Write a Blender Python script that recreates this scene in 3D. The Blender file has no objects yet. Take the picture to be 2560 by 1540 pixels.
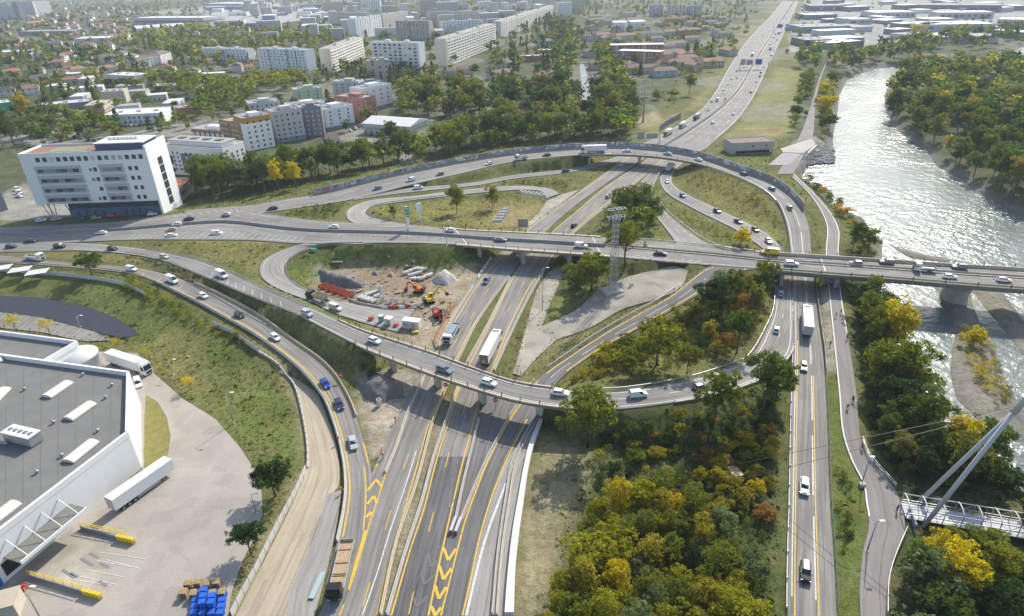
import bpy,bmesh,math,random
import numpy as np
from mathutils import Vector,Matrix,geometry
C=bpy.context.scene
COL=C.collection
R=math.radians
#-- camera, world, sun, exposure
CAM_H,PITCH,ROLL,FOC=96.0,28.0,-1.5,1600.0
cam_d=bpy.data.cameras.new('camera');cam=bpy.data.objects.new('camera',cam_d);COL.objects.link(cam)
cam_d.sensor_width=36.0;cam_d.lens=36.0*FOC/2560.0;cam_d.clip_start=1.0;cam_d.clip_end=9000.0
cam.matrix_world=Matrix.Translation((0,0,CAM_H))@Matrix.Rotation(R(90-PITCH),4,'X')@Matrix.Rotation(R(ROLL),4,'Z')
C.camera=cam
SUN_EL,SUN_AZ=39.0,29.5
wd=bpy.data.worlds.new('World');C.world=wd;wd.use_nodes=True
nt=wd.node_tree;nt.nodes.clear()
sky=nt.nodes.new('ShaderNodeTexSky');sky.sky_type='NISHITA';sky.sun_disc=False
sky.sun_elevation=R(SUN_EL);sky.sun_rotation=R(SUN_AZ);sky.air_density=1.0;sky.dust_density=1.5;sky.ozone_density=1.0
bgn=nt.nodes.new('ShaderNodeBackground');bgn.inputs[1].default_value=0.15
won=nt.nodes.new('ShaderNodeOutputWorld')
nt.links.new(sky.outputs[0],bgn.inputs[0]);nt.links.new(bgn.outputs[0],won.inputs[0])
sl=bpy.data.lights.new('sun','SUN');sl.energy=3.7;sl.angle=R(0.53);sl.color=(1.0,0.94,0.84)
so=bpy.data.objects.new('sun',sl);COL.objects.link(so)
sdir=Vector((math.sin(R(SUN_AZ))*math.cos(R(SUN_EL)),math.cos(R(SUN_AZ))*math.cos(R(SUN_EL)),math.sin(R(SUN_EL))))
so.rotation_euler=sdir.to_track_quat('Z','Y').to_euler();so.location=(0,0,300)
C.view_settings.view_transform='Standard';C.view_settings.look='None'
C.view_settings.exposure=0.47;C.view_settings.gamma=1.0;C.view_settings.use_curve_mapping=False
C.render.engine='CYCLES'
cy=C.cycles
cy.use_denoising=True;cy.max_bounces=5;cy.diffuse_bounces=3;cy.glossy_bounces=2;cy.transmission_bounces=3
cy.transparent_max_bounces=6;cy.volume_bounces=1;cy.caustics_reflective=False;cy.caustics_refractive=False
cy.sample_clamp_indirect=4.0
rng=random.Random(7);nrng=np.random.default_rng(7)
#-- photo pixel -> world (coordinates of the photo at 2467 x 1484)
PX=2560.0/2467.0
_m=cam.matrix_world.to_3x3();_rt,_up,_fw=_m.col[0].copy(),_m.col[1].copy(),-_m.col[2]
CP=Vector((0,0,CAM_H))
def at(px,py,z=0.0):
 d=_fw*FOC+_rt*(px*PX-1280)+_up*(770-py*PX)
 return CP+d*((z-CAM_H)/d.z)
def proj(P):
 v=Vector(P)-CP;d=v.dot(_fw)
 return((1280+FOC*v.dot(_rt)/d)/PX,(770-FOC*v.dot(_up)/d)/PX,d)
HAZE=0.00010
#-- helpers
def tag(o,label=None,cat=None,group=None,kind=None):
 if label:o['label']=label
 if cat:o['category']=cat
 if group:o['group']=group
 if kind:o['kind']=kind
 return o
def empty(name,loc=(0,0,0),rz=0.0,label=None,cat=None,group=None):
 o=bpy.data.objects.new(name,None);COL.objects.link(o);o.location=loc;o.rotation_euler=(0,0,rz)
 o.empty_display_size=0.5
 return tag(o,label,cat,group)
def link(name,me,parent=None,loc=None,rot=None,color=None):
 o=bpy.data.objects.new(name,me);COL.objects.link(o)
 if parent is not None:o.parent=parent
 if loc is not None:o.location=loc
 if rot is not None:o.rotation_euler=rot
 if color is not None:o.color=(*color[:3],1)
 return o
def copy_tree(o,parent=None):
 c=o.copy();COL.objects.link(c);c.parent=parent
 for ch in o.children:copy_tree(ch,c)
 return c
class MB:
 """collects faces, builds one mesh"""
 def __init__(s):s.v=[];s.f=[];s.m=[];s.ms=[];s.sm=[];s.uv={}
 def mi(s,m):
  if m not in s.ms:s.ms.append(m)
  return s.ms.index(m)
 def face(s,pts,m=None,smooth=False):
  i=len(s.v);s.v+=[tuple(p)for p in pts];s.f.append(tuple(range(i,i+len(pts))));s.m.append(s.mi(m)if m else 0);s.sm.append(smooth)
 def mesh(s,vs,fs,m=None,smooth=False):
  i=len(s.v);s.v+=[tuple(p)for p in vs];k=s.mi(m)if m else 0
  for f in fs:s.f.append(tuple(i+a for a in f));s.m.append(k);s.sm.append(smooth)
 def box(s,c,d,rz=0.0,m=None,top=1.0,topy=None):
  x,y,z=d[0]/2,d[1]/2,d[2]/2;ca,sa=math.cos(rz),math.sin(rz);ty=top if topy is None else topy
  vs=[]
  for k,tx_,ty_ in((-1,1,1),(1,top,ty)):
   for a,b in((-1,-1),(1,-1),(1,1),(-1,1)):
    X,Y=a*x*tx_,b*y*ty_
    vs.append((c[0]+X*ca-Y*sa,c[1]+X*sa+Y*ca,c[2]+k*z))
  s.mesh(vs,[(3,2,1,0),(4,5,6,7),(0,1,5,4),(1,2,6,5),(2,3,7,6),(3,0,4,7)],m)
  return s
 def prism(s,poly,z0,z1,m=None,mtop=None):
  n=len(poly)
  a=sum(poly[i][0]*poly[(i+1)%n][1]-poly[(i+1)%n][0]*poly[i][1]for i in range(n))
  if a<0:poly=poly[::-1]
  f0=(lambda i:z0)if not callable(z0)else z0
  vs=[(p[0],p[1],z0)for p in poly]+[(p[0],p[1],z1)for p in poly]
  s.mesh(vs,[(i,(i+1)%n,n+(i+1)%n,n+i)for i in range(n)],m)
  s.mesh(vs[n:],[tuple(range(n))],mtop or m);s.mesh(vs[:n],[tuple(range(n-1,-1,-1))],m)
  return s
 def bar(s,a,b,w,h=None,m=None,n=4):
  a,b=Vector(a),Vector(b);d=b-a
  if d.length<1e-6:return s
  h=w if h is None else h
  d.normalize();u=d.cross(Vector((0,0,1)))
  if u.length<1e-3:u=Vector((1,0,0))
  u.normalize();v=u.cross(d)
  ring=[(math.cos(t)*w/2*(1.41421 if n==4 else 1),math.sin(t)*h/2*(1.41421 if n==4 else 1))for t in[math.pi/n+2*math.pi*k/n for k in range(n)]]
  vs=[a+u*p+v*q for p,q in ring]+[b+u*p+v*q for p,q in ring]
  s.mesh(vs,[(i,(i+1)%n,n+(i+1)%n,n+i)for i in range(n)]+[tuple(range(n-1,-1,-1)),tuple(range(n,2*n))],m,n>5)
  return s
 def tube(s,pts,r,n=6,m=None):
  rs=r if isinstance(r,(list,tuple))else[r]*len(pts)
  pts=[Vector(p)for p in pts];vs=[]
  for i,p in enumerate(pts):
   d=(pts[min(i+1,len(pts)-1)]-pts[max(i-1,0)]).normalized();u=d.cross(Vector((0,0,1)))
   if u.length<1e-2:u=Vector((1,0,0))
   u.normalize();v=u.cross(d)
   vs+=[p+(u*math.cos(2*math.pi*k/n)+v*math.sin(2*math.pi*k/n))*rs[i]for k in range(n)]
  fs=[(i*n+k,i*n+(k+1)%n,(i+1)*n+(k+1)%n,(i+1)*n+k)for i in range(len(pts)-1)for k in range(n)]
  fs+=[tuple(range(n-1,-1,-1)),tuple(range((len(pts)-1)*n,len(pts)*n))]
  s.mesh(vs,fs,m,True);return s
 def lathe(s,prof,c=(0,0,0),n=12,m=None,smooth=True):
  vs=[(c[0]+r*math.cos(2*math.pi*k/n),c[1]+r*math.sin(2*math.pi*k/n),c[2]+z)for r,z in prof for k in range(n)]
  fs=[(i*n+k,i*n+(k+1)%n,(i+1)*n+(k+1)%n,(i+1)*n+k)for i in range(len(prof)-1)for k in range(n)]
  fs.append(tuple(range((len(prof)-1)*n,len(prof)*n)))
  s.mesh(vs,fs,m,smooth);return s
 def data(s,name,m=None):
  me=bpy.data.meshes.new(name);me.from_pydata(s.v,[],s.f)
  ms=s.ms if s.ms else([m]if m else[])
  if m and s.ms==[]:ms=[m]
  for x in ms:me.materials.append(x)
  if s.ms:me.polygons.foreach_set('material_index',s.m)
  me.polygons.foreach_set('use_smooth',s.sm)
  me.update();return me
 def build(s,name,m=None,parent=None,loc=None,rz=None,color=None):
  return link(name,s.data(name,m),parent,loc,None if rz is None else(0,0,rz),color)
def np_mesh(name,V,Q,mats=(),col=None,smooth=False):
 """fast mesh from numpy arrays (verts, quads or tris)"""
 me=bpy.data.meshes.new(name);V=np.asarray(V,np.float32);Q=np.asarray(Q,np.int32);k=Q.shape[1]
 me.vertices.add(len(V));me.vertices.foreach_set('co',V.ravel())
 me.loops.add(Q.size);me.loops.foreach_set('vertex_index',Q.ravel())
 me.polygons.add(len(Q));me.polygons.foreach_set('loop_start',np.arange(0,Q.size,k,dtype=np.int32))
 me.polygons.foreach_set('use_smooth',np.full(len(Q),smooth))
 for m in mats:me.materials.append(m)
 if col is not None:
  a=me.attributes.new('Col','FLOAT_COLOR','POINT');a.data.foreach_set('color',np.c_[col,np.ones(len(col))].astype(np.float32).ravel())
 me.update(calc_edges=True);me.validate();return me
#-- materials
def hexc(r,g,b):return(r,g,b,1)
MATS={}
def mat(name,col=(0.5,0.5,0.5),rough=0.7,metal=0.0,var=0.0,scale=1.0,spec=0.4,objcol=False,bump=0.0,emit=None,trans=0.0,detail=4,alpha=None):
 if name in MATS:return MATS[name]
 m=bpy.data.materials.new(name);m.use_nodes=True;n=m.node_tree.nodes;l=m.node_tree.links
 b=n['Principled BSDF'];b.inputs['Roughness'].default_value=rough;b.inputs['Metallic'].default_value=metal
 b.inputs['Specular IOR Level'].default_value=spec;b.inputs['Base Color'].default_value=(*col,1)
 src=None
 if objcol:
  oi=n.new('ShaderNodeObjectInfo');src=oi.outputs['Color']
 if var>0:
  tc=n.new('ShaderNodeTexCoord');ns=n.new('ShaderNodeTexNoise');ns.inputs['Scale'].default_value=scale;ns.inputs['Detail'].default_value=detail
  ns.inputs['Roughness'].default_value=0.65
  l.new(tc.outputs['Object'],ns.inputs['Vector'])
  mr=n.new('ShaderNodeMapRange');mr.inputs[1].default_value=0.3;mr.inputs[2].default_value=0.7
  mr.inputs[3].default_value=1-var;mr.inputs[4].default_value=1+var
  l.new(ns.outputs[0],mr.inputs[0])
  mx=n.new('ShaderNodeVectorMath');mx.operation='SCALE'
  if src:l.new(src,mx.inputs[0])
  else:mx.inputs[0].default_value=col
  l.new(mr.outputs[0],mx.inputs['Scale']);src=mx.outputs[0]
  if bump:
   bp=n.new('ShaderNodeBump');bp.inputs['Strength'].default_value=bump;bp.inputs['Distance'].default_value=0.1
   l.new(ns.outputs[0],bp.inputs['Height']);l.new(bp.outputs[0],b.inputs['Normal'])
 if src:l.new(src,b.inputs['Base Color'])
 if emit:b.inputs['Emission Color'].default_value=(*emit,1);b.inputs['Emission Strength'].default_value=1
 MATS[name]=m;return m
def nd(m):return m.node_tree.nodes,m.node_tree.links,m.node_tree.nodes['Principled BSDF']
def asphalt(name,col,streak=0.16,patch=0.12,lot=False):
 m=bpy.data.materials.new(name);m.use_nodes=True;n,l,b=nd(m)
 b.inputs['Roughness'].default_value=0.85;b.inputs['Specular IOR Level'].default_value=0.25
 uv=n.new('ShaderNodeUVMap');tc=n.new('ShaderNodeTexCoord')
 mp=n.new('ShaderNodeMapping');mp.inputs['Scale'].default_value=(1.3,0.035,1)if not lot else(.16,.11,1);l.new(uv.outputs[0],mp.inputs[0])
 a=n.new('ShaderNodeTexNoise');a.inputs['Scale'].default_value=1.0;a.inputs['Detail'].default_value=3;l.new(mp.outputs[0],a.inputs[0])
 p=n.new('ShaderNodeTexNoise');p.inputs['Scale'].default_value=0.06;p.inputs['Detail'].default_value=5;l.new(tc.outputs['Object'],p.inputs[0])
 g=n.new('ShaderNodeTexNoise');g.inputs['Scale'].default_value=3.0;g.inputs['Detail'].default_value=3;l.new(tc.outputs['Object'],g.inputs[0])
 def rng_(src,lo,hi):
  r=n.new('ShaderNodeMapRange');r.inputs[1].default_value=0.32;r.inputs[2].default_value=0.68;r.inputs[3].default_value=lo;r.inputs[4].default_value=hi
  l.new(src,r.inputs[0]);return r.outputs[0]
 def mul(x,y):
  k=n.new('ShaderNodeMath');k.operation='MULTIPLY';l.new(x,k.inputs[0]);l.new(y,k.inputs[1]);return k.outputs[0]
 sx_=n.new('ShaderNodeSeparateXYZ');l.new(uv.outputs[0],sx_.inputs[0]);wv=n.new('ShaderNodeMath');wv.operation='PINGPONG';wv.inputs[1].default_value=1.8
 w2=n.new('ShaderNodeMath');l.new(sx_.outputs[0],w2.inputs[0]);k2=n.new('ShaderNodeMath');k2.operation='MULTIPLY';k2.inputs[1].default_value=.5;l.new(p.outputs[0],k2.inputs[0]);l.new(k2.outputs[0],w2.inputs[1]);l.new(w2.outputs[0],wv.inputs[0])
 sm=n.new('ShaderNodeMapRange');sm.inputs[1].default_value=.03;sm.inputs[2].default_value=.09;sm.inputs[3].default_value=.64 if not lot else.97;sm.inputs[4].default_value=1.0;l.new(wv.outputs[0],sm.inputs[0])
 mq=n.new('ShaderNodeMapping');mq.inputs['Scale'].default_value=(.28,.022,1)if not lot else(.05,.06,1);l.new(uv.outputs[0],mq.inputs[0]);vq=n.new('ShaderNodeTexVoronoi');vq.distance='CHEBYCHEV';l.new(mq.outputs[0],vq.inputs['Vector']);vs_=n.new('ShaderNodeSeparateColor');l.new(vq.outputs['Color'],vs_.inputs[0]);vr=n.new('ShaderNodeMapRange');vr.inputs[1].default_value=.0;vr.inputs[2].default_value=.5;vr.inputs[3].default_value=1-patch*1.1;vr.inputs[4].default_value=1.03;l.new(vs_.outputs[0],vr.inputs[0])
 f=mul(mul(mul(mul(rng_(a.outputs[0],1-streak,1+streak),rng_(p.outputs[0],1-patch,1+patch)),rng_(g.outputs[0],0.92,1.08)),sm.outputs[0]),vr.outputs[0])
 s=n.new('ShaderNodeVectorMath');s.operation='SCALE';s.inputs[0].default_value=col;l.new(f,s.inputs['Scale']);l.new(s.outputs[0],b.inputs['Base Color'])
 MATS[name]=m;return m
M_ASPH=asphalt('asphalt_worn',(0.24,0.229,0.207),.2,.15);M_DARK=asphalt('asphalt_new',(0.138,0.136,0.13),0.3,0.2);M_PALE=asphalt('asphalt_pale',(0.315,0.30,0.27))
M_CONC_R=asphalt('concrete_pavement',(0.43,0.40,0.35),0.1,0.12);M_LOT=asphalt('lot_pavement',(0.37,0.335,0.285),0.07,0.08,True);M_PATH=asphalt('path_asphalt',(0.235,0.22,0.205),0.05,0.1)
M_MID=asphalt('asphalt_mid',(0.16,0.157,0.15),0.22,0.12)
M_DIRTROAD=asphalt('dirt_track',(0.41,0.35,0.255),0.10,0.14);M_GRAV=asphalt('gravel_pavement',(0.345,0.315,0.255),0.16,0.16,True);M_BAY=asphalt('bay_concrete',(.40,.365,.29),.22,.16,True)
M_WHITE_L=mat('white_road_paint',(0.60,0.595,0.56),0.7,var=0.28,scale=1.6);M_YEL_L=mat('yellow_road_paint',(0.66,0.43,0.05),0.7,var=0.25,scale=1.6)
M_YELF=mat('faded_yellow_paint',(0.50,0.40,0.16),0.7,var=0.2,scale=2);M_GHOST=mat('ghost_marking',(0.155,0.154,0.149),0.8,var=0.15,scale=2)
M_CONC=mat('concrete',(0.50,0.47,0.41),0.85,var=0.14,scale=0.8,bump=0.2);M_CONCW=mat('white_concrete',(0.70,0.69,0.66),0.8,var=0.06,scale=0.6)
M_CONCD=mat('dark_concrete',(0.30,0.29,0.27),0.85,var=0.2,scale=0.6);M_STEEL=mat('galvanised_steel',(0.46,0.47,0.48),0.45,0.6,var=0.08,scale=3)
M_RUST=mat('weathered_rail',(0.33,0.27,0.19),0.7,0.2,var=0.2,scale=2);M_TAN=mat('tan_parapet',(0.55,0.47,0.34),0.8,var=0.12,scale=1)
M_WALL=mat('white_render',(0.82,0.82,0.80),0.8,var=0.03,scale=0.4);M_GLASS=mat('dark_glass',(0.05,0.06,0.07),0.08,spec=0.8,var=0.3,scale=0.3)
M_BLACK=mat('black_rubber',(0.02,0.02,0.021),0.8);M_GREYM=mat('grey_metal',(0.36,0.37,0.38),0.5,0.3,var=0.06,scale=1)
M_WHITEP=mat('white_paint',(0.80,0.80,0.79),0.4,var=0.03,scale=0.5);M_REDP=mat('red_paint',(0.55,0.06,0.04),0.5,var=0.15,scale=2)
M_YELP=mat('yellow_paint',(0.78,0.55,0.03),0.5,var=0.1,scale=2);M_GREENP=mat('green_paint',(0.03,0.34,0.20),0.5);M_BLUEP=mat('blue_paint',(0.02,0.12,0.55),0.5,var=0.1,scale=1)
M_ORANGEP=mat('orange_paint',(0.75,0.16,0.03),0.55,var=0.1,scale=2);M_WOOD=mat('raw_wood',(0.42,0.30,0.17),0.8,var=0.25,scale=2)
#-- roads: two traced kerb lines each, (pixel x, pixel y, height)
def crom(P,n):
 P=np.array(P,float);K=len(P)
 if K==2:t=np.linspace(0,1,n)[:,None];return P[0]*(1-t)+P[1]*t
 Q=np.vstack([2*P[0]-P[1],P,2*P[-1]-P[-2]]);out=[]
 for i in range(K-1):
  a,b,c,d=Q[i:i+4];t=np.linspace(0,1,24,endpoint=False)[:,None]
  L=np.linalg.norm(c-b);m1=(c-a)/max(np.linalg.norm(c-a),1e-6)*L;m2=(d-b)/max(np.linalg.norm(d-b),1e-6)*L
  h=(2*t**3-3*t**2+1)*b+(t**3-2*t**2+t)*m1+(-2*t**3+3*t**2)*c+(t**3-t**2)*m2;out.append(h)
 S=np.vstack(out+[P[-1:]]);s=np.r_[0,np.cumsum(np.linalg.norm(np.diff(S,axis=0),axis=1))]
 u=np.linspace(0,s[-1],n);return np.stack([np.interp(u,s,S[:,k])for k in range(3)],1)
def world(pts,z=0.0,dz=0.0):return[tuple(at(p[0],p[1],(p[2]if len(p)>2 else z))+Vector((0,0,dz)))for p in pts]
ROADS={}
class Road:pass
def road(key,L,Rr,m,z=0.0,deck=None,name='road',step=3.0,lift=0.0,ground=True,cross=1,fill=True):
 r=Road();L,Rr=world(L,z),world(Rr,z)
 n=max(8,int(max(np.linalg.norm(np.diff(np.array(L),axis=0),axis=1).sum(),np.linalg.norm(np.diff(np.array(Rr),axis=0),axis=1).sum())/step))
 r.L,r.R,r.n=crom(L,n),crom(Rr,n),n;r.L[:,2]+=lift;r.R[:,2]+=lift
 r.deck=deck or[];r.ground=ground
 mid=(r.L+r.R)/2;r.s=np.r_[0,np.cumsum(np.linalg.norm(np.diff(mid,axis=0),axis=1))]
 w=np.linalg.norm(r.R-r.L,axis=1);r.w=w
 nu=max(1,cross);V,F,UV=[],[],[]
 for k in range(nu+1):
  t=k/nu;P=r.L*(1-t)+r.R*t;V.append(P);UV.append(np.stack([w*t,r.s],1))
 th=0.5
 V.append(r.L-np.array([0,0,th]));V.append(r.R-np.array([0,0,th]));UV+=[UV[0],UV[nu]]
 V=np.vstack(V);UV=np.vstack(UV);q=[]
 def strip(a,b):
  i=np.arange(n-1);q.append(np.stack([a*n+i,b*n+i,b*n+i+1,a*n+i+1],1))
 for k in range(nu):strip(k,k+1)
 strip(nu+1,0);strip(nu,nu+2)
 Q=np.vstack(q);me=np_mesh(name,V,Q,[m])
 if me.polygons[0].normal.z<0:me.flip_normals()
 ul=me.uv_layers.new(name='UVMap');li=np.zeros(len(me.loops),np.int32);me.loops.foreach_get('vertex_index',li)
 ul.data.foreach_set('uv',UV[li].astype(np.float32).ravel())
 r.ob=tag(link(name,me),kind='structure');ROADS[key]=r;return r
def rpt(r,t,u,dz=0.0):
 i=t*(r.n-1);a=np.array([np.interp(i,np.arange(r.n),r.L[:,k])for k in range(3)]);b=np.array([np.interp(i,np.arange(r.n),r.R[:,k])for k in range(3)])
 p=a*(1-u)+b*u;p[2]+=dz;return p
def rcurve(r,u,t0=0.0,t1=1.0,dz=0.0,step=2.0,off=0.0):
 n=max(4,int((t1-t0)*r.s[-1]/step));T=np.linspace(t0,t1,n)*(r.n-1);ix=np.arange(r.n)
 A=np.stack([np.interp(T,ix,r.L[:,k])for k in range(3)],1);B=np.stack([np.interp(T,ix,r.R[:,k])for k in range(3)],1)
 uu=np.interp(np.linspace(t0,t1,n),[t0,t1],u)if isinstance(u,(list,tuple))else u
 uu=np.asarray(uu)[...,None]if np.ndim(uu)else uu
 P=A*(1-uu)+B*uu
 if off:d=(B-A);d[:,2]=0;d/=np.linalg.norm(d,axis=1)[:,None];P=P+d*off
 P[:,2]+=dz;return P
def side(P):
 T=np.gradient(P,axis=0);T[:,2]=0;T/=np.maximum(np.linalg.norm(T,axis=1),1e-6)[:,None]
 return np.stack([T[:,1],-T[:,0],np.zeros(len(P))],1)
def resample(P,step):
 P=np.asarray(P,float);s=np.r_[0,np.cumsum(np.linalg.norm(np.diff(P,axis=0),axis=1))]
 n=max(2,int(round(s[-1]/step))+1);u=np.linspace(0,s[-1],n);return np.stack([np.interp(u,s,P[:,k])for k in range(3)],1)
def stripe(P,w,m,parent=None,dash=None,name='lane_marking',dz=0.012,phase=0.0):
 """painted line following P, optionally dashed (length, gap)"""
 P=resample(P,1.0);N=side(P);s=np.r_[0,np.cumsum(np.linalg.norm(np.diff(P,axis=0),axis=1))]
 A,B=P-N*w/2,P+N*w/2;A=A.copy();B=B.copy();A[:,2]+=dz;B[:,2]+=dz
 V,F=[],[]
 def seg(a,b):
  k=max(2,int((b-a)/1.5)+1);u=np.linspace(a,b,k);i0=len(V)//1
  pa=np.stack([np.interp(u,s,A[:,j])for j in range(3)],1);pb=np.stack([np.interp(u,s,B[:,j])for j in range(3)],1)
  base=sum(len(x)for x in V);V.append(np.vstack([pa,pb]))
  for q in range(k-1):F.append((base+q,base+k+q,base+k+q+1,base+q+1))
 if dash:
  c=phase
  while c<s[-1]:
   seg(max(0,c),min(s[-1],c+dash[0]))if min(s[-1],c+dash[0])-max(0,c)>.3 else None
   c+=dash[0]+dash[1]
 else:seg(0,s[-1])
 if not V:return None
 me=np_mesh(name,np.vstack(V),np.array(F),[m])
 if me.polygons[0].normal.z<0:me.flip_normals()
 return link(name,me,parent)
def pline(pts,w,m,parent=None,dash=None,z=0.0,**k):return stripe(crom(world(pts,z),max(8,len(pts)*12)),w,m,parent,dash,**k)
Z7=6.5
road('mw_left',[(762,1500),(800,1400),(835,1290),(866,1204),(905,1120),(940,1040),(978,960),(1025,880),(1105,741),(1158,655),(1208,605),(1272,546),(1340,499),(1447,424),(1508,378),(1545,348),(1623,308),(1701,251),(1753,167),(1792,107),(1826,68),(1850,46),(1886,2)],[(915,1500),(954,1306),(999,1176),(1019,1104),(1040,1024),(1076,931),(1100,868),(1150,772),(1228,665),(1275,600),(1322,551),(1374,504.5),(1467,437),(1530,398),(1566,372),(1606,348),(1648,322),(1726,267.5),(1778,215.5),(1809.5,161),(1830,127),(1849.5,98.5),(1911,2.6)],M_ASPH,name='motorway',cross=3)
road('mw_right',[(931,1500),(975,1332),(1014,1213),(1043,1104),(1072,1020),(1095,950),(1126,870),(1172,787),(1230,670),(1279,605),(1337,551.5),(1387,510),(1454,453),(1532,401),(1570,374),(1609,348),(1651,322),(1729,267.5),(1781,215.5),(1812.5,161),(1833,127),(1852.5,98.5),(1915,2.6)],[(1041,1500),(1069,1340),(1099,1208),(1126,1104),(1148,1020),(1166,950),(1192,894),(1245,778),(1284,700),(1328,625),(1392,557),(1456,503),(1535,441),(1603,390),(1660,366),(1691,363),(1727,335),(1779,286),(1818,228.6),(1850,160),(1892,73),(1924,3)],M_ASPH,name='motorway',cross=3)
road('mw_dark',[(936,1500),(980,1332),(1019,1213),(1047,1110),(1050,1100)],[(1041,1500),(1069,1340),(1099,1208),(1124,1112),(1127,1100)],M_DARK,lift=0.012,name='motorway_resurfaced',ground=False)
road('mw_gore',[(1041,1500),(1069,1340),(1099,1208),(1126,1104),(1148,1020),(1180,940)],[(1058,1500),(1093,1345),(1146,1176),(1175,1104),(1225,1010),(1275,935)],M_MID,name='motorway_gore',lift=0.004)
road('branch',[(1058,1500),(1093,1345),(1146,1176),(1176,1104),(1225,1010),(1290,917),(1370,858,.3),(1454,802,1.1),(1530,758,2.2),(1607,716,3.8),(1662,672,5.2),(1690,650,6.1),(1730,634,6.42)],[(1116,1500),(1136,1397),(1157,1301),(1186,1202),(1225,1104),(1290,1010),(1340,924),(1410,866,.3),(1490,818,1.2),(1585,765,2.6),(1677,711,4.4),(1722,680,5.4),(1760,658,6.2),(1845,645,6.42)],M_MID,z=0.0,name='slip_road',cross=2)
road('verge',[(1116,1500),(1136,1397),(1157,1301),(1186,1202),(1225,1104),(1290,1010)],[(1216,1500),(1222,1400),(1234,1291),(1251,1202),(1270,1104),(1300,1010)],M_PALE,name='concrete_verge',lift=0.006)
road('ramp_l',[(-60,612,3),(0,614,3),(192,634,3),(312,642,3),(390,657,3),(494,694,3),(617,757,2.8),(702,818.7,2),(786,880,1.2),(832,944,.7),(860,1010,.3),(880,1080,0.03),(893,1130,0.02),(893,1250,0.02),(880,1330,0.02)],[(-60,630,3),(0,632,3),(192,645,3),(325,662,3),(442,712,3),(540,764,3),(617,808,2.8),(715,882,2),(778,955,1.2),(803,1015,.7),(818,1066,.3),(830,1131,0.03),(831,1202,0.02),(814,1296,0.02),(785,1410,0.02)],M_ASPH,name='slip_road',cross=2)
road('overpass',[(-60,583,3),(90,586,3),(180,585,3.2),(260,590,3.6),(372,604,4),(486,629,4.8),(617,685,5.8),(750,741,6.4),(863,793,Z7),(930,815,Z7),(1045,853,Z7),(1140,888,Z7),(1234,919,Z7),(1332,935,Z7),(1454,943,6.2),(1571,931,5.6),(1675,910,4.6),(1748,887,3.6),(1803,864,2.4),(1850,786,1.0),(1866,740,.3),(1868,664,0.02),(1872,620,.02)],[(-60,607,3),(60,606,3),(169,603,3.2),(247,606,3.6),(320,613,4),(400,630,4.6),(512,674,5.5),(617,718,6.2),(721,760,Z7),(796,799,Z7),(877,838,Z7),(1006,888,Z7),(1110,924,Z7),(1234,961,Z7),(1358,981,Z7),(1488,985,6.2),(1662,963,5.4),(1766,938,4.4),(1850,905,3.2),(1897,862,2),(1911,826,1.2),(1909,740,.3),(1905,663,0.02),(1905,620,.02)],M_ASPH,deck=[(0.483,0.645)],name='overpass_road',cross=2,step=2.5)
road('main',[(-60,548,3),(0,547,3),(156,541,3),(312,531,3.4),(442,513,4),(560,500,4.6),(640,515,5.4),(760,531,6.2),(838,536,Z7),(1006,545,Z7),(1136,556,Z7),(1234,561,Z7),(1363,567,Z7),(1506,576,Z7),(1600,583,Z7),(1714,594,Z7),(1839,610,Z7),(1870,612,Z7),(2006,620,Z7),(2162,630,Z7),(2292,639,Z7),(2467,649,Z7),(2600,660,Z7)],[(-60,590,3),(0,589,3),(80,588,3),(182,583,3.2),(330,577,4.2),(470,577,5),(600,578,5.8),(720,586,6.2),(860,585,Z7),(1000,585,Z7),(1100,589,Z7),(1234,600,Z7),(1415,613,Z7),(1540,624,Z7),(1688,637,Z7),(1760,642,Z7),(1871,650,Z7),(2006,661,Z7),(2162,672,Z7),(2318,685,Z7),(2467,696,Z7),(2600,706,Z7)],M_ASPH,deck=[(0.505,0.64),(0.777,1.01)],name='main_road',cross=4,step=2.5)
road('flyover',[(442,508,4),(560,497,4.6),(617,493,4.8),(700,478,5),(783,466,5.2),(954,424,6),(1100,395,Z7),(1234,373,Z7),(1402,358,Z7),(1545,358,Z7),(1675,377,Z7),(1779,411,5.8),(1850,436,4.8),(1889,459,3.8),(1925,495,2.6),(1946,536,1.4),(1954,601,.2),(1962,676,0),(1972,767,0),(1983,845,0),(1990,943,0),(1993,1010,0),(1999.6,1203,0),(2008.7,1332,0),(2017,1500,0)],[(470,532,4.2),(580,519,4.7),(640,512,4.9),(730,499,5),(860,478,5.2),(985,446,6),(1110,418,Z7),(1234,390,Z7),(1402,373,Z7),(1545,374,Z7),(1665,390,Z7),(1760,420,5.8),(1835,455,4.8),(1872,487,3.8),(1890,523,2.6),(1900,562,1.4),(1905,601,.2),(1911,663,0),(1911.5,740,0),(1912,826,0),(1909,943,0),(1907,1010,0),(1903.5,1204,0),(1900,1332,0),(1898,1500,0)],M_ASPH,deck=[(0.375,0.495)],name='riverside_road',cross=2,step=2.5)
road('exit',[(870,468,5.2),(960,455,5),(1085,445,3.8),(1150,438,3),(1234,422,2),(1363,407,.8),(1440,391,.2),(1500,372,.03),(1560,340,.03)],[(850,482,5.2),(960,466,5),(1085,453,3.8),(1150,446,3),(1234,431,2),(1363,416,.8),(1440,401,.2),(1510,382,.03),(1580,345,.03)],M_ASPH,name='slip_road')
road('loop_n',[(985,546,Z7),(905,545,Z7),(850,536,6.3),(834,516,6),(850,497,5.6),(902,481,5),(1006,471,4.2),(1110,458,3.4),(1234,448,2.4),(1319,453,1.2),(1348,466,.4)],[(1060,549,Z7),(990,541,Z7),(939,533,6.3),(893,522,6),(881,510,5.6),(900,497,5),(954,487,4.2),(1045,476,3.4),(1160,464,2.4),(1293,458,1.2),(1317,478,.4)],M_PALE,name='loop_road',lift=0.02)
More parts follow.
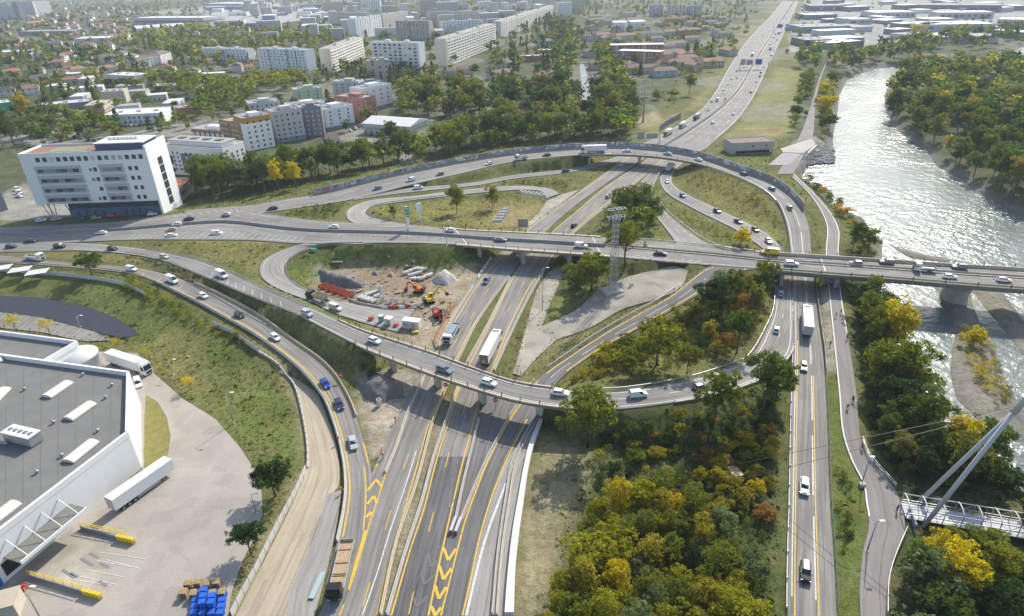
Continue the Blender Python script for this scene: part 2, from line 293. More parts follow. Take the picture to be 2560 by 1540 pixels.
road('loop_s',[(830,583,Z7),(731,587,6.2),(643,621,5.2),(626,647,4.4),(633,671,3.8),(674,697,2.8),(750,727,1.6),(800,752,.8),(880,778,.3),(960,800,.05)],[(900,588,Z7),(838,588,6.2),(762,594,5.4),(697,624,4.6),(686,647,4),(695,668,3.2),(741,699,2),(800,718,1.2),(880,738,.5),(1000,744,.1)],M_PALE,name='loop_road',lift=0.02)
road('slip_a',[(1600,388,.03),(1545,436,.03),(1532,458,.03),(1556,487,.8),(1582,523,2.6),(1618,570,5.6),(1640,600,Z7)],[(1635,385,.03),(1590,419,.03),(1566,450,.1),(1569,466,.6),(1610,515,2.6),(1649,549,4.6),(1714,590,Z7),(1800,612,Z7)],M_ASPH,name='slip_road',lift=0.02)
road('slip_b',[(1625,388,0.03),(1602,414,.05),(1589,430,.3),(1608,466,1),(1675,505,2.4),(1779,557,4.6),(1839,599,Z7),(1860,616,Z7)],[(1665,384,.03),(1646,392,.05),(1621,419,.3),(1623,445,.8),(1662,471,1.8),(1727,502,3),(1805,539,4.4),(1850,564,5.6),(1886,600,Z7),(1895,620,Z7)],M_ASPH,name='slip_road',lift=0.016)
road('path',[(1910,426,1.5),(1954,471,1.5),(1991,538,1.5),(1990,604,1.5),(1996,689,1.2),(2009,819,1),(2022,949,1),(2030,1040,1),(2053,1113,1),(2081,1167,1),(2085,1204,1),(2094,1265,1),(2081,1319,1),(2071,1410,1),(2074,1500,1)],[(1912,418,1.5),(1980,486,1.5),(2019,546,1.5),(2020,606,1.5),(2024,689,1.2),(2044,819,1),(2063,944,1),(2071,1040,1),(2084,1079,1),(2154,1175,1),(2175,1230,1),(2181,1280,1),(2149,1358,1),(2138,1410,1),(2133,1500,1)],M_PATH,name='cycle_path')
road('upper_path',[(1872,420,1.2),(1925,330,1),(1942,290,1),(1958,240,1),(1973,190,1),(1990,150,1)],[(1912,418,1.2),(1957,330,1),(1962,290,1),(1966,240,1),(1977,190,1),(1993,150,1)],M_PATH,name='river_path')
road('haul',[(700,905),(715,960),(733,1040),(742,1110),(733,1150),(700,1225),(640,1345),(560,1500)],[(765,945),(790,1010),(808,1066),(818,1131),(812,1180),(790,1200),(742,1330),(700,1500)],M_DIRTROAD,name='haul_track',lift=0.01)
road('haul_edge',[(790,1190),(742,1330),(700,1420),(690,1500)],[(823,1180),(806,1290),(780,1400),(752,1500)],M_PALE,name='asphalt_strip',lift=0.012)
#-- flat yards (polygons at one height)
FLATS=[]
def flat(name,pts,m,z=0.0,ground=True,lift=0.0):
 P=[tuple(at(x,y,z))for x,y in pts];me=bpy.data.meshes.new(name)
 tri=geometry.tessellate_polygon([[Vector((p[0],p[1],0))for p in P]])
 me.from_pydata([(p[0],p[1],p[2]+lift)for p in P],[],[tuple(t)for t in tri]);me.materials.append(m)
 if sum(p.normal.z for p in me.polygons)<0:me.flip_normals()
 ul=me.uv_layers.new(name='UVMap')
 for lp in me.loops:v=me.vertices[lp.vertex_index].co;ul.data[lp.index].uv=(v.x,v.y)
 o=tag(link(name,me),kind='structure')
 if ground:FLATS.append((np.array([(p[0],p[1])for p in P]),z))
 return o
flat('truck_yard',[(-60,1500),(-60,1330),(200,1220),(345,1165),(330,960),(180,880),(175,845),(330,850),(372,900),(440,960),(520,1010),(580,1080),(612,1130),(630,1180),(632,1240),(610,1300),(585,1350),(560,1420),(545,1500)],M_LOT)
flat('grass_island',[(347,1128),(348,1000),(352,952),(380,968),(402,1005),(411,1050),(405,1095),(385,1118),(360,1150)],mat('mown_grass',(.20,.185,.055),.95,var=.25,scale=.6,detail=8),0,False,.02)
flat('gravel_apron',[(1236,900),(1292,700),(1322,655),(1345,640),(1360,655),(1330,720),(1305,787),(1345,815),(1300,855),(1255,905)],M_GRAV,z=0.02)
road('old_ramp',[(1296,790,.02),(1390,745,.5),(1440,700,1.4),(1500,672,2.6),(1555,655,3.6),(1625,640,5)],[(1340,818,.02),(1420,790,.5),(1500,745,1.6),(1600,714,3.4),(1640,692,4.3),(1658,652,5.2)],M_GRAV,name='gravel_apron',cross=2,lift=.012)
flat('gravel_apron',[(1274,545),(1338,500),(1400,455),(1345,470),(1318,483),(1300,510),(1262,545)],M_GRAV,z=0.01)
flat('basin_access_road',[(-60,748),(0,752),(100,765),(230,800),(270,820),(200,822),(100,800),(0,790),(-60,785)],M_ASPH)
#-- terrain
def seg_dist(X,Y,poly,closed=True):
 P=np.asarray(poly,float);n=len(P);D=np.full(X.shape,1e9);ins=np.zeros(X.shape,bool)
 for i in range(n if closed else n-1):
  a,b=P[i],P[(i+1)%n];d=b-a;L=d@d+1e-12
  t=np.clip(((X-a[0])*d[0]+(Y-a[1])*d[1])/L,0,1);D=np.minimum(D,np.hypot(X-a[0]-t*d[0],Y-a[1]-t*d[1]))
  if closed:
   c=((a[1]>Y)!=(b[1]>Y));xx=(b[0]-a[0])*(Y-a[1])/(b[1]-a[1]+1e-12)+a[0];ins^=c&(X<xx)
 return np.where(ins,-D,D)
WZ=-4.0
def wpoly(pts,z=0.0):return[tuple(at(x,y,z))[:2]for x,y in pts]
RIVER=wpoly([(2475,108),(2400,140),(2330,142),(2240,152),(2170,160),(2110,166),(2065,180),(2040,194),(2022,230),(2018,270),(2010,310),(2006,340),(2012,380),(2003,392),(1960,394),(1908,404),(1905,414),(1962,445),(1990,470),(2015,500),(2040,512),(2080,525),(2090,545),(2125,585),(2125,640),(2118,700),(2125,760),(2150,830),(2180,900),(2205,960),(2240,1010),(2290,1040),(2340,1070),(2400,1130),(2475,1200),(2700,1350),(2900,1100),(2750,700),(2650,550),(2467,515),(2400,490),(2350,458),(2310,430),(2255,400),(2240,375),(2215,350),(2190,335),(2160,312),(2145,290),(2133,260),(2130,230),(2145,200),(2162,172),(2240,163),(2330,156),(2405,150),(2475,128),(2700,60),(2700,20)],WZ)
BARS=[wpoly([(2250,690),(2278,720),(2300,765),(2306,815),(2300,850),(2295,900),(2310,960),(2350,1000),(2385,1035),(2430,1060),(2475,1060),(2475,1010),(2440,960),(2400,880),(2385,820),(2360,790),(2340,740),(2330,695)],WZ),wpoly([(2345,695),(2410,705),(2440,745),(2475,790),(2475,860),(2420,790),(2380,745)],WZ),wpoly([(2148,588),(2175,602),(2230,614),(2290,625),(2280,632),(2200,622),(2165,604)],WZ)]
gx=np.r_[np.linspace(-4200,-900,14)[:-1],np.linspace(-900,-280,45)[:-1],np.arange(-280,221,2.0),np.arange(226,820,6.0),np.linspace(825,1500,30),np.linspace(1700,4200,10)]
gy=np.r_[np.linspace(-60,40,14)[:-1],np.arange(40,441,2.0),np.arange(446,920,6.0),np.linspace(930,2000,40),np.linspace(2200,6000,14)]
X,Y=np.meshgrid(gx,gy,indexing='ij')
ix0,ix1=np.searchsorted(gx,-280),np.searchsorted(gx,220)+1;iy0,iy1=np.searchsorted(gy,40),np.searchsorted(gy,440)+1
GZ=np.zeros(X.shape)
sdr=seg_dist(X,Y,RIVER)
Zr=np.clip(WZ-0.0+0.45*sdr,-6.5,0.0)
for b in BARS:
 sb=seg_dist(X,Y,b);Zr=np.maximum(Zr,np.where(sb<2.5,np.clip(WZ+0.15-0.22*sb,-6.5,WZ+0.9),-9))
GZ=np.where(sdr<9,np.minimum(Zr,-0.3),-0.3)
sx,sy=slice(ix0,ix1),slice(iy0,iy1);dx,dy=X[sx,sy],Y[sx,sy];shp=dx.shape
FIX=np.full(shp,np.nan);dens_r=sdr[sx,sy]
def setmin(px_,py_,z):
 i=np.rint((px_+280)/2).astype(int);j=np.rint((py_-40)/2).astype(int);ok=(i>=0)&(i<shp[0])&(j>=0)&(j<shp[1])
 i,j,z=i[ok],j[ok],z[ok]
 k=i*shp[1]+j;o=np.argsort(-z);F=FIX.ravel();cur=np.full(F.shape,np.inf);np.minimum.at(cur,k,z)
 cur[~np.isfinite(cur)]=np.nan;F[:]=np.fmin(F,cur)
for key,r in ROADS.items():
 if not r.ground:continue
 T=np.linspace(0,1,int(r.s[-1])+2);idx=np.arange(r.n)*1.0
 keep=np.ones(len(T),bool)
 for a,b in r.deck:keep&=~((T>a)&(T<b))
 T=T[keep]*(r.n-1)
 A=np.stack([np.interp(T,idx,r.L[:,k])for k in range(3)],1);B=np.stack([np.interp(T,idx,r.R[:,k])for k in range(3)],1)
 w=np.linalg.norm((B-A)[:,:2],axis=1).max();nu=int(w)+4
 for u in np.linspace(-1.6/max(w,3),1+1.6/max(w,3),nu):
  P=A*(1-u)+B*u;setmin(P[:,0],P[:,1],P[:,2]-0.28)
for poly,z in FLATS:
 s=seg_dist(dx,dy,poly);k=s<0.8;FIX[k]=np.fmin(FIX[k],z-0.25)
def fixpoly(pts,z,zref=0.0,pad=0.0):
 s=seg_dist(dx,dy,wpoly(pts,zref));k=(s<pad)&np.isnan(FIX);FIX[k]=z
ROADM=~np.isnan(FIX)
PIT=[(770,672),(800,645),(850,638),(950,642),(1030,651),(1085,659),(1130,662),(1185,645),(1215,622),(1230,606),(1150,690),(1090,790),(1040,868),(985,835),(900,790),(800,720),(765,700)]
fixpoly(PIT,-0.1)
fixpoly([(870,905),(930,870),(1010,900),(1000,960),(950,1060),(890,1110),(880,1050),(860,960)],-0.1)
fixpoly([(1300,1000),(1400,1010),(1500,1070),(1850,1100),(1895,1200),(1890,1500),(1230,1500),(1250,1250)],-0.1)
fixpoly([(-200,712),(0,716),(80,719),(150,727),(220,745),(280,769),(322,796),(310,808),(285,810),(240,800),(170,780),(90,763),(0,750),(-200,745)],-.8,-.3,2.0)
fixpoly([(-60,705),(0,700),(150,710),(260,745),(330,800),(330,850),(700,950),(735,1120),(640,1340),(560,1500),(-100,1500)],-0.1)
fixpoly([(470,480),(860,400),(1000,390),(1230,350),(1500,330),(1500,250),(700,250),(0,250),(-200,500),(400,500)],-0.05)
fixpoly([(1290,690),(1420,690),(1400,735),(1300,790)],-0.05)
ROADMASK_SRC=None
k=(dens_r<9)&np.isnan(FIX);FIX[k]=Zr[sx,sy][k]
known=~np.isnan(FIX)
from mathutils import kdtree
far=known.copy()
for _ in range(16):
 f=far.copy();f[1:]|=far[:-1];f[:-1]|=far[1:];f[:,1:]|=far[:,:-1];f[:,:-1]|=far[:,1:];far=f
FIX[(~far)]=0.0;known=~np.isnan(FIX)
H=np.where(known,FIX,0.0)
def relax(H,K,F,it):
 for _ in range(it):
  P=np.pad(H,1,mode='edge');A=(P[:-2,1:-1]+P[2:,1:-1]+P[1:-1,:-2]+P[1:-1,2:])*0.25
  H=np.where(K,F,A)
 return H
for st in(16,8,4,2,1):
 sub=(slice(None,None,st),slice(None,None,st));Hs=relax(H[sub],known[sub],FIX[sub],160)
 if st>1:
  fx=np.arange(shp[0])/st;fy=np.arange(shp[1])/st;a=np.minimum(fx.astype(int),Hs.shape[0]-1);b=np.minimum(fy.astype(int),Hs.shape[1]-1)
  a1=np.minimum(a+1,Hs.shape[0]-1);b1=np.minimum(b+1,Hs.shape[1]-1);u=(fx-a)[:,None];v=(fy-b)[None]
  I=(Hs[a][:,b]*(1-u)+Hs[a1][:,b]*u)*(1-v)+(Hs[a][:,b1]*(1-u)+Hs[a1][:,b1]*u)*v
  H=np.where(known,FIX,I)
 else:H=Hs
bumps=np.zeros(shp)
for lam,amp in((34,.16),(13,.1),(6,.07)):
 a,b=nrng.uniform(0,9,2);bumps+=amp*np.sin(dx/lam*6.28+a+2*np.sin(dy/lam*2.1))*np.sin(dy/lam*5.1+b+2*np.sin(dx/lam*1.7))
H=np.where(known,H,H+np.clip(bumps,-.25,.25));GZ[sx,sy]=H
def gz(x,y):
 i=min(max(int(np.searchsorted(gx,x))-1,0),len(gx)-2);j=min(max(int(np.searchsorted(gy,y))-1,0),len(gy)-2)
 u=min(max((x-gx[i])/(gx[i+1]-gx[i]),0),1);v=min(max((y-gy[j])/(gy[j+1]-gy[j]),0),1)
 return float((GZ[i,j]*(1-u)+GZ[i+1,j]*u)*(1-v)+(GZ[i,j+1]*(1-u)+GZ[i+1,j+1]*u)*v)
def gat(px_,py_,z0=0.0):
 z=z0
 for _ in range(8):p=at(px_,py_,z);z=0.5*z+0.5*gz(p.x,p.y)
 p=at(px_,py_,z);return Vector((p.x,p.y,gz(p.x,p.y)))
GREEN,DRY,TAN,SOIL,GREY,MOSS=(0.105,0.125,0.035),(0.20,0.185,0.075),(0.33,0.285,0.175),(0.36,0.30,0.215),(0.30,0.29,0.265),(0.06,0.08,0.028)
URB,PAVE,GRAVBAR=(0.085,0.10,0.05),(0.33,0.32,0.29),(0.26,0.25,0.21)
GC=np.empty((*X.shape,3));GC[:]=URB
def vnoise(scale,seed):
 r=np.random.default_rng(seed);s=np.zeros(X.shape)
 for k in range(4):
  th=r.uniform(0,6.28);f=6.28/scale*(1.9**k);ph=r.uniform(0,6.28,2)
  s+=np.sin((X*math.cos(th)+Y*math.sin(th))*f+ph[0]+1.7*np.sin((Y*math.cos(th)-X*math.sin(th))*f*.7+ph[1]))/(1.5**k)
 return s/2.2
VN1,VN2=vnoise(40,1),vnoise(14,2)
def paint(pts,col,z=0.0,soft=2.0,wob=1.5,amt=1.0):
 s=seg_dist(X,Y,wpoly(pts,z))+VN2*wob;a=np.clip(0.5-s/(2*soft),0,1)[...,None]*amt;GC[:]=GC*(1-a)+np.array(col)*a
ALLI=[(-300,560),(400,520),(470,480),(960,380),(1250,345),(1500,330),(1760,90),(1860,0),(1960,0),(1900,400),(2000,470),(2140,640),(2150,1500),(-300,1500)]
paint(ALLI,(0.135,0.145,0.05),soft=4)
paint([(1230,1500),(1250,1250),(1300,1040),(1400,1080),(1500,1100),(1420,1180),(1370,1260),(1350,1400),(1340,1500)],TAN,amt=.85)
paint([(1330,960),(1800,960),(1900,880),(1905,1500),(1340,1500),(1400,1150),(1450,1050)],MOSS,amt=.7,soft=4)
paint([(1320,950),(1500,830),(1720,690),(1860,650),(1860,760),(1760,870),(1500,930)],(0.17,0.165,0.055),z=2)
paint([(1560,440),(1640,400),(1800,440),(1890,560),(1880,590),(1700,520)],(0.15,0.165,0.05),z=3)
paint([(1640,410),(1740,410),(1860,500),(1840,540),(1700,480)],(0.19,0.15,0.06),z=4,amt=.6)
paint([(890,500),(1060,478),(1300,462),(1330,480),(1300,520),(1230,545),(1000,535),(900,525)],(0.21,0.19,0.065),z=4,amt=.8)
paint([(1180,500),(1300,480),(1290,540),(1180,540)],(0.30,0.24,0.12),z=2,amt=.6)
paint([(300,590),(480,580),(720,585),(640,625),(640,680),(560,640)],(0.20,0.19,0.065),z=4,amt=.75)
paint([(0,600),(300,615),(480,680),(640,760),(700,790),(500,680),(300,632),(0,612)],(0.24,0.21,0.075),z=3,amt=.8,wob=.6)
paint([(690,640),(780,592),(860,592),(1130,612),(1140,655),(1060,660),(860,620),(760,680),(720,680)],(0.12,0.145,0.04),z=3)
paint(PIT,(.30,.235,.155),soft=1.5);paint([(760,655),(830,650),(930,690),(930,715),(800,710),(765,690)],GREY,amt=.7)
paint([(1050,660),(1210,630),(1110,760),(1050,850),(980,850),(1000,780)],(0.42,0.36,0.26),amt=.8)
for q in(((775,660),(900,690),(1010,745),(1080,760)),((800,650),(920,672),(1040,715),(1095,730)),((860,645),(980,662),(1060,690),(1120,690)),((1005,760),(1040,700),(1100,665),(1190,635)),((985,820),(1020,770),(1050,720))):
 c_=wpoly(q);sdx=seg_dist(X,Y,c_,False)+VN2*.35;a=np.clip(.5-(np.abs(sdx-1.0)-.35)/.9,0,1)[...,None]*.6;GC[:]=GC*(1-a)+np.array((.17,.13,.09))*a
paint([(870,905),(930,890),(1010,900),(1000,960),(950,1060),(890,1110),(880,1050),(860,960)],(0.40,0.35,0.265),soft=1.2)
paint([(930,900),(985,890),(1010,930),(990,970),(930,960)],GREY,amt=.6)
paint([(620,830),(700,890),(745,1000),(760,1130),(640,1345),(560,1500),(530,1500),(640,1300),(735,1130),(700,950)],(0.40,0.33,0.21),amt=.9)
paint([(1240,880),(1320,790),(1480,745),(1330,860),(1250,910)],(0.24,0.225,0.11),amt=.8);paint([(1320,690),(1380,690),(1420,700),(1290,800),(1300,750)],(0.17,0.185,0.06))
paint([(1335,650),(1460,570),(1600,575),(1660,640),(1500,660),(1400,720)],(0.13,0.155,0.045))
paint([(0,660),(180,655),(330,690),(430,740),(600,860),(705,960),(735,1120),(610,1140),(420,900),(330,850),(330,800),(150,700),(0,690)],(0.135,0.158,0.045),z=1,wob=.8)
paint([(330,830),(420,800),(470,850),(520,940),(480,960),(400,900)],(0.21,0.20,0.075),amt=.8)
paint([(345,1165),(350,950),(395,985),(412,1050),(395,1120)],(0.20,0.18,0.06),wob=.4);paint([(190,850),(280,815),(400,860),(520,1000),(440,950),(370,890),(330,850)],(0.21,0.19,0.065),amt=.7)
paint([(1540,300),(1700,250),(1800,70),(1830,60),(1740,170),(1620,300),(1560,340)],(0.25,0.22,0.085),amt=.8);paint([(1740,330),(1790,290),(1870,160),(1930,170),(1905,330)],(0.22,0.225,0.08));paint([(1760,320),(1830,300),(1900,310),(1890,335),(1770,335)],(0.30,0.22,0.12),amt=.5)
paint([(1520,290),(1580,265),(1600,290),(1545,310)],TAN)
paint([(990,340),(1060,290),(1150,290),(1210,310),(1100,350)],(0.085,0.15,0.035));paint([(590,375),(660,370),(660,410),(600,420)],(0.12,0.16,0.04));paint([(950,355),(1000,345),(1000,395),(960,400)],PAVE)
paint([(0,470),(60,440),(110,480),(440,490),(420,520),(0,540)],PAVE,amt=.9);paint([(0,300),(90,300),(260,330),(120,350),(0,340)],PAVE,amt=.8);paint([(270,330),(440,290),(640,280),(470,320),(330,340)],PAVE,amt=.8);paint([(800,330),(1030,270),(1060,290),(990,345),(860,350)],PAVE,amt=.7);paint([(620,260),(800,200),(880,220),(720,290)],(0.2,0.19,0.15),amt=.6)
paint([(2000,585),(2130,590),(2140,640),(2080,720),(2150,900),(2300,1100),(2475,1250),(2475,1500),(2140,1500),(2180,1250),(2070,1000),(2030,700)],MOSS,amt=.75);paint([(1985,900),(2020,900),(2080,1180),(2090,1280),(2075,1500),(2015,1500),(1995,1100)],(0.13,0.165,0.035),z=1)
paint([(1975,690),(2005,690),(2020,890),(1985,890)],(0.38,0.345,0.28),z=.5,wob=.3)
paint([(2140,190),(2475,140),(2475,500),(2300,420),(2150,300)],MOSS,amt=.8);paint([(1905,345),(1960,330),(2012,350),(2010,392),(1930,392)],GREY)
a=np.clip(1-(sdr-1)/5,0,1)[...,None]*(sdr[...,None]<7);GC[:]=GC*(1-a*.8)+np.array(GREY)*a*.8*.8
for b in BARS:s=seg_dist(X,Y,b)+VN2*1.0;a=np.clip(.5-s/3,0,1)[...,None];GC[:]=GC*(1-a)+np.array(GRAVBAR)*a
paint([(2330,800),(2370,880),(2395,930),(2370,940),(2340,880)],(0.30,0.245,0.08),z=WZ,amt=.8);paint([(2340,700),(2380,760),(2370,770),(2335,720)],(0.24,0.23,0.09),z=WZ,amt=.8)
paint([(900,1500),(954,1306),(999,1176),(1040,1024),(1060,960),(1090,960),(1072,1020),(1043,1104),(1014,1213),(975,1332),(945,1500)],(.30,.27,.20),wob=.3,soft=.8)
fy=(Y>440)
tw=(np.sin(X/31+2*np.sin(Y/87))*np.sin(Y/43+1.5*np.sin(X/71))>.25)&fy;GC[tw]=GC[tw]*.5+np.array((0.26,0.245,0.215))*.5
ind=(X>330)&(Y>640)&(seg_dist(X,Y,wpoly([(1930,130),(2080,110),(2475,60),(2475,0),(1940,0),(1900,120)]))<0);GC[ind]=GC[ind]*.25+np.array((0.42,0.41,0.40))*.75
ind=seg_dist(X,Y,wpoly([(480,75),(760,45),(850,28),(700,4),(500,20)]))<0;GC[ind]=np.array((0.42,0.41,0.40))
GC*=(1+.16*VN1+.10*VN2)[...,None]
GC=np.clip(GC,0.01,0.8)
M_GROUND=bpy.data.materials.new('ground');M_GROUND.use_nodes=True;n,l,b=nd(M_GROUND)
b.inputs['Roughness'].default_value=0.95;b.inputs['Specular IOR Level'].default_value=0.1
at_=n.new('ShaderNodeAttribute');at_.attribute_name='Col';tc=n.new('ShaderNodeTexCoord')
fac=None
for sc,lo,hi in((0.12,.80,1.2),(0.7,.70,1.32),(3.0,.75,1.28)):
 ns=n.new('ShaderNodeTexNoise');ns.inputs['Scale'].default_value=sc;ns.inputs['Detail'].default_value=6;ns.inputs['Roughness'].default_value=.7;l.new(tc.outputs['Object'],ns.inputs[0])
 mr=n.new('ShaderNodeMapRange');mr.inputs[1].default_value=.32;mr.inputs[2].default_value=.68;mr.inputs[3].default_value=lo;mr.inputs[4].default_value=hi;l.new(ns.outputs[0],mr.inputs[0])
 if fac is None:fac=mr.outputs[0]
 else:
  k=n.new('ShaderNodeMath');k.operation='MULTIPLY';l.new(fac,k.inputs[0]);l.new(mr.outputs[0],k.inputs[1]);fac=k.outputs[0]
hs=n.new('ShaderNodeHueSaturation');ns=n.new('ShaderNodeTexNoise');ns.inputs['Scale'].default_value=.25;ns.inputs['Detail'].default_value=5;l.new(tc.outputs['Object'],ns.inputs[0])
mr=n.new('ShaderNodeMapRange');mr.inputs[1].default_value=.3;mr.inputs[2].default_value=.7;mr.inputs[3].default_value=.47;mr.inputs[4].default_value=.53;l.new(ns.outputs[0],mr.inputs[0]);l.new(mr.outputs[0],hs.inputs['Hue'])
nz=n.new('ShaderNodeTexNoise');nz.inputs['Scale'].default_value=.075;nz.inputs['Detail'].default_value=7;nz.inputs['Roughness'].default_value=.72;nz.inputs['Distortion'].default_value=.6;l.new(tc.outputs['Object'],nz.inputs[0])
mz=n.new('ShaderNodeMapRange');mz.inputs[1].default_value=.46;mz.inputs[2].default_value=.66;mz.inputs[3].default_value=0;mz.inputs[4].default_value=.42;l.new(nz.outputs[0],mz.inputs[0])
xz=n.new('ShaderNodeMix');xz.data_type='RGBA';l.new(mz.outputs[0],xz.inputs[0]);l.new(at_.outputs['Color'],xz.inputs[6]);xz.inputs[7].default_value=(.25,.215,.105,1);l.new(xz.outputs[2],hs.inputs['Color'])
s_=n.new('ShaderNodeVectorMath');s_.operation='SCALE';l.new(hs.outputs[0],s_.inputs[0]);l.new(fac,s_.inputs['Scale']);l.new(s_.outputs[0],b.inputs['Base Color'])
bp=n.new('ShaderNodeBump');bp.inputs['Strength'].default_value=.6;bp.inputs['Distance'].default_value=.4;l.new(fac,bp.inputs['Height']);l.new(bp.outputs[0],b.inputs['Normal'])
ni,nj=X.shape;ii,jj=np.meshgrid(np.arange(ni-1),np.arange(nj-1),indexing='ij');a=(ii*nj+jj).ravel()
ground=tag(link('ground',np_mesh('ground',np.stack([X,Y,GZ],-1).reshape(-1,3),np.stack([a,a+nj,a+nj+1,a+1],1),[M_GROUND],GC.reshape(-1,3),smooth=True)),kind='structure')
#-- water
M_WATER=bpy.data.materials.new('river_water');M_WATER.use_nodes=True;n,l,b=nd(M_WATER)
b.inputs['Base Color'].default_value=(0.11,0.15,0.135,1);b.inputs['Roughness'].default_value=0.24;b.inputs['IOR'].default_value=1.33;b.inputs['Specular IOR Level'].default_value=0.5
tc=n.new('ShaderNodeTexCoord');hsum=None
for sc,w in((0.22,.5),(0.7,.6),(2.0,.35)):
 ns=n.new('ShaderNodeTexNoise');ns.inputs['Scale'].default_value=sc;ns.inputs['Detail'].default_value=3;l.new(tc.outputs['Object'],ns.inputs[0])
 k=n.new('ShaderNodeMath');k.operation='MULTIPLY';k.inputs[1].default_value=w/sc*.35;l.new(ns.outputs[0],k.inputs[0])
 if hsum is None:hsum=k.outputs[0]
 else:q=n.new('ShaderNodeMath');l.new(hsum,q.inputs[0]);l.new(k.outputs[0],q.inputs[1]);hsum=q.outputs[0]
cu_=n.new('ShaderNodeTexNoise');cu_.inputs['Scale'].default_value=.022;cu_.inputs['Detail'].default_value=4;cu_.inputs['Distortion'].default_value=1.2;l.new(tc.outputs['Object'],cu_.inputs[0]);cm_=n.new('ShaderNodeMapRange');cm_.inputs[1].default_value=.38;cm_.inputs[2].default_value=.62;cm_.inputs[3].default_value=.42;cm_.inputs[4].default_value=1.15;l.new(cu_.outputs[0],cm_.inputs[0])
bp=n.new('ShaderNodeBump');l.new(cm_.outputs[0],bp.inputs['Strength']);bp.inputs['Distance'].default_value=1.0;l.new(hsum,bp.inputs['Height']);l.new(bp.outputs[0],b.inputs['Normal'])
rx=[p[0]for p in RIVER];ry=[p[1]for p in RIVER]
wm=MB();wm.face([(min(rx)-20,min(ry)-20,WZ),(max(rx)+20,min(ry)-20,WZ),(max(rx)+20,max(ry)+20,WZ),(min(rx)-20,max(ry)+20,WZ)])
tag(wm.build('river',M_WATER),kind='structure')
M_LINER=mat('basin_liner',(.040,.046,.062),.95,var=.12,scale=.7,detail=6)
flat('basin_liner',[(-60,712),(0,713),(80,716),(150,724),(220,742),(280,766),(325,794),(332,803),(318,811),(290,813),(240,803),(170,783),(90,766),(0,753),(-60,750)],M_LINER,-.25,False)
#-- painted markings
def Zm(pts,a=616.7,b=1098.6):return[(a+.2598*x,b+.2598*y)for x,y in pts]
ML,MR=ROADS['mw_left'].ob,ROADS['mw_right'].ob
Y1=dict(z=0.03)
pline([(874,1462),(957,1176),(987,1087),(1017,1001),(1043,905),(1120,790),(1200,655)],.18,M_YEL_L,ML,(5,12),**Y1)
pline(Zm([(1250,20),(1170,270),(1070,570),(1035,690)])[::-1]+[(932,1137),(974,1006),(1022,907),(1053,847),(1110,751),(1162,670),(1217,611),(1278,549),(1342,502),(1449,427),(1493,395),(1517,377)],.28,M_YEL_L,ML,**Y1)
pline([(908,1483),(936,1358),(980,1208),(1010,1104),(1032,1024),(1069,931),(1096,868),(1147,772),(1225,665)],.28,M_YEL_L,ML,**Y1)
pline([(873,1483),(908,1382),(941,1275),(975,1176),(991,1125),(1003,1085)],.22,M_WHITE_L,ML,**Y1)
def area(pts,m,parent,z=0.034,name='lane_marking'):
 P=[at(x,y,z)for x,y in pts];tri=geometry.tessellate_polygon([[Vector((p.x,p.y,0))for p in P]])
 me=bpy.data.meshes.new(name);me.from_pydata([tuple(p)for p in P],[],[tuple(t)for t in tri]);me.materials.append(m)
 if sum(p.normal.z for p in me.polygons)<0:me.flip_normals()
 return link(name,me,parent)
area(Zm([(1003,690),(1040,690),(985,880),(930,1060),(870,1240),(850,1240),(915,985),(965,830)]),M_YEL_L,ML)
for pts in([(1032,325),(1112,218),(1170,285)],[(1032,445),(1093,372),(1122,440)],[(1022,570),(1060,520),(1080,565)]):
 p=Zm(pts)
 for k,(a,b)in enumerate(((p[0],p[1]),(p[1],p[2]))):stripe(np.array(world([a,b],0.036+.006*k)),.55,M_YEL_L,ML)
pline(Zm([(1000,100),(1015,250),(1015,450),(995,690)]),.3,M_YEL_L,ML,z=.034)
pline([(876,1066),(887,1115)],.3,M_YEL_L,ML,z=.05)
pline(Zm([(815,1375),(770,1480)]),.28,M_YEL_L,ML,z=.034);pline(Zm([(1130,60),(1112,100)]),.25,M_YEL_L,ML,z=.034)
pline([(943,1483),(986,1332),(1022,1223),(1053,1104),(1083,1010),(1103,945),(1132,876),(1178,787),(1233,676),(1280,613),(1340,551),(1389,510),(1457,453),(1535,401),(1566,380)],.28,M_YEL_L,MR,z=.045)
pline([(1032,1483),(1064,1332),(1092,1208),(1117,1104),(1140,1020),(1160,950),(1183,894),(1233,774),(1272,697),(1301,657),(1319,629),(1384,557),(1446,502),(1527,440),(1597,385)],.32,M_YEL_L,MR,z=.045)
pline([(985,1480),(998,1418),(1033,1280),(1062,1166),(1089,1068),(1117,988),(1160,870),(1240,720),(1300,620),(1380,540),(1470,460)],.2,M_YEL_L,MR,(5,13),z=.045)
pline([(1092,1163),(1032,1332),(991,1436)],.15,M_GHOST,MR,z=.045)
for pts in([(1810,310),(1790,480),(1830,400)],[(1700,560),(1690,860),(1730,830)],[(1600,900),(1620,1030),(1690,970)],[(1530,1080),(1560,1190),(1650,1110)],[(1460,1310),(1490,1400),(1590,1300)]):
 p=Zm(pts)
 for k,(a,b)in enumerate(((p[0],p[1]),(p[1],p[2]))):stripe(np.array(world([a,b],0.047+.006*k)),.45,M_GHOST,MR)
for pts in([(1740,850),(1783,968),(1855,862)],[(1703,1020),(1740,1145),(1810,1040)],[(1662,1200),(1695,1325),(1765,1215)],[(1630,1395),(1660,1480),(1715,1405)]):
 p=Zm(pts)
 for k,(a,b)in enumerate(((p[0],p[1]),(p[1],p[2]))):stripe(np.array(world([a,b],0.038+.006*k)),.52,M_YEL_L,ROADS['mw_gore'].ob)
BR=ROADS['branch'].ob
pline([(1062,1483),(1074,1436),(1097,1345),(1121,1254),(1149,1176),(1179,1104),(1230,1010),(1296,917)],.30,M_YEL_L,BR,z=.03)
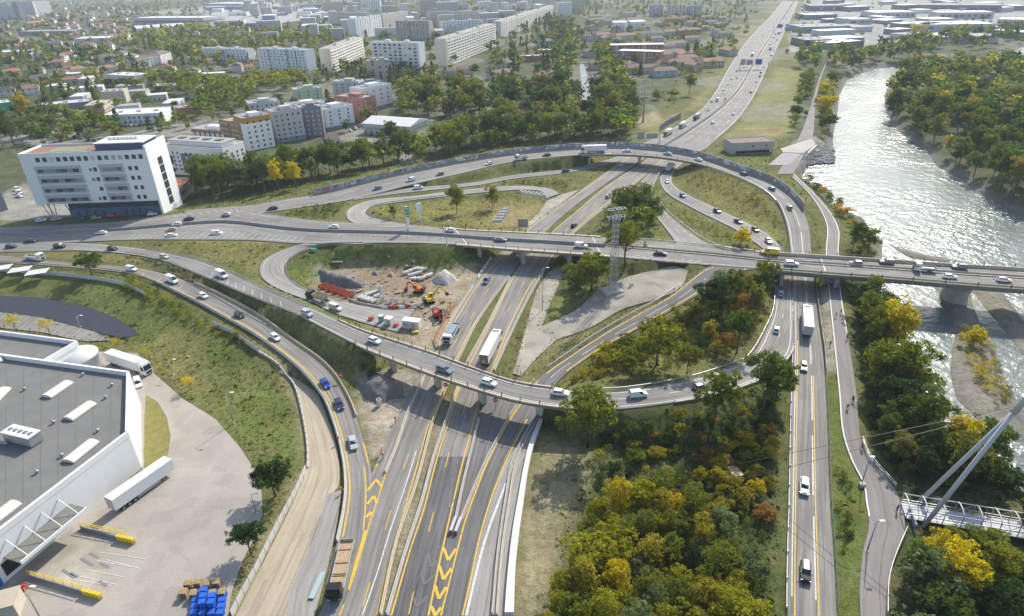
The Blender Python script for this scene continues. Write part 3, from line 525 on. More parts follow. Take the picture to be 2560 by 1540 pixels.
pline([(1114,1483),(1134,1397),(1154,1301),(1183,1202),(1222,1104),(1270,1010)],.3,M_YEL_L,BR,z=.03)
r=ROADS['branch']
stripe(rcurve(r,.12,.48,.97),.32,M_YEL_L,BR);stripe(rcurve(r,.86,.48,.97),.32,M_YEL_L,BR);stripe(rcurve(r,.52,.46,.9),.16,M_WHITE_L,BR,(9,5))
pline([(1219,1163),(1167,1306),(1123,1483)],.45,M_WHITE_L,ROADS['verge'].ob,z=.03)
for key,us in(('mw_left',(.2,.47,.74)),('mw_right',(.26,.5,.73))):
 r=ROADS[key];i=int(np.argmin(np.abs(r.L[:,1]-405)))/(r.n-1)
 for u in us:stripe(rcurve(r,u,i,1,.03),.2,M_WHITE_L,r.ob,(4,9))
 for u in(.06,.95):stripe(rcurve(r,u,i,1,.03),.25,M_WHITE_L,r.ob)
r=ROADS['ramp_l'];stripe(rcurve(r,.10,0.02,.82),.22,M_YEL_L,r.ob);stripe(rcurve(r,.84,0.02,.96),.22,M_YEL_L,r.ob);stripe(rcurve(r,.80,0.55,.96),.12,M_YELF,r.ob)
for t in(.31,.35,.40):stripe(np.array([rpt(r,t,.45),rpt(r,t-.004,.82)]),.18,M_WHITE_L,r.ob)
r=ROADS['overpass'];stripe(rcurve(r,.13,.1,.97),.2,M_WHITE_L,r.ob);stripe(rcurve(r,.90,.1,.93),.2,M_WHITE_L,r.ob);stripe(rcurve(r,.5,.68,.97),.14,M_WHITE_L,r.ob,(3,10))
for k in range(9):t=.295+k*.0125;stripe(np.array([rpt(r,t,.52),rpt(r,t-.003,.89)]),.16,M_WHITE_L,r.ob)
r=ROADS['main']
for u,t0,t1,d in((.10,.0,.32,None),(.26,0,.34,(3,6)),(.40,0,.33,(3,6)),(.62,.0,.99,(3,10)),(.56,.02,.6,None),(.93,.3,.99,None),(.17,.62,.99,(3,8)),(.30,.62,.99,(3,10)),(.06,.62,1,None),(.44,.55,.99,None),(.70,.0,.3,(3,10))):
 stripe(rcurve(r,u,t0,t1),.18,M_WHITE_L,r.ob,d)
stripe(rcurve(r,.06,.36,.60),.22,M_YELF,r.ob)
for k in range(26):t=.165+k*.0075;stripe(np.array([rpt(r,t,.78),rpt(r,t-.007,.97)]),.16,M_WHITE_L,r.ob)
for k in range(9):t=.672+k*.0065;stripe(np.array([rpt(r,t,.80),rpt(r,t-.01,.97)]),.2,M_WHITE_L,r.ob)
for k in range(14):t=.16+k*.008;stripe(np.array([rpt(r,t,.16),rpt(r,t-.006,.04)]),.16,M_WHITE_L,r.ob)
for t in(.512,.637,.822):stripe(np.array([rpt(r,t,.02),rpt(r,t,.98)]),.35,M_WHITE_L,r.ob,name='bridge_joint')
r=ROADS['flyover'];stripe(rcurve(r,.5,.02,.26),.16,M_WHITE_L,r.ob,(3,10));stripe(rcurve(r,.9,.02,.62),.18,M_WHITE_L,r.ob);stripe(rcurve(r,.46,.3,.62),.18,M_WHITE_L,r.ob,(10,4));stripe(rcurve(r,.15,.03,.62),.16,M_WHITE_L,r.ob)
stripe(rcurve(r,.42,.62,.995),.25,M_WHITE_L,r.ob,(20,6));stripe(rcurve(r,.92,.62,.99),.2,M_WHITE_L,r.ob);stripe(rcurve(r,.86,.82,.999),.2,M_YEL_L,r.ob);stripe(rcurve(r,.365,.86,.999),.2,M_YEL_L,r.ob);stripe(rcurve(r,.22,.62,.99),.15,M_GHOST,r.ob)
for key,us in(('slip_a',((.1,None),(.82,(3,4)))),('slip_b',((.1,None),(.9,None),(.5,(3,10)))),('loop_n',((.1,None),(.9,None))),('loop_s',((.1,None),(.92,None))),('exit',((.1,None),(.9,None)))):
 r=ROADS[key]
 for u,d in us:stripe(rcurve(r,u,.03,.93),.16,M_WHITE_L,r.ob,d)
r=ROADS['path'];stripe(rcurve(r,.03,.0,.9),.3,M_CONCW,r.ob,dz=.03,name='kerb_line');stripe(rcurve(r,.97,.0,.62),.3,M_CONCW,r.ob,dz=.03,name='kerb_line')
#-- concrete barriers: one thing per run, one part per block
def block_mesh(w0,w1,h,name):
 b=MB();prof=[(-w0/2,0),(-w0/2,.1*h/.9),(-w0/4,.38*h/.9),(-w1/2,h),(w1/2,h),(w0/4,.38*h/.9),(w0/2,.1*h/.9),(w0/2,0)]
 vs=[(x,p[0],p[1])for x in(-.5,.5)for p in prof];n=8
 b.mesh(vs,[(i,(i+1)%n,n+(i+1)%n,n+i)for i in range(n)]+[tuple(range(n))[::-1],tuple(range(n,2*n))]);return b
BLK={}
def barrier(P,label,m=None,h=.85,w=.6,blk=4.0,name='concrete_barrier',cat='barrier',group=None,part='barrier_block',wtop=.18,colors=None,gap=.05,z0=0.0):
 m=m or M_CONC;key=(m.name,h,w,wtop)
 if key not in BLK:me=block_mesh(w,wtop,h,part).data(part,m);me.flip_normals();BLK[key]=me
 P=resample(P,blk);root=empty(name,P[0],0,label,cat,group);inv=Matrix.Translation(-Vector(P[0]))
 for i in range(len(P)-1):
  a,b=Vector(P[i]),Vector(P[i+1]);d=b-a;L=d.length-gap
  q=d.to_track_quat('X','Z').to_matrix().to_4x4()
  o=bpy.data.objects.new(part,BLK[key]);COL.objects.link(o);o.parent=root
  mid=(a+b)/2+Vector((0,0,z0))
  o.matrix_local=inv@Matrix.Translation(mid)@q@Matrix.Diagonal((L,1,1,1))
  if colors:o.color=(*colors[i%len(colors)],1)
 return root
def bar_px(pts,label,z=0.0,**k):return barrier(crom(world(pts,z),len(pts)*10),label,**k)
bar_px([(916,1483),(954,1306),(999,1176),(1019,1104),(1040,1024),(1076,931),(1103,868)],'concrete barrier on the left edge of the motorway median, south of the curved overpass',M_CONC if 0 else 0.02,m=M_TAN)
bar_px([(931,1483),(975,1332),(1014,1213),(1043,1104),(1074,1015),(1098,945),(1127,870)],'concrete barrier on the right edge of the motorway median, south of the curved overpass',0.02)
bar_px([(1130,1104),(1110,1189),(1097,1254)],'left arm of the pale concrete barriers enclosing the pointed gore',0.02)
bar_px([(1154,1010),(1130,1104)],'short concrete barrier under the overpass right of the middle carriageway',0.02)
bar_px([(1174,1104),(1147,1164),(1110,1254)],'right arm of the pale concrete barriers enclosing the pointed gore',0.02)
bar_px([(1287,917),(1225,1010),(1174,1104)],'concrete barrier left of the dark slip road where it passes under the overpass',0.02)
bar_px([(1303,990),(1265,1050),(1231,1125),(1222,1176),(1199,1332),(1186,1483)],'new pale concrete barrier between the narrow verge and the white parapet wall',0.03)
bar_px([(1310,990),(1272,1050),(1240,1125),(1231,1176),(1208,1332),(1196,1483)],'second barrier row running close behind the new pale one beside the white parapet wall',0.03,h=.7)
bar_px([(1103,868),(1152,772),(1226,668)],'concrete barrier left of the grassy median between the overpass and the main bridge',0.02)
bar_px([(1127,870),(1173,787),(1230,672)],'concrete barrier right of the grassy median between the overpass and the main bridge',0.02)
bar_px([(1190,894),(1243,778),(1283,700),(1325,630)],'concrete barrier between the motorway and the beige gravel apron',0.02)
bar_px([(928,1140),(955,1075),(980,1000),(1020,912)],'concrete barrier left of the motorway below the overpass, beside the gravel heap',0.02)
bar_px([(1052,840),(1105,742),(1140,690)],'pale concrete barrier along the motorway edge of the building site',0.02,m=M_CONC)
bar_px([(1150,672),(1171,640),(1185,620)],'broken row of white barrier blocks beside the motorway near the main bridge',0.02,m=M_CONCW,gap=1.2)
r=ROADS['ramp_l']
barrier(rcurve(r,-.02,.42,.83),'long concrete barrier on the outer side of the curved lorry slip road',m=M_TAN);barrier(rcurve(r,1.0,.34,.96),'concrete barrier between the lorry slip road and the beige haul track',m=M_CONC)
r=ROADS['main']
barrier(rcurve(r,.49,.0,.645),'grey median wall running along the main road and across its bridge',m=M_CONCD,h=1.0,blk=8.0,wtop=.4,w=.7)
barrier(rcurve(r,.055,.775,.99),'concrete parapet on the far edge of the river bridge',m=M_TAN,h=1.0,blk=8.0,wtop=.35,name='bridge_parapet',cat='parapet')
barrier(rcurve(r,.995,.775,.99),'concrete parapet on the near edge of the river bridge',m=M_TAN,h=.8,blk=8.0,wtop=.35,name='bridge_parapet',cat='parapet')
barrier(rcurve(ROADS['flyover'],1.0,.6,.72),'concrete divider between the riverside road and the loop joining it',m=M_CONC,h=.8)
r=ROADS['mw_left']
for key,lab in(('mw_left','dark median barrier far up the motorway beyond the graffiti flyover'),):
 i=int(np.argmin(np.abs(r.L[:,1]-370)))/(r.n-1);barrier(rcurve(r,1.004,i,.985),lab,m=M_CONCD,blk=16.0,h=.9)
barrier(rcurve(r,1.0,.395,.545),'rusty median barrier between the main bridge and the graffiti flyover',m=M_RUST,blk=8.0,h=.8)
barrier(rcurve(ROADS['mw_right'],-.01,.42,.56),'second rusty median barrier between the main bridge and the graffiti flyover',m=M_TAN,blk=8.0,h=.6)
wl=crom(world([(1216,1483),(1222,1400),(1234,1291),(1249,1202),(1262,1130),(1275,1075),(1301,1010)],0.05),60);wr=crom(world([(1238,1483),(1243,1358),(1259,1228),(1280,1099),(1310,1010)],0.05),60)
root=empty('parapet_wall',wl[0],0,'long new white concrete parapet wall right of the motorway','wall')
for i in range(0,58,2):
 p,q,s,t=wl[i],wl[i+2],wr[i+2],wr[i];w_=MB();c=(p+q+s+t)/4;k=.994
 w_.prism([tuple(((x-c)*k+c-wl[0])[:2])for x in(p,q,s,t)],-.2,.9,M_CONCW);w_.build('wall_slab',None,root)
#-- guard rails with posts
PB=MB();PB.box((0,0,.4),(.14,.1,1.3),m=M_RUST);POSTM=PB.data('post');PB=MB();PB.box((0,0,.4),(.12,.09,1.2),m=M_STEEL);POSTG=PB.data('post')
PB=MB();PB.box((0,0,.55),(.22,.22,1.5),m=mat('dark_post',(.10,.07,.05),.8));POSTD=PB.data('post')
def rail(P,label,m=None,post=None,step=4.0,hs=(.65,),th=(.05,.30),name='guard_rail',cat='guard rail',postname='post',merge=False):
 m=m or M_STEEL;post=post or POSTG;P=resample(P,2.0);root=empty(name,P[0],0,label,cat);N=side(P);o0=P[0]
 for h in hs:
  V=[];n=len(P)
  for a,b in((-th[0],-th[1]/2),(th[0],-th[1]/2),(th[0],th[1]/2),(-th[0],th[1]/2)):Q=P+N*a-o0;Q[:,2]+=h+b;V.append(Q)
  F=[(k*n+i,((k+1)%4)*n+i,((k+1)%4)*n+i+1,k*n+i+1)for k in range(4)for i in range(n-1)]
  link('rail',np_mesh('rail',np.vstack(V),np.array(F),[m]),root)
 Q=resample(P,step)
 for p in Q:link(postname,post,root,Vector(p-o0))
 return root
r=ROADS['ramp_l'];rail(rcurve(r,1.06,0,.36),'rusty guard rail below the lorry slip road, above the grass bank',M_RUST,POSTM,5);rail(rcurve(r,-.1,.02,.42),'guard rail on the upper side of the lorry slip road',M_RUST,POSTM,6)
r=ROADS['overpass']
rail(rcurve(r,-.03,.2,.44),'steel guard rail on the upper side of the curved slip road before the overpass',M_STEEL,POSTG,5);rail(rcurve(r,1.03,.16,.42),'steel guard rail on the lower side of the curved slip road before the overpass',M_STEEL,POSTG,6)
rail(rcurve(r,-.05,.68,.97),'steel guard rail on the inner side of the loop by the yellow bushes',M_STEEL,POSTG,5);rail(rcurve(r,1.03,.70,.83),'low kerb rail on the outer side of the loop',M_CONC,POSTG,6,hs=(.25,),th=(.2,.3))
rail(rcurve(ROADS['loop_s'],1.05,.05,.75),'guard rail inside the pale construction loop',M_RUST,POSTM,5);rail(rcurve(ROADS['loop_n'],1.06,.05,.6),'guard rail inside the northern loop',M_RUST,POSTM,6)
r=ROADS['branch'];rail(rcurve(r,-.12,.50,.86),'double steel guard rail left of the yellow-lined slip road',M_STEEL,POSTG,5,hs=(.4,.8));rail(rcurve(r,1.14,.48,.93),'guard rail right of the yellow-lined slip road',M_RUST,POSTM,6)
rail(rcurve(ROADS['main'],.455,.648,.99),'rusty double guard rail on the centre line of the river bridge',M_RUST,POSTM,8,hs=(.35,.7));rail(rcurve(ROADS['main'],.0,.65,.77),'white edge rail on the far side of the bridge above the riverside road',M_STEEL,POSTG,6)
rail(rcurve(ROADS['slip_a'],1.1,.25,.97),'guard rail right of the wide slip road up to the main road',M_STEEL,POSTG,6);rail(rcurve(ROADS['flyover'],1.06,.40,.60),'blue grey guard rail inside the bend of the flyover',M_STEEL,POSTG,6)
rail(rcurve(ROADS['mw_left'],-.01,.565,.9),'guard rail on the far left edge of the distant motorway',M_STEEL,POSTG,12);rail(rcurve(ROADS['mw_right'],1.01,.60,.9),'guard rail on the far right edge of the distant motorway',M_STEEL,POSTG,12)
rail(rcurve(ROADS['flyover'],-.02,.74,.995),'low fence on the river side of the riverside road',mat('green_mesh',(.05,.11,.09),.7),POSTG,5,hs=(.5,1.0),th=(.05,.12),name='wire_fence',cat='fence')
rail(rcurve(ROADS['flyover'],1.03,.74,.995),'white kerb rail on the left edge of the riverside road',M_CONCW,POSTG,6,hs=(.25,),th=(.09,.15))
P=crom(world([(2077,1060),(2092,1100),(2157,1175)],1.0),20);rail(P,'white handrail along the cycle path before the footbridge',M_WHITEP,POSTG,4,hs=(.6,1.1),th=(.04,.08),name='handrail',cat='railing')
P=crom(world([(2183,1278),(2150,1358),(2138,1410),(2136,1483)],1.0),20);rail(P,'white handrail along the cycle path below the footbridge',M_WHITEP,POSTG,4,hs=(.6,1.1),th=(.04,.08),name='handrail',cat='railing')
#-- bridges
def deck(key,t0,t1,label,depth=1.4,par=True,post_step=4.6,piers=(),name='road_bridge',slabm=None,over=.9,railh=(1.0,),pu=(.3,.7),pierw=1.2):
 r=ROADS[key];A,B=rcurve(r,0,t0,t1,step=2.5),rcurve(r,1,t0,t1,step=2.5);n=len(A);o0=A[0].copy()
 root=empty(name,o0,0,label,'bridge');D=B-A;D[:,2]=0;D/=np.linalg.norm(D,axis=1)[:,None]
 A2,B2=A-D*over-o0,B+D*over-o0
 V=[]
 for P,z in((A2,-.03),(A2,-.55),(A2+D*(over+.6),-.75),(A2+D*(over+1.2),-depth),(B2-D*(over+1.2),-depth),(B2-D*(over+.6),-.75),(B2,-.55),(B2,-.03)):Q=P.copy();Q[:,2]+=z;V.append(Q)
 F=[(k*n+i,k*n+i+1,(k+1)*n+i+1,(k+1)*n+i)for k in range(7)for i in range(n-1)]
 link('deck',np_mesh('deck',np.vstack(V),np.array(F),[M_CONCD]),root)
 if par:
  for P,s in((A2,1),(B2,-1)):
   V=[]
   for q,z in((0,-.6),(0,.32),(over*.98,.32),(over*.98,-.02)):Q=P+D*s*q;Q[:,2]+=z;V.append(Q)
   F=[(k*n+i,k*n+i+1,(k+1)*n+i+1,(k+1)*n+i)for k in range(3)for i in range(n-1)]
   link('parapet_kerb',np_mesh('parapet_kerb',np.vstack(V),np.array(F),[slabm or M_TAN]),root)
   Q=P+D*s*.2
   for q in resample(Q,post_step):link('post',POSTD,root,Vector(q)+Vector((0,0,.1)))
   for h in railh:
    W=resample(Q,2.5);mm=MB();mm.tube([w+np.array([0,0,h+.2])for w in W],.05,4,M_RUST);mm.build('rail',None,root)
 for t in piers:
  for u in pu:
   p=rpt(r,t,u);g=gz(p[0],p[1]);d=rpt(r,t,1)-rpt(r,t,0);b=MB();b.box((0,0,(p[2]-depth+g)/2-.3),(2.4,pierw,p[2]-depth-g+.6),m=M_CONC)
   o=b.build('pier',None,root,(p[0]-o0[0],p[1]-o0[1],-o0[2]),math.atan2(d[1],d[0]))
 return root
deck('overpass',.478,.655,'curved concrete overpass with brown posts crossing the motorway',piers=(.521,.559,.594,.634),pu=(.5,),railh=(.9,))
deck('main',.50,.645,'wide main road bridge over the motorway in the middle of the interchange',piers=(.525,.567,.61),pu=(.2,.5,.8))
deck('main',.772,1.0,'long concrete bridge carrying the main road over the riverside road and river',depth=2.2,piers=(.79,.832),pu=(.2,.5,.8),post_step=9)
deck('flyover',.368,.50,'curved flyover carrying the graffiti wall across the motorway',piers=(.378,.429,.49),pu=(.3,.7),post_step=6)
b=MB();p=at(2296,722,WZ);b.lathe([(3.6,0),(3.4,1),(2.9,6),(3.3,8.2)],(0,0,-2.2),10,M_CONC);o=b.build('river_pier',M_CONC,bpy.data.objects['road_bridge.001'])
o.matrix_parent_inverse=Matrix();o.location=Vector((p.x,p.y,WZ))-bpy.data.objects['road_bridge.001'].location;o.scale=(1.0,1.7,1.0)
#-- graffiti wall
def graffiti(name,dark=False):
 m=bpy.data.materials.new(name);m.use_nodes=True;n,l,b=nd(m);b.inputs['Roughness'].default_value=.8
 tc=n.new('ShaderNodeTexCoord');oi=n.new('ShaderNodeObjectInfo');ad=n.new('ShaderNodeVectorMath');ad.operation='ADD'
 sc=n.new('ShaderNodeVectorMath');sc.operation='SCALE';sc.inputs['Scale'].default_value=1.0
 cb=n.new('ShaderNodeCombineXYZ');k=n.new('ShaderNodeMath');k.operation='MULTIPLY';k.inputs[1].default_value=500;l.new(oi.outputs['Random'],k.inputs[0]);l.new(k.outputs[0],cb.inputs[0])
 l.new(tc.outputs['Object'],ad.inputs[0]);l.new(cb.outputs[0],ad.inputs[1])
 ns=n.new('ShaderNodeTexNoise');ns.inputs['Scale'].default_value=.9;ns.inputs['Detail'].default_value=2;l.new(ad.outputs[0],ns.inputs[0])
 mx=n.new('ShaderNodeMix');mx.data_type='VECTOR';mx.inputs[0].default_value=.35;l.new(ad.outputs[0],mx.inputs[4]);l.new(ns.outputs['Color'],mx.inputs[5])
 vo=n.new('ShaderNodeTexVoronoi');vo.inputs['Scale'].default_value=1.25;l.new(mx.outputs[1],vo.inputs['Vector'])
 ve=n.new('ShaderNodeTexVoronoi');ve.feature='DISTANCE_TO_EDGE';ve.inputs['Scale'].default_value=1.25;l.new(mx.outputs[1],ve.inputs['Vector'])
 sp=n.new('ShaderNodeSeparateColor');l.new(vo.outputs['Color'],sp.inputs[0])
 cr=n.new('ShaderNodeValToRGB');cr.color_ramp.interpolation='CONSTANT';e=cr.color_ramp.elements
 pal=[(.62,.62,.62),(.24,.24,.25),(.70,.68,.66),(.45,.10,.08),(.66,.66,.64),(.20,.30,.46),(.5,.5,.5),(.30,.45,.55),(.3,.27,.26),(.55,.22,.10),(.72,.72,.70),(.42,.45,.5)]
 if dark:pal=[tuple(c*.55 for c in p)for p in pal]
 e[0].color=(*pal[0],1);e[1].position=1/12;e[1].color=(*pal[1],1)
 for i in range(2,12):x=e.new(i/12);x.color=(*pal[i],1)
 l.new(sp.outputs[0],cr.inputs[0])
 mr=n.new('ShaderNodeMapRange');mr.inputs[1].default_value=.05;mr.inputs[2].default_value=.08;l.new(ve.outputs['Distance'],mr.inputs[0])
 fm=n.new('ShaderNodeMix');fm.data_type='RGBA';l.new(mr.outputs[0],fm.inputs[0]);fm.inputs[6].default_value=(.16,.16,.17,1);l.new(cr.outputs[0],fm.inputs[7])
 ds=n.new('ShaderNodeMix');ds.data_type='RGBA';ds.inputs[0].default_value=.25;l.new(fm.outputs[2],ds.inputs[6]);ds.inputs[7].default_value=(.45,.43,.40,1)
 l.new(ds.outputs[2],b.inputs['Base Color']);return m
M_GRAF=graffiti('graffiti');M_GRAFD=graffiti('faded_graffiti',True)
def panel_wall(P,label,h,m,step=4.0,th=.2,z0=0.0,part='wall_panel',name='graffiti_wall',base=None):
 P=resample(P,step);root=empty(name,P[0],0,label,'wall');inv=Matrix.Translation(-Vector(P[0]));bm_=MB();bm_.box((0,0,.5),(1,th,1),m=m);me=bm_.data(part)
 b2=MB();b2.box((0,0,.5),(1,th+.25,1),m=base or M_CONCD);me2=b2.data('wall_base')
 for i in range(len(P)-1):
  a,b=Vector(P[i]),Vector(P[i+1]);d=b-a;q=d.to_track_quat('X','Z').to_matrix().to_4x4();mid=(a+b)/2
  for mm,nm,zz,hh in((me,part,z0+(.9 if base is not False else 0),h*rng.uniform(.96,1.03)),(me2,'wall_base',z0,.9)):
   if nm=='wall_base' and base is False:continue
   o=bpy.data.objects.new(nm,mm);COL.objects.link(o);o.parent=root
   o.matrix_local=inv@Matrix.Translation(mid+Vector((0,0,zz)))@q@Matrix.Diagonal((d.length-.05,1,hh,1))
 return root,P
r=ROADS['flyover'];GW,GP=panel_wall(rcurve(r,-.05,.103,.635),'long graffiti covered wall along the outer edge of the curved flyover',2.0,M_GRAF)
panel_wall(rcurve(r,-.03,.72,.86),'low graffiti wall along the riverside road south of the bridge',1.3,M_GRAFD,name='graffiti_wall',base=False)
def text_mesh(s,size,m,name='graffiti_lettering',ext=.01,shear=0.0):
 cu=bpy.data.curves.new('t','FONT');cu.body=s;cu.size=size;cu.extrude=ext;cu.align_x='CENTER';cu.align_y='CENTER';cu.shear=shear;cu.resolution_u=2
 o=bpy.data.objects.new('t',cu);COL.objects.link(o);dg=bpy.context.evaluated_depsgraph_get();dg.update();me=bpy.data.meshes.new_from_object(o.evaluated_get(dg));me.name=name
 bpy.data.objects.remove(o);me.materials.clear();me.materials.append(m);return me
M_GW=mat('graffiti_white',(.72,.72,.72),.7);M_GB=mat('graffiti_black',(.03,.03,.035),.7);M_GR=mat('graffiti_red',(.45,.05,.04),.7);M_GBL=mat('graffiti_blue',(.08,.22,.5),.7)
def letter(s,px_,py_,m,size=2.2,sx=1.0):
 q=min(range(len(GP)-1),key=lambda i:(proj(GP[i])[0]-px_)**2+(proj(GP[i])[1]-py_)**2);a,b=Vector(GP[q]),Vector(GP[q+1]);d=(b-a).normalized();n_=Vector((d.y,-d.x,0));n_.normalize()
 if n_.dot(CP-a)<0:n_=-n_
 xd=Vector((0,0,1)).cross(n_);o=link('graffiti_lettering',text_mesh(s,size,m),GW)
 o.matrix_local=Matrix.Translation(-Vector(GP[0]))@Matrix.Translation(a+n_*.14+Vector((0,0,1.95)))@Matrix(((xd.x*sx,0,n_.x,0),(xd.y*sx,0,n_.y,0),(0,1,0,0),(0,0,0,1)))
for a in(('EUPAUN',1290,366,M_GB,2.5,1.6),('ATA',1490,352,M_GB,2.4,1.6),('SRO',880,445,M_GBL,2.2,1.6),('NSEA',1560,352,M_GW,2.2,1.5),('OK',1060,404,M_GW,2.2,1.7),('AS',820,456,M_GR,2.3,1.6),('RZE',1170,384,M_GR,2.3,1.5),('DVMS',1882,445,M_GW,2.2,1.0),('KRS',1905,470,M_GW,2.1,1.0),('SEC',1760,395,M_GW,2.1,1.4),('PE',1650,368,M_GB,2.2,1.5),('LAUN',960,424,M_GB,2.2,1.4)):letter(*a)
#-- buildings
def hpx(P,ytop):
 lo,hi=0.5,90.0
 for _ in range(40):
  m=(lo+hi)/2
  if proj((P[0],P[1],P[2]+m))[1]>ytop:lo=m
  else:hi=m
 return lo
WINM={}
def winmesh(m,name='window'):
 if(m.name,name)not in WINM:b=MB();b.box((0,0,0),(1,.16,1),m=m);WINM[(m.name,name)]=b.data(name)
 return WINM[(m.name,name)]
M_ROOFG=mat('grey_flat_roof',(.36,.355,.34),.9,var=.12,scale=.3);M_ROOFW=mat('white_roof',(.68,.68,.66),.7,var=.08,scale=.2);M_ROOFT=mat('tan_roof',(.46,.40,.30),.9,var=.12,scale=.3)
M_TILE=mat('terracotta_tiles',(.33,.17,.11),.85,var=.18,scale=1.2);M_TILEB=mat('brown_tiles',(.20,.145,.12),.85,var=.18,scale=1.2);M_TILED=mat('dark_tiles',(.10,.085,.09),.85,var=.18,scale=1.2);M_TILEO=mat('orange_tiles',(.48,.19,.08),.85,var=.15,scale=1.2)
M_CREAM=mat('cream_render',(.62,.57,.48),.85,var=.06,scale=.4);M_BEIGE=mat('beige_render',(.52,.47,.39),.85,var=.06,scale=.4);M_LGREY=mat('light_grey_render',(.50,.50,.50),.8,var=.05,scale=.4);M_DGREY=mat('dark_grey_render',(.21,.215,.23),.8,var=.06,scale=.4)
M_OCHRE=mat('ochre_cladding',(.50,.26,.07),.8,var=.08,scale=.6);M_SALMON=mat('salmon_render',(.48,.21,.15),.8,var=.06,scale=.4);M_GREENR=mat('pale_green_render',(.42,.52,.36),.8,var=.06,scale=.4);M_BRICK=mat('brick_wall',(.36,.17,.105),.85,var=.12,scale=.8);M_NAVY=mat('navy_cladding',(.095,.12,.19),.6,var=.1,scale=.5);M_BLUEG=mat('blue_grey_cladding',(.22,.27,.34),.6,var=.08,scale=.5)
M_BALC=mat('balcony_panel',(.42,.42,.40),.6,var=.05,scale=1);M_SLATE=mat('shutter',(.16,.16,.16),.7,var=.5,scale=.4)
BLDS=[]
class Bld:
 """box building: a, b are the photo pixels of the two ends of its front wall on the ground"""
 def __init__(s,name,label,a,b,depth,h=None,ytop=None,wall=None,roof=None,cat='building',group=None,parapet=.6,roofh=.0,z=None,wname='wall'):
  A=gat(*a)if z is None else at(*a,z);B=gat(*b)if z is None else at(*b,z);A.z=B.z=min(A.z,B.z);s.A=A;d=B-A;s.W=d.length;s.D=depth
  s.h=h or hpx(A,ytop);s.rz=math.atan2(d.y,d.x);BLDS.append((A.x,A.y,s.rz,s.W,depth));s.root=empty(name,A,s.rz,label,cat,group);s.wall=wall;s.roofm=roof or M_ROOFG
  w=MB();w.prism([(0,0),(s.W,0),(s.W,depth),(0,depth)],-1.0,s.h,wall);w.build(wname,None,s.root)
  if parapet is not None:
   r_=MB();r_.prism([(.35,.35),(s.W-.35,.35),(s.W-.35,depth-.35),(.35,depth-.35)],s.h-.05,s.h+.06,s.roofm);r_.build('roof',None,s.root)
   if parapet>0:
    p=MB();t=.3
    for c,dd in(((s.W/2,t/2-.02),(s.W+.04,t)),((s.W/2,depth-t/2+.02),(s.W+.04,t)),((t/2-.02,depth/2),(t,depth-2*t+.02)),((s.W-t/2+.02,depth/2),(t,depth-2*t+.02))):p.box((c[0],c[1],s.h+parapet/2),(dd[0],dd[1],parapet),m=wall)
    p.build('parapet',None,s.root)
 def pos(s,face,u,z,out=.03):
  W,D=s.W,s.D
  return{'F':((u*W,-out,z),0),'R':((W+out,u*D,z),math.pi/2),'L':((-out,(1-u)*D,z),-math.pi/2),'B':(((1-u)*W,D+out,z),math.pi)}[face]
 def panel(s,face,u0,u1,z0,z1,m,name='window',out=.03,th=None):
  c,rz=s.pos(face,(u0+u1)/2,(z0+z1)/2,out);L=(s.W if face in 'FB' else s.D)*(u1-u0)
  o=link(name,winmesh(m,name),s.root,c,(0,0,rz));o.scale=(L,(th or.16)/.16,z1-z0);return o
 def windows(s,face,cols,rows,z0,dz,w=1.4,h=1.5,m=None,u0=.03,u1=.97,skip=None,name='window',out=.0,pick=1.0,merge=False):
  m0=m;L=s.W if face in 'FB' else s.D;mb=MB()
  for j in range(rows):
   for i in range(cols):
    if(skip and skip(i,j))or rng.random()>pick:continue
    u=u0+(u1-u0)*(i+.5)/cols;q_=rng.random();m=m0 or(M_GLASS if q_<.62 else M_SLATE if q_<.82 else M_BALC if q_<.92 else M_CREAM)
    if merge:
     c,rz=s.pos(face,u,z0+j*dz+h/2,out);mb.box(c,(w,.16,h),rz,m)
    else:s.panel(face,u-w/2/L,u+w/2/L,z0+j*dz,z0+j*dz+h,m,name,out)
  if merge and mb.f:tag(mb.build(name+'s' if not name.endswith('s')else name,None,s.root),kind='stuff')
 def roofbox(s,x,y,dx,dy,h,m=None,name='roof_unit'):b=MB();b.box((x,y,s.h+h/2),(dx,dy,h),m=m or M_LGREY);return b.build(name,None,s.root)
 def gable(s,rise,m,over=.5,along='x',hip=0.0,name='roof'):
  W,D,h=s.W,s.D,s.h;b=MB();o=over
  if along=='x':
   k=hip*D/2;v=[(-o,-o,h-.1),(W+o,-o,h-.1),(W+o,D+o,h-.1),(-o,D+o,h-.1),(-o+k,D/2,h+rise),(W+o-k,D/2,h+rise)]
   f=[(0,1,5,4),(2,3,4,5),(1,2,5),(3,0,4),(3,2,1,0)]
  else:
   k=hip*W/2;v=[(-o,-o,h-.1),(W+o,-o,h-.1),(W+o,D+o,h-.1),(-o,D+o,h-.1),(W/2,-o+k,h+rise),(W/2,D+o-k,h+rise)]
   f=[(0,1,4),(1,2,5,4),(2,3,5),(3,0,4,5),(3,2,1,0)]
  b.mesh(v,f,m);ro=b.build(name,None,s.root)
  if rng.random()<.6:c=MB();c.box((W*.3,D*.5,h+rise+.2),(.7,.7,1.4),m=M_BEIGE);c.build('chimney',None,ro)
  return ro
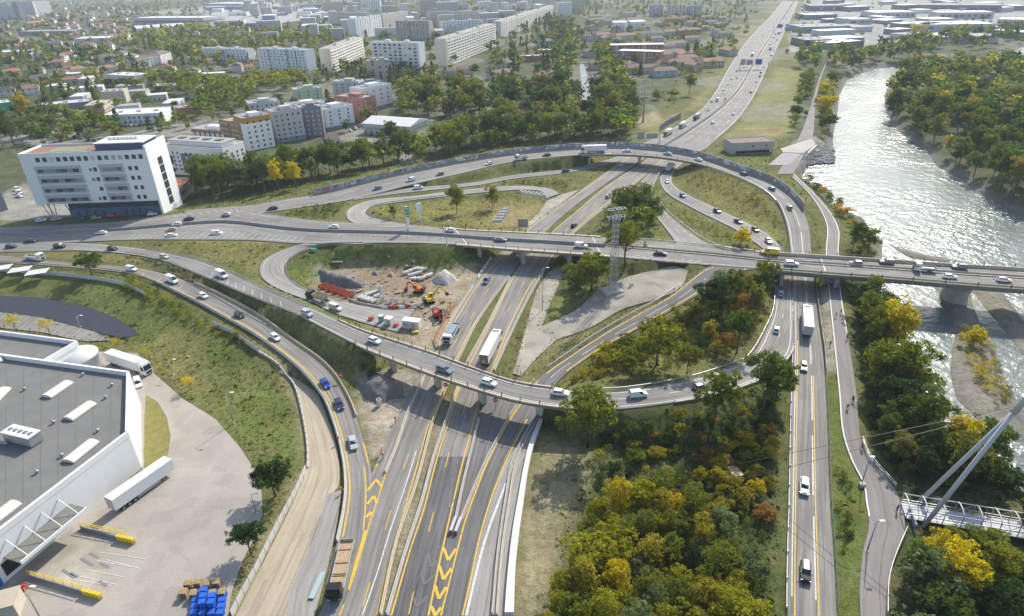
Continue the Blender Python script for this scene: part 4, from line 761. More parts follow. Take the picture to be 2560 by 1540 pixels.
#-- white office block
o=Bld('office_block','big white office block with rows of windows and a tall white end fin',(103,531),(392,515),17,ytop=376,wall=M_WALL,roof=mat('roof_deck',(.30,.17,.11),.9,var=.15,scale=.5),parapet=.9)
o.h0=7.2
bpy.data.objects.remove([c for c in o.root.children if c.name.startswith('wall')][0])
w=MB();w.prism([(0,0),(o.W,0),(o.W,o.D),(0,o.D)],o.h0,o.h,M_WALL);w.build('wall',None,o.root)
w=MB();w.prism([(o.W*.235,.8),(o.W-.5,.8),(o.W-.5,o.D-.5),(o.W*.235,o.D-.5)],-1,4.6,M_NAVY);w.build('base_cladding',None,o.root)
w=MB();w.prism([(o.W*.235,1.2),(o.W-.5,1.2),(o.W-.5,o.D-.8),(o.W*.235,o.D-.8)],4.6,o.h0,M_GLASS);w.build('glazing',None,o.root)
H_=o.h-o.h0;fl=H_/5.0
o.windows('F',16,1,o.h-2.9,0,w=1.7,h=1.9,u0=.115,u1=.985)
for j in range(4):
 z=o.h0+.9+j*fl*.99
 for a,b_ in((.09,.46),(.60,.80)):
  o.panel('F',a,b_,z-.35,z+fl*.72,M_LGREY,'bay_frame',out=.03,th=.2)
  k=7 if a<.2 else 4
  for i in range(k):
   u=a+.02+(b_-a-.04)*i/k;o.panel('F',u+.001,u+(b_-a-.04)/k-.001,z+.15,z+1.75,[M_GLASS,M_SLATE,mat('blue_blind',(.07,.09,.22),.6),mat('grey_blind',(.30,.30,.27),.7)][(i+j*2)%4 if rng.random()<.7 else 3],'window',out=.12)
  o.panel('F',a-.01,b_-.01,z-.62,z-.45,M_WALL,'ledge',out=.35,th=.8)
 for u in(.555,.835,.885):o.panel('F',u,u+.026,z+.15,z+1.9,M_GLASS,'window',out=.02)
 if j in(0,2,3):o.panel('F',.52,.54,z+.3,z+1.5,M_SLATE,'window',out=.02)
for k in range(4):o.panel('F',.30+.07*k,.306+.07*k,1.2,3.6,M_BLACK,'slot_window',out=-.76)
for k in range(4):o.panel('F',.70+.055*k,.706+.055*k,1.2,3.6,M_BLACK,'slot_window',out=-.76)
w=MB();w.prism([(o.W+.01,-.5),(o.W+.9,-.5),(o.W+.9,o.D+1.5),(o.W+.01,o.D+1.5)],-1,o.h+2.6,M_WALL);fin=w.build('end_fin',None,o.root)
for k in range(6):q=o.panel('R',.42,.66,3+k*3.6,6.2+k*3.6,M_GLASS,'window',out=.92)
w=MB();w.box((o.W*.78,o.D*.55,o.h+1.7),(o.W*.38,o.D*.75,3.2),m=M_NAVY);ph=w.build('penthouse',None,o.root)
w=MB();w.box((o.W*.78,o.D*.55,o.h+3.4),(o.W*.40,o.D*.8,.3),m=M_ROOFW);w.build('penthouse_roof',None,ph)
for k in range(7):o.roofbox(o.W*(.66+.035*k),o.D*.6,1.3,2.0,4.6,M_WHITEP)
w=MB();w.box((o.W*.33,o.D*.5,o.h+.14),(o.W*.3,o.D*.5,.12),m=mat('sedum_roof',(.25,.28,.17),.9,var=.2,scale=.6));w.build('green_roof',None,o.root)
w=MB()
for u,v in((.05,.5),(.09,.5),(.14,.5),(.18,.5)):
 for s_ in(-1,1):w.bar((o.W*u+s_*1.6,1.5 if u<.1 else 8,o.h0),(o.W*(u+.02),1.5 if u<.1 else 8,-.5),.45,m=M_LGREY,n=6)
w.build('raking_columns',None,o.root)
an=Bld('office_annex','low beige annex with orange brown roof beside the white office fin',(395,512),(470,455),14,h=5.5,wall=M_BEIGE,roof=M_TILEO,parapet=.7)
for u in(.1,.32,.55):an.panel('F',u,u+.18,2.6,4,M_GLASS)
#-- flats behind it
f=Bld('apartment_block','white apartment block with a dark grey facade panel behind the office',(405,418),(552,430),17,ytop=352,wall=M_WALL,roof=M_ROOFT,parapet=.8)
f.panel('F',.30,.68,2,f.h-3.2,M_DGREY,'facade_panel',out=.06,th=.3)
for j in range(5):
 z=2.4+j*(f.h-4)/5
 for u in(.08,.17,.24):f.panel('F',u,u+.02,z,z+1.3,M_GLASS)
 for u in(.38,.46,.56):f.panel('F',u,u+.025,z,z+1.2,M_WALL if j%2 else M_GLASS,out=.2)
 for u in(.74,.82,.9):f.panel('F',u,u+.02,z,z+1.3,M_GLASS)
 f.windows('R',4,1,z,0,w=1.2,h=1.3)
 if j in(0,2,3):f.panel('F',.11,.15,z-.8,z+1.2,mat('oxblood',(.22,.05,.05),.6),'balcony',out=.5,th=1.0)
w=MB();w.box((f.W*.5,f.D*.5,f.h+1.5),(f.W*.86,f.D*.6,2.4),m=M_WALL);t_=w.build('attic_storey',None,f.root);w=MB();w.box((f.W*.5,f.D*.5,f.h+2.8),(f.W*.9,f.D*.66,.25),m=M_ROOFG);w.build('attic_roof',None,t_)
for k in range(4):f.roofbox(f.W*(.2+.2*k),f.D*.5,4,3,3.4,M_TILEB,'roof_terrace')
def flats(label,a,b,depth,ytop,wall,base=None,band=None,rows=5,cols=4,rcols=3,roof=None,lcols=0,h=None,wm=None,cap=True):
 x=Bld('apartment_block',label,a,b,depth,ytop=ytop,h=h,wall=wall,roof=roof or M_ROOFG,parapet=.7);dz=(x.h-1.5)/rows
 x.windows('F',cols,rows,1.3,dz,w=1.15,h=1.35,m=wm);x.windows('R',rcols,rows,1.3,dz,w=1.15,h=1.35,m=wm)
 if lcols:x.windows('L',lcols,rows,1.3,dz,w=1.15,h=1.35,m=wm)
 if base:
  for fc in 'FRL':x.panel(fc,0,1,0,dz*.9,base,'plinth',out=-.02)
 if band:
  for fc in 'FRL':x.panel(fc,.0,1.,x.h-dz*.95,x.h+.72,band,'top_band',out=-.03)
 if cap:x.roofbox(x.W*.55,x.D*.5,x.W*.35,x.D*.4,2.2,wall,'roof_access');x.roofbox(x.W*.25,x.D*.55,2,1.6,1.2,M_ROOFW);x.roofbox(x.W*.8,x.D*.35,1.6,2,1.0,M_GREYM)
 return x
ox=flats('white apartment block with an ochre top floor, nearest the white office',(468,345),(545,352),13,312,M_WALL,band=M_OCHRE,rows=5,cols=6)
oy=flats('apartment block with ochre recessed balconies in the middle of the ochre group',(540,350),(600,362),14,290,M_OCHRE,rows=6,cols=4)
for j in range(5):
 for u in(.15,.55):oy.panel('F',u,u+.28,2.2+j*3,3.2+j*3,M_BALC,'balcony',out=.8,th=1.6)
oz=flats('tall white apartment block topped with ochre at the right of the ochre group',(600,364),(664,352),15,288,M_WALL,band=M_OCHRE,rows=6,cols=4)
for j in range(5):oz.panel('R',.3,.7,2.2+j*2.8,3.2+j*2.8,M_BALC,'balcony',out=.8,th=1.6)
flats('pale grey apartment block between the ochre flats and the dark grey flats',(668,345),(738,334),15,272,M_LGREY,rows=6,cols=5,base=M_BLUEG)
flats('dark grey apartment block in the middle of the modern flats',(726,331),(783,327),14,262,M_DGREY,rows=6,cols=4,wm=M_LGREY)
flats('white apartment block with a blue grey ground floor beside the salmon one',(788,316),(856,302),16,266,M_WALL,base=M_BLUEG,rows=5,cols=3,rcols=4)
flats('salmon pink apartment block standing among the white modern flats',(812,285),(880,293),14,232,M_SALMON,rows=6,cols=4)
flats('pale green apartment block at the back of the modern flats',(714,262),(782,256),16,218,M_GREENR,rows=5,cols=3)
flats('grey apartment block at the back, left of the blue grey stair tower',(806,240),(868,240),14,198,M_LGREY,rows=5,cols=4)
flats('white apartment block with blue grey corner on the right of the modern flats',(880,272),(948,256),15,216,M_WALL,base=M_BLUEG,rows=5,cols=4,rcols=2)
flats('blue grey stair tower block behind the white modern flats',(872,240),(930,232),12,203,M_BLUEG,rows=5,cols=3)
flats('low grey modern flats with roof terrace behind the ochre group',(606,290),(680,282),18,252,M_LGREY,rows=4,cols=6)
flats('white modern flats with flat roof between the green and the dark grey blocks',(700,300),(790,290),16,258,M_WALL,rows=4,cols=6)
gy_=Bld('sports_hall','white gabled sports hall beside the green pitch',(877,322),(990,331),24,h=7,wall=M_CREAM,parapet=None);gy_.gable(2.6,M_ROOFW,.6,'x');gy_.panel('F',.0,1,3.2,4.6,M_BALC,'window_band');gy_.panel('R',.0,1,3.2,4.6,M_BALC,'window_band')
for k in range(8):gy_.panel('F',.03+.12*k,.06+.12*k,.3,2.2,M_GLASS)
hb_=Bld('house','small white house with a brown hipped roof beside the modern flats',(783,354),(822,349),9,h=4,wall=M_WALL,parapet=None);hb_.gable(2.6,M_TILEB,.5,'x',.6);hb_.windows('F',3,1,1.2,0)
#-- post-war slabs
def slab(label,a,b,depth,ytop,floors,cols,wall=None,merge=False,strips=(),endwin=0,wm=None,balc=False,w=1.9,h=None):
 x=Bld('apartment_slab',label,a,b,depth,ytop=ytop,h=h,wall=wall or M_CREAM,roof=M_ROOFG,parapet=.5,cat='apartment building');dz=(x.h-.6)/floors
 x.windows('F',cols,floors,1.1,dz,w=w,h=1.5,merge=merge,m=wm,pick=.96)
 for u in strips:x.panel('F',u,u+.02,.3,x.h-.3,M_SLATE,'stair_strip',out=.02)
 if balc:
  for j in range(floors):x.panel('F',.02,.98,.35+j*dz,1.0+j*dz,M_WALL,'balcony',out=.35,th=.7)
 if endwin:x.windows('R',endwin,floors,1.1,dz,w=1.2,h=1.4,merge=True)
 for u in(.3,.7):x.roofbox(x.W*u,x.D*.5,5,4,2.2,wall or M_CREAM,'lift_housing')
 for k in range(4):x.roofbox(x.W*(.12+.22*k),x.D*.35,1.2,1.2,1.1,M_LGREY)
 return x
slab('nine storey cream slab behind the yellow hedge, furthest left of the slabs',(632,181),(746,188),13,117,9,13,wall=M_WALL,strips=(.22,.60,.78),w=1.5)
slab('white slab of flats receding to the right between two other slabs',(803,177),(880,139),12,118,8,14,balc=True)
slab('long white slab with continuous balconies seen square on',(902,176),(1014,180),13,102,9,9,wall=M_WALL,balc=True,w=3.6)
slab('narrow beige tower standing before the long balcony slab',(893,200),(944,196),14,148,8,3,wall=M_BEIGE)
slab('very long white slab receding toward the canal',(1078,160),(1196,110),13,94,9,20,balc=True,w=2.2)
slab('white slab with dotted windows behind the two front slabs',(862,94),(922,82),14,46,11,10,merge=True,wall=M_WALL)
slab('grey beige slab with stair strips in the second row',(956,95),(1036,96),14,51,9,10,merge=True,wall=M_BEIGE,strips=(.4,))
slab('long pale slab seen square on at the back of the estate',(1030,62),(1170,64),14,28,9,26,merge=True,balc=True)
slab('shorter white slab standing before the long pale one',(1066,88),(1166,82),13,53,7,14,merge=True,wall=M_WALL)
slab('grey white slab at the back left of the estate',(793,58),(888,62),14,29,8,16,merge=True)
slab('cream slab receding between two rows of the estate',(926,72),(985,60),13,36,9,10,merge=True)
slab('long slab receding along the tree lined canal',(1207,92),(1336,42),13,52,9,26,merge=True,balc=True)
slab('white tower block near the top edge behind the estate',(884,30),(918,29),16,2,12,6,merge=True,wall=M_WALL)
slab('low white block of flats behind the poplars',(495,143),(600,147),12,116,4,12,wall=M_WALL,merge=True)
for k,(a,b,yt,fl_,wl_)in enumerate((((0,47),(31,47),7,13,M_LGREY),((33,46),(52,46),6,13,M_BLUEG),((64,42),(90,41),5,13,M_LGREY),((94,36),(128,33),4,12,M_LGREY))):
 slab(['pale grey tower at the top left corner','blue grey tower second from the top left corner','pale grey tower third from the top left corner','pale wide tower fourth from the top left corner'][k],a,b,16,yt,fl_,6,wall=wl_,merge=True)
for k,(a,b,yt)in enumerate((((1563,39),(1597,39),13),((1606,40),(1652,40),13),((1656,39),(1690,38),15))):slab(['grey and white tower, leftmost of three by the hillside wood','stepped pale tower, middle of three by the hillside wood','pale tower, rightmost of three by the hillside wood'][k],a,b,16,yt,8,5,wall=[M_LGREY,M_CREAM,M_LGREY][k],merge=True)
#-- halls and sheds
def shed(label,a,b,depth,h,wall=None,roof=None,rise=0,band=None,win=0,name='industrial_hall',cat='building',group=None,along='x'):
 x=Bld(name,label,a,b,depth,h=h,wall=wall or M_CREAM,roof=roof or M_ROOFW,parapet=.5 if not rise else None,cat=cat,group=group)
 if rise:x.gable(rise,roof or M_ROOFW,.4,along)
 if band:x.panel('F',0,1,h*.45,h*.7,band,'wall_band');x.panel('R',0,1,h*.45,h*.7,band,'wall_band')
 if win:x.windows('F',win,1,h*.35,0,w=x.W/win*.6,h=h*.3)
 if not rise:
  for k in range(3):x.roofbox(x.W*(.2+.3*k),x.D*.5,3,3,1.0,M_LGREY)
 return x
shed('huge pale grey hall with a dark stripe near the top left',(326,64),(494,64),60,17,M_LGREY,M_ROOFW,band=M_DGREY)
shed('far dark grey hall at the top edge left of centre',(490,22),(604,23),90,16,M_BLUEG,M_ROOFW,band=M_WALL)
shed('white ridged hall below the huge striped one',(330,78),(448,70),40,7,M_WALL,M_ROOFW,rise=4)
shed('long low white roofed store right of the dark conifers',(180,105),(308,101),45,7,M_CREAM,M_ROOFW)
shed('low grey roofed shop building with glazing at the upper left',(46,86),(180,84),40,7,M_BLUEG,M_ROOFG,win=14)
shed('long white roof at the left edge above the houses',(-30,138),(74,135),30,6,M_WALL,M_ROOFW)
shed('square beige two storey building behind the big round tree',(262,208),(330,212),20,11,M_CREAM,M_ROOFW,win=5)
shed('low tan roofed hall right of the big round tree',(372,222),(452,217),18,5,M_CREAM,M_ROOFT,win=8)
shed('beige workshop with a tan roof and dark open bay',(252,252),(306,248),18,10,M_BEIGE,M_ROOFT)
shed('low white workshop extension left of the beige one',(170,232),(252,225),16,6,M_WALL,M_ROOFW)
shed('silver roofed low shed among the left hand trees',(103,270),(222,258),20,4.5,M_DGREY,mat('blue_white_roof',(.58,.61,.66),.5,var=.06,scale=.3))
x=shed('white roofed school building with green panels and projecting corners',(255,303),(398,296),26,7,M_WALL,mat('cream_roof',(.64,.62,.56),.8,var=.08,scale=.2));x.panel('F',.05,.25,.5,5,M_GREENP,'wall_panel');x.windows('F',8,2,1,3,u0=.3)
shed('dark timber shed behind the school building',(408,276),(486,270),14,4,M_BRICK,M_ROOFG)
shed('green fronted building at the left edge',(-30,272),(34,264),20,6,M_GREENP,M_ROOFW)
shed('small grey building at the left edge beside the office road',(-40,520),(20,505),20,8,M_DGREY,M_ROOFG)
for k,(lab,a,b,d,yt)in enumerate((('long brick housing block with a thin white roof, rear of the pair',(1472,145),(1596,143),13,110),('brick housing block with white roof and grey stair strips, front of the pair',(1490,158),(1587,162),13,123))):
 x=Bld('brick_block',lab,a,b,d,ytop=yt,wall=M_BRICK,roof=M_ROOFW,parapet=0);w=MB();w.box((x.W/2,x.D/2,x.h+.5),(x.W+2.4,x.D+2.4,.4),m=M_ROOFW);w.build('roof_slab',None,x.root);x.windows('F',14,4,1.2,(x.h-1)/4,w=1.1,h=1.9,m=M_CREAM,pick=.7)
 for u in(.07,.6):x.panel('F',u,u+.06,0,x.h,M_LGREY,'stair_strip',out=.05)
for lab,a,b,yt in(('white barrel roofed hall, left of the two',(1474,76),(1506,76),54),('white barrel roofed hall, right of the two',(1520,74),(1554,72),53)):
 x=Bld('barrel_hall',lab,a,b,22,ytop=yt,wall=M_WALL,roof=M_ROOFW,parapet=0);x.windows('F',5,3,1.2,3.2,merge=True);x.gable(2,M_ROOFW,.5)
shed('brick building with a flat white roof beside the canal trees, upper of two',(1294,136),(1336,136),12,7,M_BRICK,M_ROOFW);shed('brick building with a flat white roof beside the canal trees, lower of two',(1252,150),(1318,147),12,6,M_BRICK,M_ROOFW)
for lab,a,b,d,h,wl_,rf in(('blue grey car dealership hall right of the distant motorway',(1928,80),(2045,77),60,8,M_BLUEG,M_ROOFG),('dark fronted hall at the top beside the motorway',(1950,27),(2036,26),70,10,M_DGREY,M_ROOFG),('pale blue fronted hall beside the motorway',(1942,48),(2016,46),50,8,M_BLUEG,M_ROOFW),('glazed grey roofed garage nearest the river bend',(1938,114),(2000,112),40,8,M_GLASS,M_ROOFG),('flat grey roofed hall by the trees at the river bend',(1995,120),(2080,113),32,7,M_DGREY,M_ROOFW),('very long dark roofed hall at the top right',(2208,28),(2410,30),70,12,M_DGREY,M_ROOFG),('pale hall left of the very long dark one',(2105,44),(2206,42),60,9,M_LGREY,M_ROOFW),('white store with low flat roof beyond the river wood',(2226,76),(2395,74),60,9,M_LGREY,M_ROOFW),('pale long hall in the middle of the top right industrial area',(2258,46),(2392,45),50,10,M_LGREY,M_ROOFW),('low white hall at the right edge of the industrial area',(2400,60),(2475,62),50,8,M_LGREY,M_ROOFW),('yellow fronted store beyond the river wood',(2190,74),(2226,76),50,9,M_YELP,M_ROOFW),('pale hall at the top between motorway and trees',(2050,60),(2100,58),50,8,M_LGREY,M_ROOFW)):
 x=shed(lab,a,b,d,h,wl_,rf,win=8)
x=Bld('pumping_station','grey concrete pumping station beside the far motorway edge',(1762,372),(1862,366),12,h=6,wall=M_CONC,roof=M_TILEB,parapet=.4);x.panel('F',.1,.9,.2,1.6,M_BLACK,'opening');x.windows('F',3,1,3.6,0,w=1,h=1)
sl_=empty('sluice_gate',gat(1868,398),0,'concrete sluice with a row of piers at the river inlet','sluice');o0=Vector(sl_.location)
A_,B_=at(1905,405,-1),at(1962,352,.5);d=B_-A_;w=MB();w.bar(A_-o0,B_-o0,3.0,1.6,M_CONC);w.build('deck',None,sl_)
for k in range(6):p=A_+d*(k+.3)/6;w=MB();w.box((p.x-o0.x,p.y-o0.y,-4-o0.z),(1.2,3.5,7),0,M_CONC);w.build('pier',None,sl_)
w=MB();P=[at(*q,.3)-o0 for q in((1850,402),(1900,402),(1930,374),(1885,372))];w.prism([tuple(p[:2])for p in P],-1,.35,M_CONCD);w.build('grating',None,sl_)
w=MB();P=[at(*q,.4)-o0 for q in((1885,371),(1935,373),(1965,350),(1955,338),(1910,352),(1880,362))];w.prism([tuple(p[:2])for p in P],-2,.5,M_CONC_R);w.build('apron',None,sl_)
#-- houses: pixel of the front left and right corner
HL=0
def house(label,a,b,d,h,roof,wall=None,rise=2.6,hip=.5,along='x',cols=3,group=None,name='house',):
 x=Bld(name,label,a,b,d,h=h,wall=wall or M_CREAM,parapet=None,cat='house',group=group);x.gable(rise,roof,.6,along,hip)
 rows=max(1,int(h/2.8));x.windows('F',cols,rows,1.0,2.8,w=1.1,h=1.3,merge=True);x.windows('R',2,rows,1.0,2.8,w=1.1,h=1.3,merge=True);return x
for h_ in(('white house with a bright orange roof at the left',(18,186),(52,183),10,6,M_TILEO,M_WALL),('cream house with brown gable right of the orange roofed one',(72,180),(106,178),9,5,M_TILEB),('tall white house with a grey tan roof',(122,193),(166,190),11,7,M_TILEB,M_WALL),('house with a dark slate roof',(78,204),(118,198),9,6,M_TILED,M_WALL),('house with red tiled roof behind the slate roofed one',(102,165),(136,163),9,5,M_TILE),('large cream house with twin red roofs',(176,184),(214,179),14,7,M_TILE),('cream house with a wide pale red roof before the dark trees',(243,180),(284,174),11,6,M_TILE),('white house with a low red roof near the poplars',(52,230),(98,226),11,6,M_TILE,M_WALL),('long dark roofed house at the left edge',(-20,213),(45,207),12,6,M_TILED),('dark roofed house at the left edge, below the long one',(-20,236),(34,232),11,6,M_TILED),('orange brown cottage between two gardens',(98,216),(127,212),9,4.5,M_TILEO),('low house with pale red roof beside the white workshop',(150,203),(204,198),10,4,M_TILE),('tall white house with brown roof behind the bushes',(240,157),(288,152),12,9,M_TILEB,M_WALL),('white gabled flats, left wing of the stepped group',(335,165),(366,160),14,9,M_TILEB,M_WALL),('white gabled flats, middle wing of the stepped group',(362,158),(392,156),16,11,M_TILEB,M_WALL),('white gabled flats, right wing of the stepped group',(392,152),(416,146),16,11,M_TILEB,M_WALL),('long red roofed building at the left edge below the conifers',(15,124),(68,120),14,7,M_TILE),('pink house with red gable near the huge hall',(283,76),(306,74),12,7,M_TILE,M_WALL),('house with brown roof near the huge hall',(230,66),(262,64),14,7,M_TILEB),('orange roofed long house under the grey towers',(70,64),(112,60),16,7,M_TILEO),('long brown roofed house at the foot of the longest slab, left',(1056,184),(1098,182),12,5,M_TILEB),('long brown roofed house at the foot of the longest slab, right',(1102,180),(1142,178),12,5,M_TILEB),('cream house with brown roof in the dark trees',(1188,194),(1238,187),12,6,M_TILEB),('cream house with brown roof above the one in the dark trees',(1190,166),(1236,160),12,5,M_TILEB),('large brown roofed house beside the canal avenue, upper',(1302,117),(1335,115),16,9,M_TILEB),('small red roofed house beside the canal avenue',(1291,193),(1319,191),10,5,M_TILE),('wide brown roofed house beside the canal avenue, lowest',(1270,226),(1317,226),12,6,M_TILEB),('grey house with tiled roof right of the canal trees',(1437,101),(1476,98),14,9,M_TILEB,M_LGREY),('twin red roofed house right of the canal trees',(1484,99),(1538,96),13,7,M_TILE,M_LGREY),('grey house before the brick block',(1502,180),(1546,177),11,6,M_TILEB,M_LGREY),('broad grey house with hipped roof below the brick block',(1576,187),(1632,184),13,6,M_TILEB,M_LGREY),('brown roofed house, lowest of the cluster right of the brick block',(1612,168),(1672,164),13,7,M_TILEB),('brown roofed house, middle of the cluster right of the brick block',(1600,140),(1650,136),13,6,M_TILEB),('brown roofed house, top of the cluster right of the brick block',(1606,118),(1656,114),13,6,M_TILEB),('terrace with pinkish gable above the cluster',(1634,86),(1690,82),13,7,M_TILEB,M_SALMON),('long brown roofed terrace in the upper gardens',(1530,92),(1600,89),12,6,M_TILEB),('ochre terrace in front of the three towers',(1602,54),(1650,53),12,6,M_TILEB,M_OCHRE),('brown roofed terrace left of the barrel roofed halls',(1418,58),(1462,55),14,7,M_TILEB),('pale house with wide roof above the barrel roofed halls',(1500,42),(1534,40),14,8,M_TILEB),('brown roofed house between the motorway slope and the gardens',(1560,104),(1600,102),12,6,M_TILEB)):house(*h_)
taken=[]
def farhouse(n,xs,ys,lab,roofs,walls,hh,seed,grp,name='house',w=(10,20),d=(9,14),flat_=False,wins=True):
 rr=random.Random(seed);k=0;tries=0
 while k<n and tries<n*20:
  tries+=1;px_,py_=rr.uniform(*xs),rr.uniform(*ys);P=at(px_,py_,0)
  if any((P.x-q[0])**2+(P.y-q[1])**2<q[2]**2 for q in taken):continue
  W=rr.uniform(*w);taken.append((P.x,P.y,W*1.1+6));rz=rr.choice((.2,.2,-1.35,.35,1.77));h=rr.uniform(*hh);D=rr.uniform(*d);k+=1;BLDS.append((P.x-W/2*math.cos(rz)+D/2*math.sin(rz),P.y-W/2*math.sin(rz)-D/2*math.cos(rz),rz,W,D))
  root=empty(name,(P.x,P.y,-.3),rz,rr.choice(lab)if isinstance(lab,list)else lab,'house' if name=='house' else 'building',grp);wl_=rr.choice(walls);m=MB();m.prism([(-W/2,-D/2),(W/2,-D/2),(W/2,D/2),(-W/2,D/2)],-.5,h,wl_);m.build('wall',None,root);m=MB();rf=rr.choice(roofs)
  if flat_:m.box((0,0,h+.25),(W+.4,D+.4,.5),m=rf)
  else:o=.5;kk=D*.25;m.mesh([(-W/2-o,-D/2-o,h),(W/2+o,-D/2-o,h),(W/2+o,D/2+o,h),(-W/2-o,D/2+o,h),(-W/2-o+kk,0,h+2.6),(W/2+o-kk,0,h+2.6)],[(0,1,5,4),(2,3,4,5),(1,2,5),(3,0,4),(3,2,1,0)],rf)
  m.build('roof',None,root)
  if wins:
   m=MB();nf=max(1,int(h/3));nc=max(2,int(W/3.4))
   for s_ in(-1,1):
    for j in range(nf):
     for i in range(nc):m.box((-W/2+W*(i+.5)/nc,s_*D/2,1.6+j*3),(1.3,.16,1.4),0,M_GLASS)
   tag(m.build('windows',None,root),kind='stuff')
farhouse(84,(0,340),(8,75),'small distant house with tiled roof among trees at the upper left',[M_TILE,M_TILEB,M_TILEO,M_TILE],[M_CREAM,M_WALL],(5,8),11,'distant houses at the upper left')
farhouse(34,(10,330),(88,150),'distant tile roofed house among the trees left of the slabs',[M_TILE,M_TILEB],[M_CREAM,M_WALL],(5,8),12,'houses left of the slabs')
farhouse(44,(1400,1760),(45,175),'brown roofed suburban house among trees left of the distant motorway',[M_TILEB,M_TILEB,M_TILE],[M_CREAM,M_LGREY,M_BEIGE],(5,7),13,'suburban houses left of the motorway',w=(14,26))
farhouse(70,(600,1420),(4,44),'distant pale block of flats near the top edge of the town',[M_ROOFG,M_ROOFW],[M_LGREY,M_CREAM,M_WALL,M_BEIGE],(12,34),14,'distant flats along the top edge','apartment_block',(18,50),(12,18),True)
farhouse(26,(500,830),(8,70),'distant low white hall in the commercial area left of the slabs',[M_ROOFW,M_ROOFG],[M_LGREY,M_WALL,M_BLUEG],(5,10),15,'halls in the commercial area','industrial_hall',(30,70),(20,40),True,False)
farhouse(30,(1945,2460),(8,105),'distant low hall in the industrial area beyond the river',[M_ROOFW,M_ROOFG,M_ROOFW],[M_LGREY,M_WALL,M_BLUEG,M_DGREY],(5,9),16,'halls in the industrial area','industrial_hall',(25,60),(18,36),True,False)
farhouse(34,(140,640),(70,190),'small house half hidden in the trees left of the slabs',[M_TILE,M_TILEB],[M_CREAM,M_WALL],(5,7),17,'houses half hidden in trees')
#-- warehouse
P1=at(347,1127,0);WH=hpx(P1,1040);Q=[at(308,1040,WH),at(310.5,894,WH),at(-70,842,WH),at(-70,1328,WH)]
wh=empty('warehouse',Q[0]*1,0,'large white warehouse with a grey flat roof and rooflights','warehouse');wh.location.z=0;o0=Vector(wh.location)
pl=[tuple((q-o0)[:2])for q in Q];w=MB();w.prism(pl,-1,WH-1.3,M_WHITEP,mat('grey_membrane',(.185,.182,.168),.9,var=.10,scale=.25));w.build('wall',None,wh)
cen=sum((Vector((p[0],p[1],0))for p in pl),Vector())/4
for i in range(4):
 a,b=Vector((*pl[i],0)),Vector((*pl[(i+1)%4],0));d=(b-a).normalized();w=MB();n_=Vector((-d.y,d.x,0));n_=n_ if n_.dot(cen-a)>0 else-n_
 w.prism([tuple((a+n_*-.05)[:2]),tuple((b+n_*-.05)[:2]),tuple((b+n_*.55)[:2]),tuple((a+n_*.55)[:2])],WH-1.25,WH,M_WHITEP);w.build('parapet',None,wh)
Q2=[at(184,821,WH),at(106,866,WH),at(-70,846,WH),at(-70,788,WH)];pl2=[tuple((q-o0)[:2])for q in Q2];w=MB();w.prism(pl2,-1,WH-1.35,M_WHITEP,MATS['grey_membrane']);w.build('rear_wing',None,wh)
for i in(0,2,3):
 a,b=Vector((*pl2[i],0)),Vector((*pl2[(i+1)%4],0));w=MB();w.bar((*a[:2],WH-.65),(*b[:2],WH-.65),.5,1.3,M_WHITEP);w.build('parapet',None,wh)
M_LIGHTR=mat('rooflight',(.68,.67,.58),.5,var=.06,scale=.4)
for(a,b)in(((112,958),(166,922)),((164,1012),(222,972)),((164,1114),(227,1064)),((-20,1258),(40,1212)),((-35,985),(12,938)),((-35,880),(5,866))):
 A,B=at(*a,WH-1.2)-o0,at(*b,WH-1.2)-o0;d=(B-A).normalized();n_=Vector((-d.y,d.x,0));w=MB();prof=[(-1.5,0),(-1.5,.35),(-1.0,.65),(0,.85),(1.0,.65),(1.5,.35),(1.5,0)]
 vs=[A+n_*p+Vector((0,0,q))for p,q in prof]+[B+n_*p+Vector((0,0,q))for p,q in prof];w.mesh(vs,[(i,i+1,8+i,7+i)for i in range(6)]+[(0,7,13,6),tuple(range(7)),tuple(range(13,6,-1))],M_LIGHTR)
 w.build('rooflight',None,wh)
A=at(60,1062,WH-1.2)-o0;w=MB();rz=math.atan2(*(lambda d:(d.y,d.x))(at(110,1060,WH)-at(5,1035,WH)));w.box((A.x,A.y,A.z+1.3),(7.6,2.8,2.2),rz,M_GREYM);w.box((A.x,A.y,A.z+2.5),(7.9,3.0,.18),rz,M_WHITEP)
for k in range(5):w.box((A.x+math.cos(rz)*(k*1.4-2.8),A.y+math.sin(rz)*(k*1.4-2.8),A.z+2.65),(.8,.8,.2),rz,M_DGREY)
w.build('air_handling_unit',None,wh)
for k in range(9):
 A,B=at(308-k*42,1040+k*32,WH-1.3)-o0,at(310-k*42,895-k*5+k*1.0,WH-1.3)-o0;d=B-A;w=MB();w.bar(A+d*.04+Vector((0,0,.02)),B-d*.06+Vector((0,0,.02)),.14,.03,mat('membrane_seam',(.165,.17,.168),.9));w.build('membrane_seam',None,wh)
for k,(x,y)in enumerate(((270,930),(236,1040),(130,1020),(255,960),(90,1140),(150,1100),(60,940),(200,905))):
 c=at(x,y,WH-1.3)-o0;w=MB();w.lathe([(.28,0),(.28,.5),(.4,.55),(.4,.7)],c,10,M_GREYM);w.build('roof_vent',None,wh)
A,B=at(20,1075,WH-1.2)-o0,at(-60,1050,WH-1.2)-o0;w=MB();w.bar(A+Vector((0,0,.7)),B+Vector((0,0,.7)),.5,m=M_GREYM,n=8);w.build('roof_duct',None,wh)
c=at(185,868,5)-o0;w=MB();w.lathe([(5.2,-5),(5.2,1.2),(5.5,1.25),(5.5,1.6),(0.2,2.3)],c,28,mat('pale_drum',(.50,.52,.52),.5));w.build('ramp_canopy',None,wh)
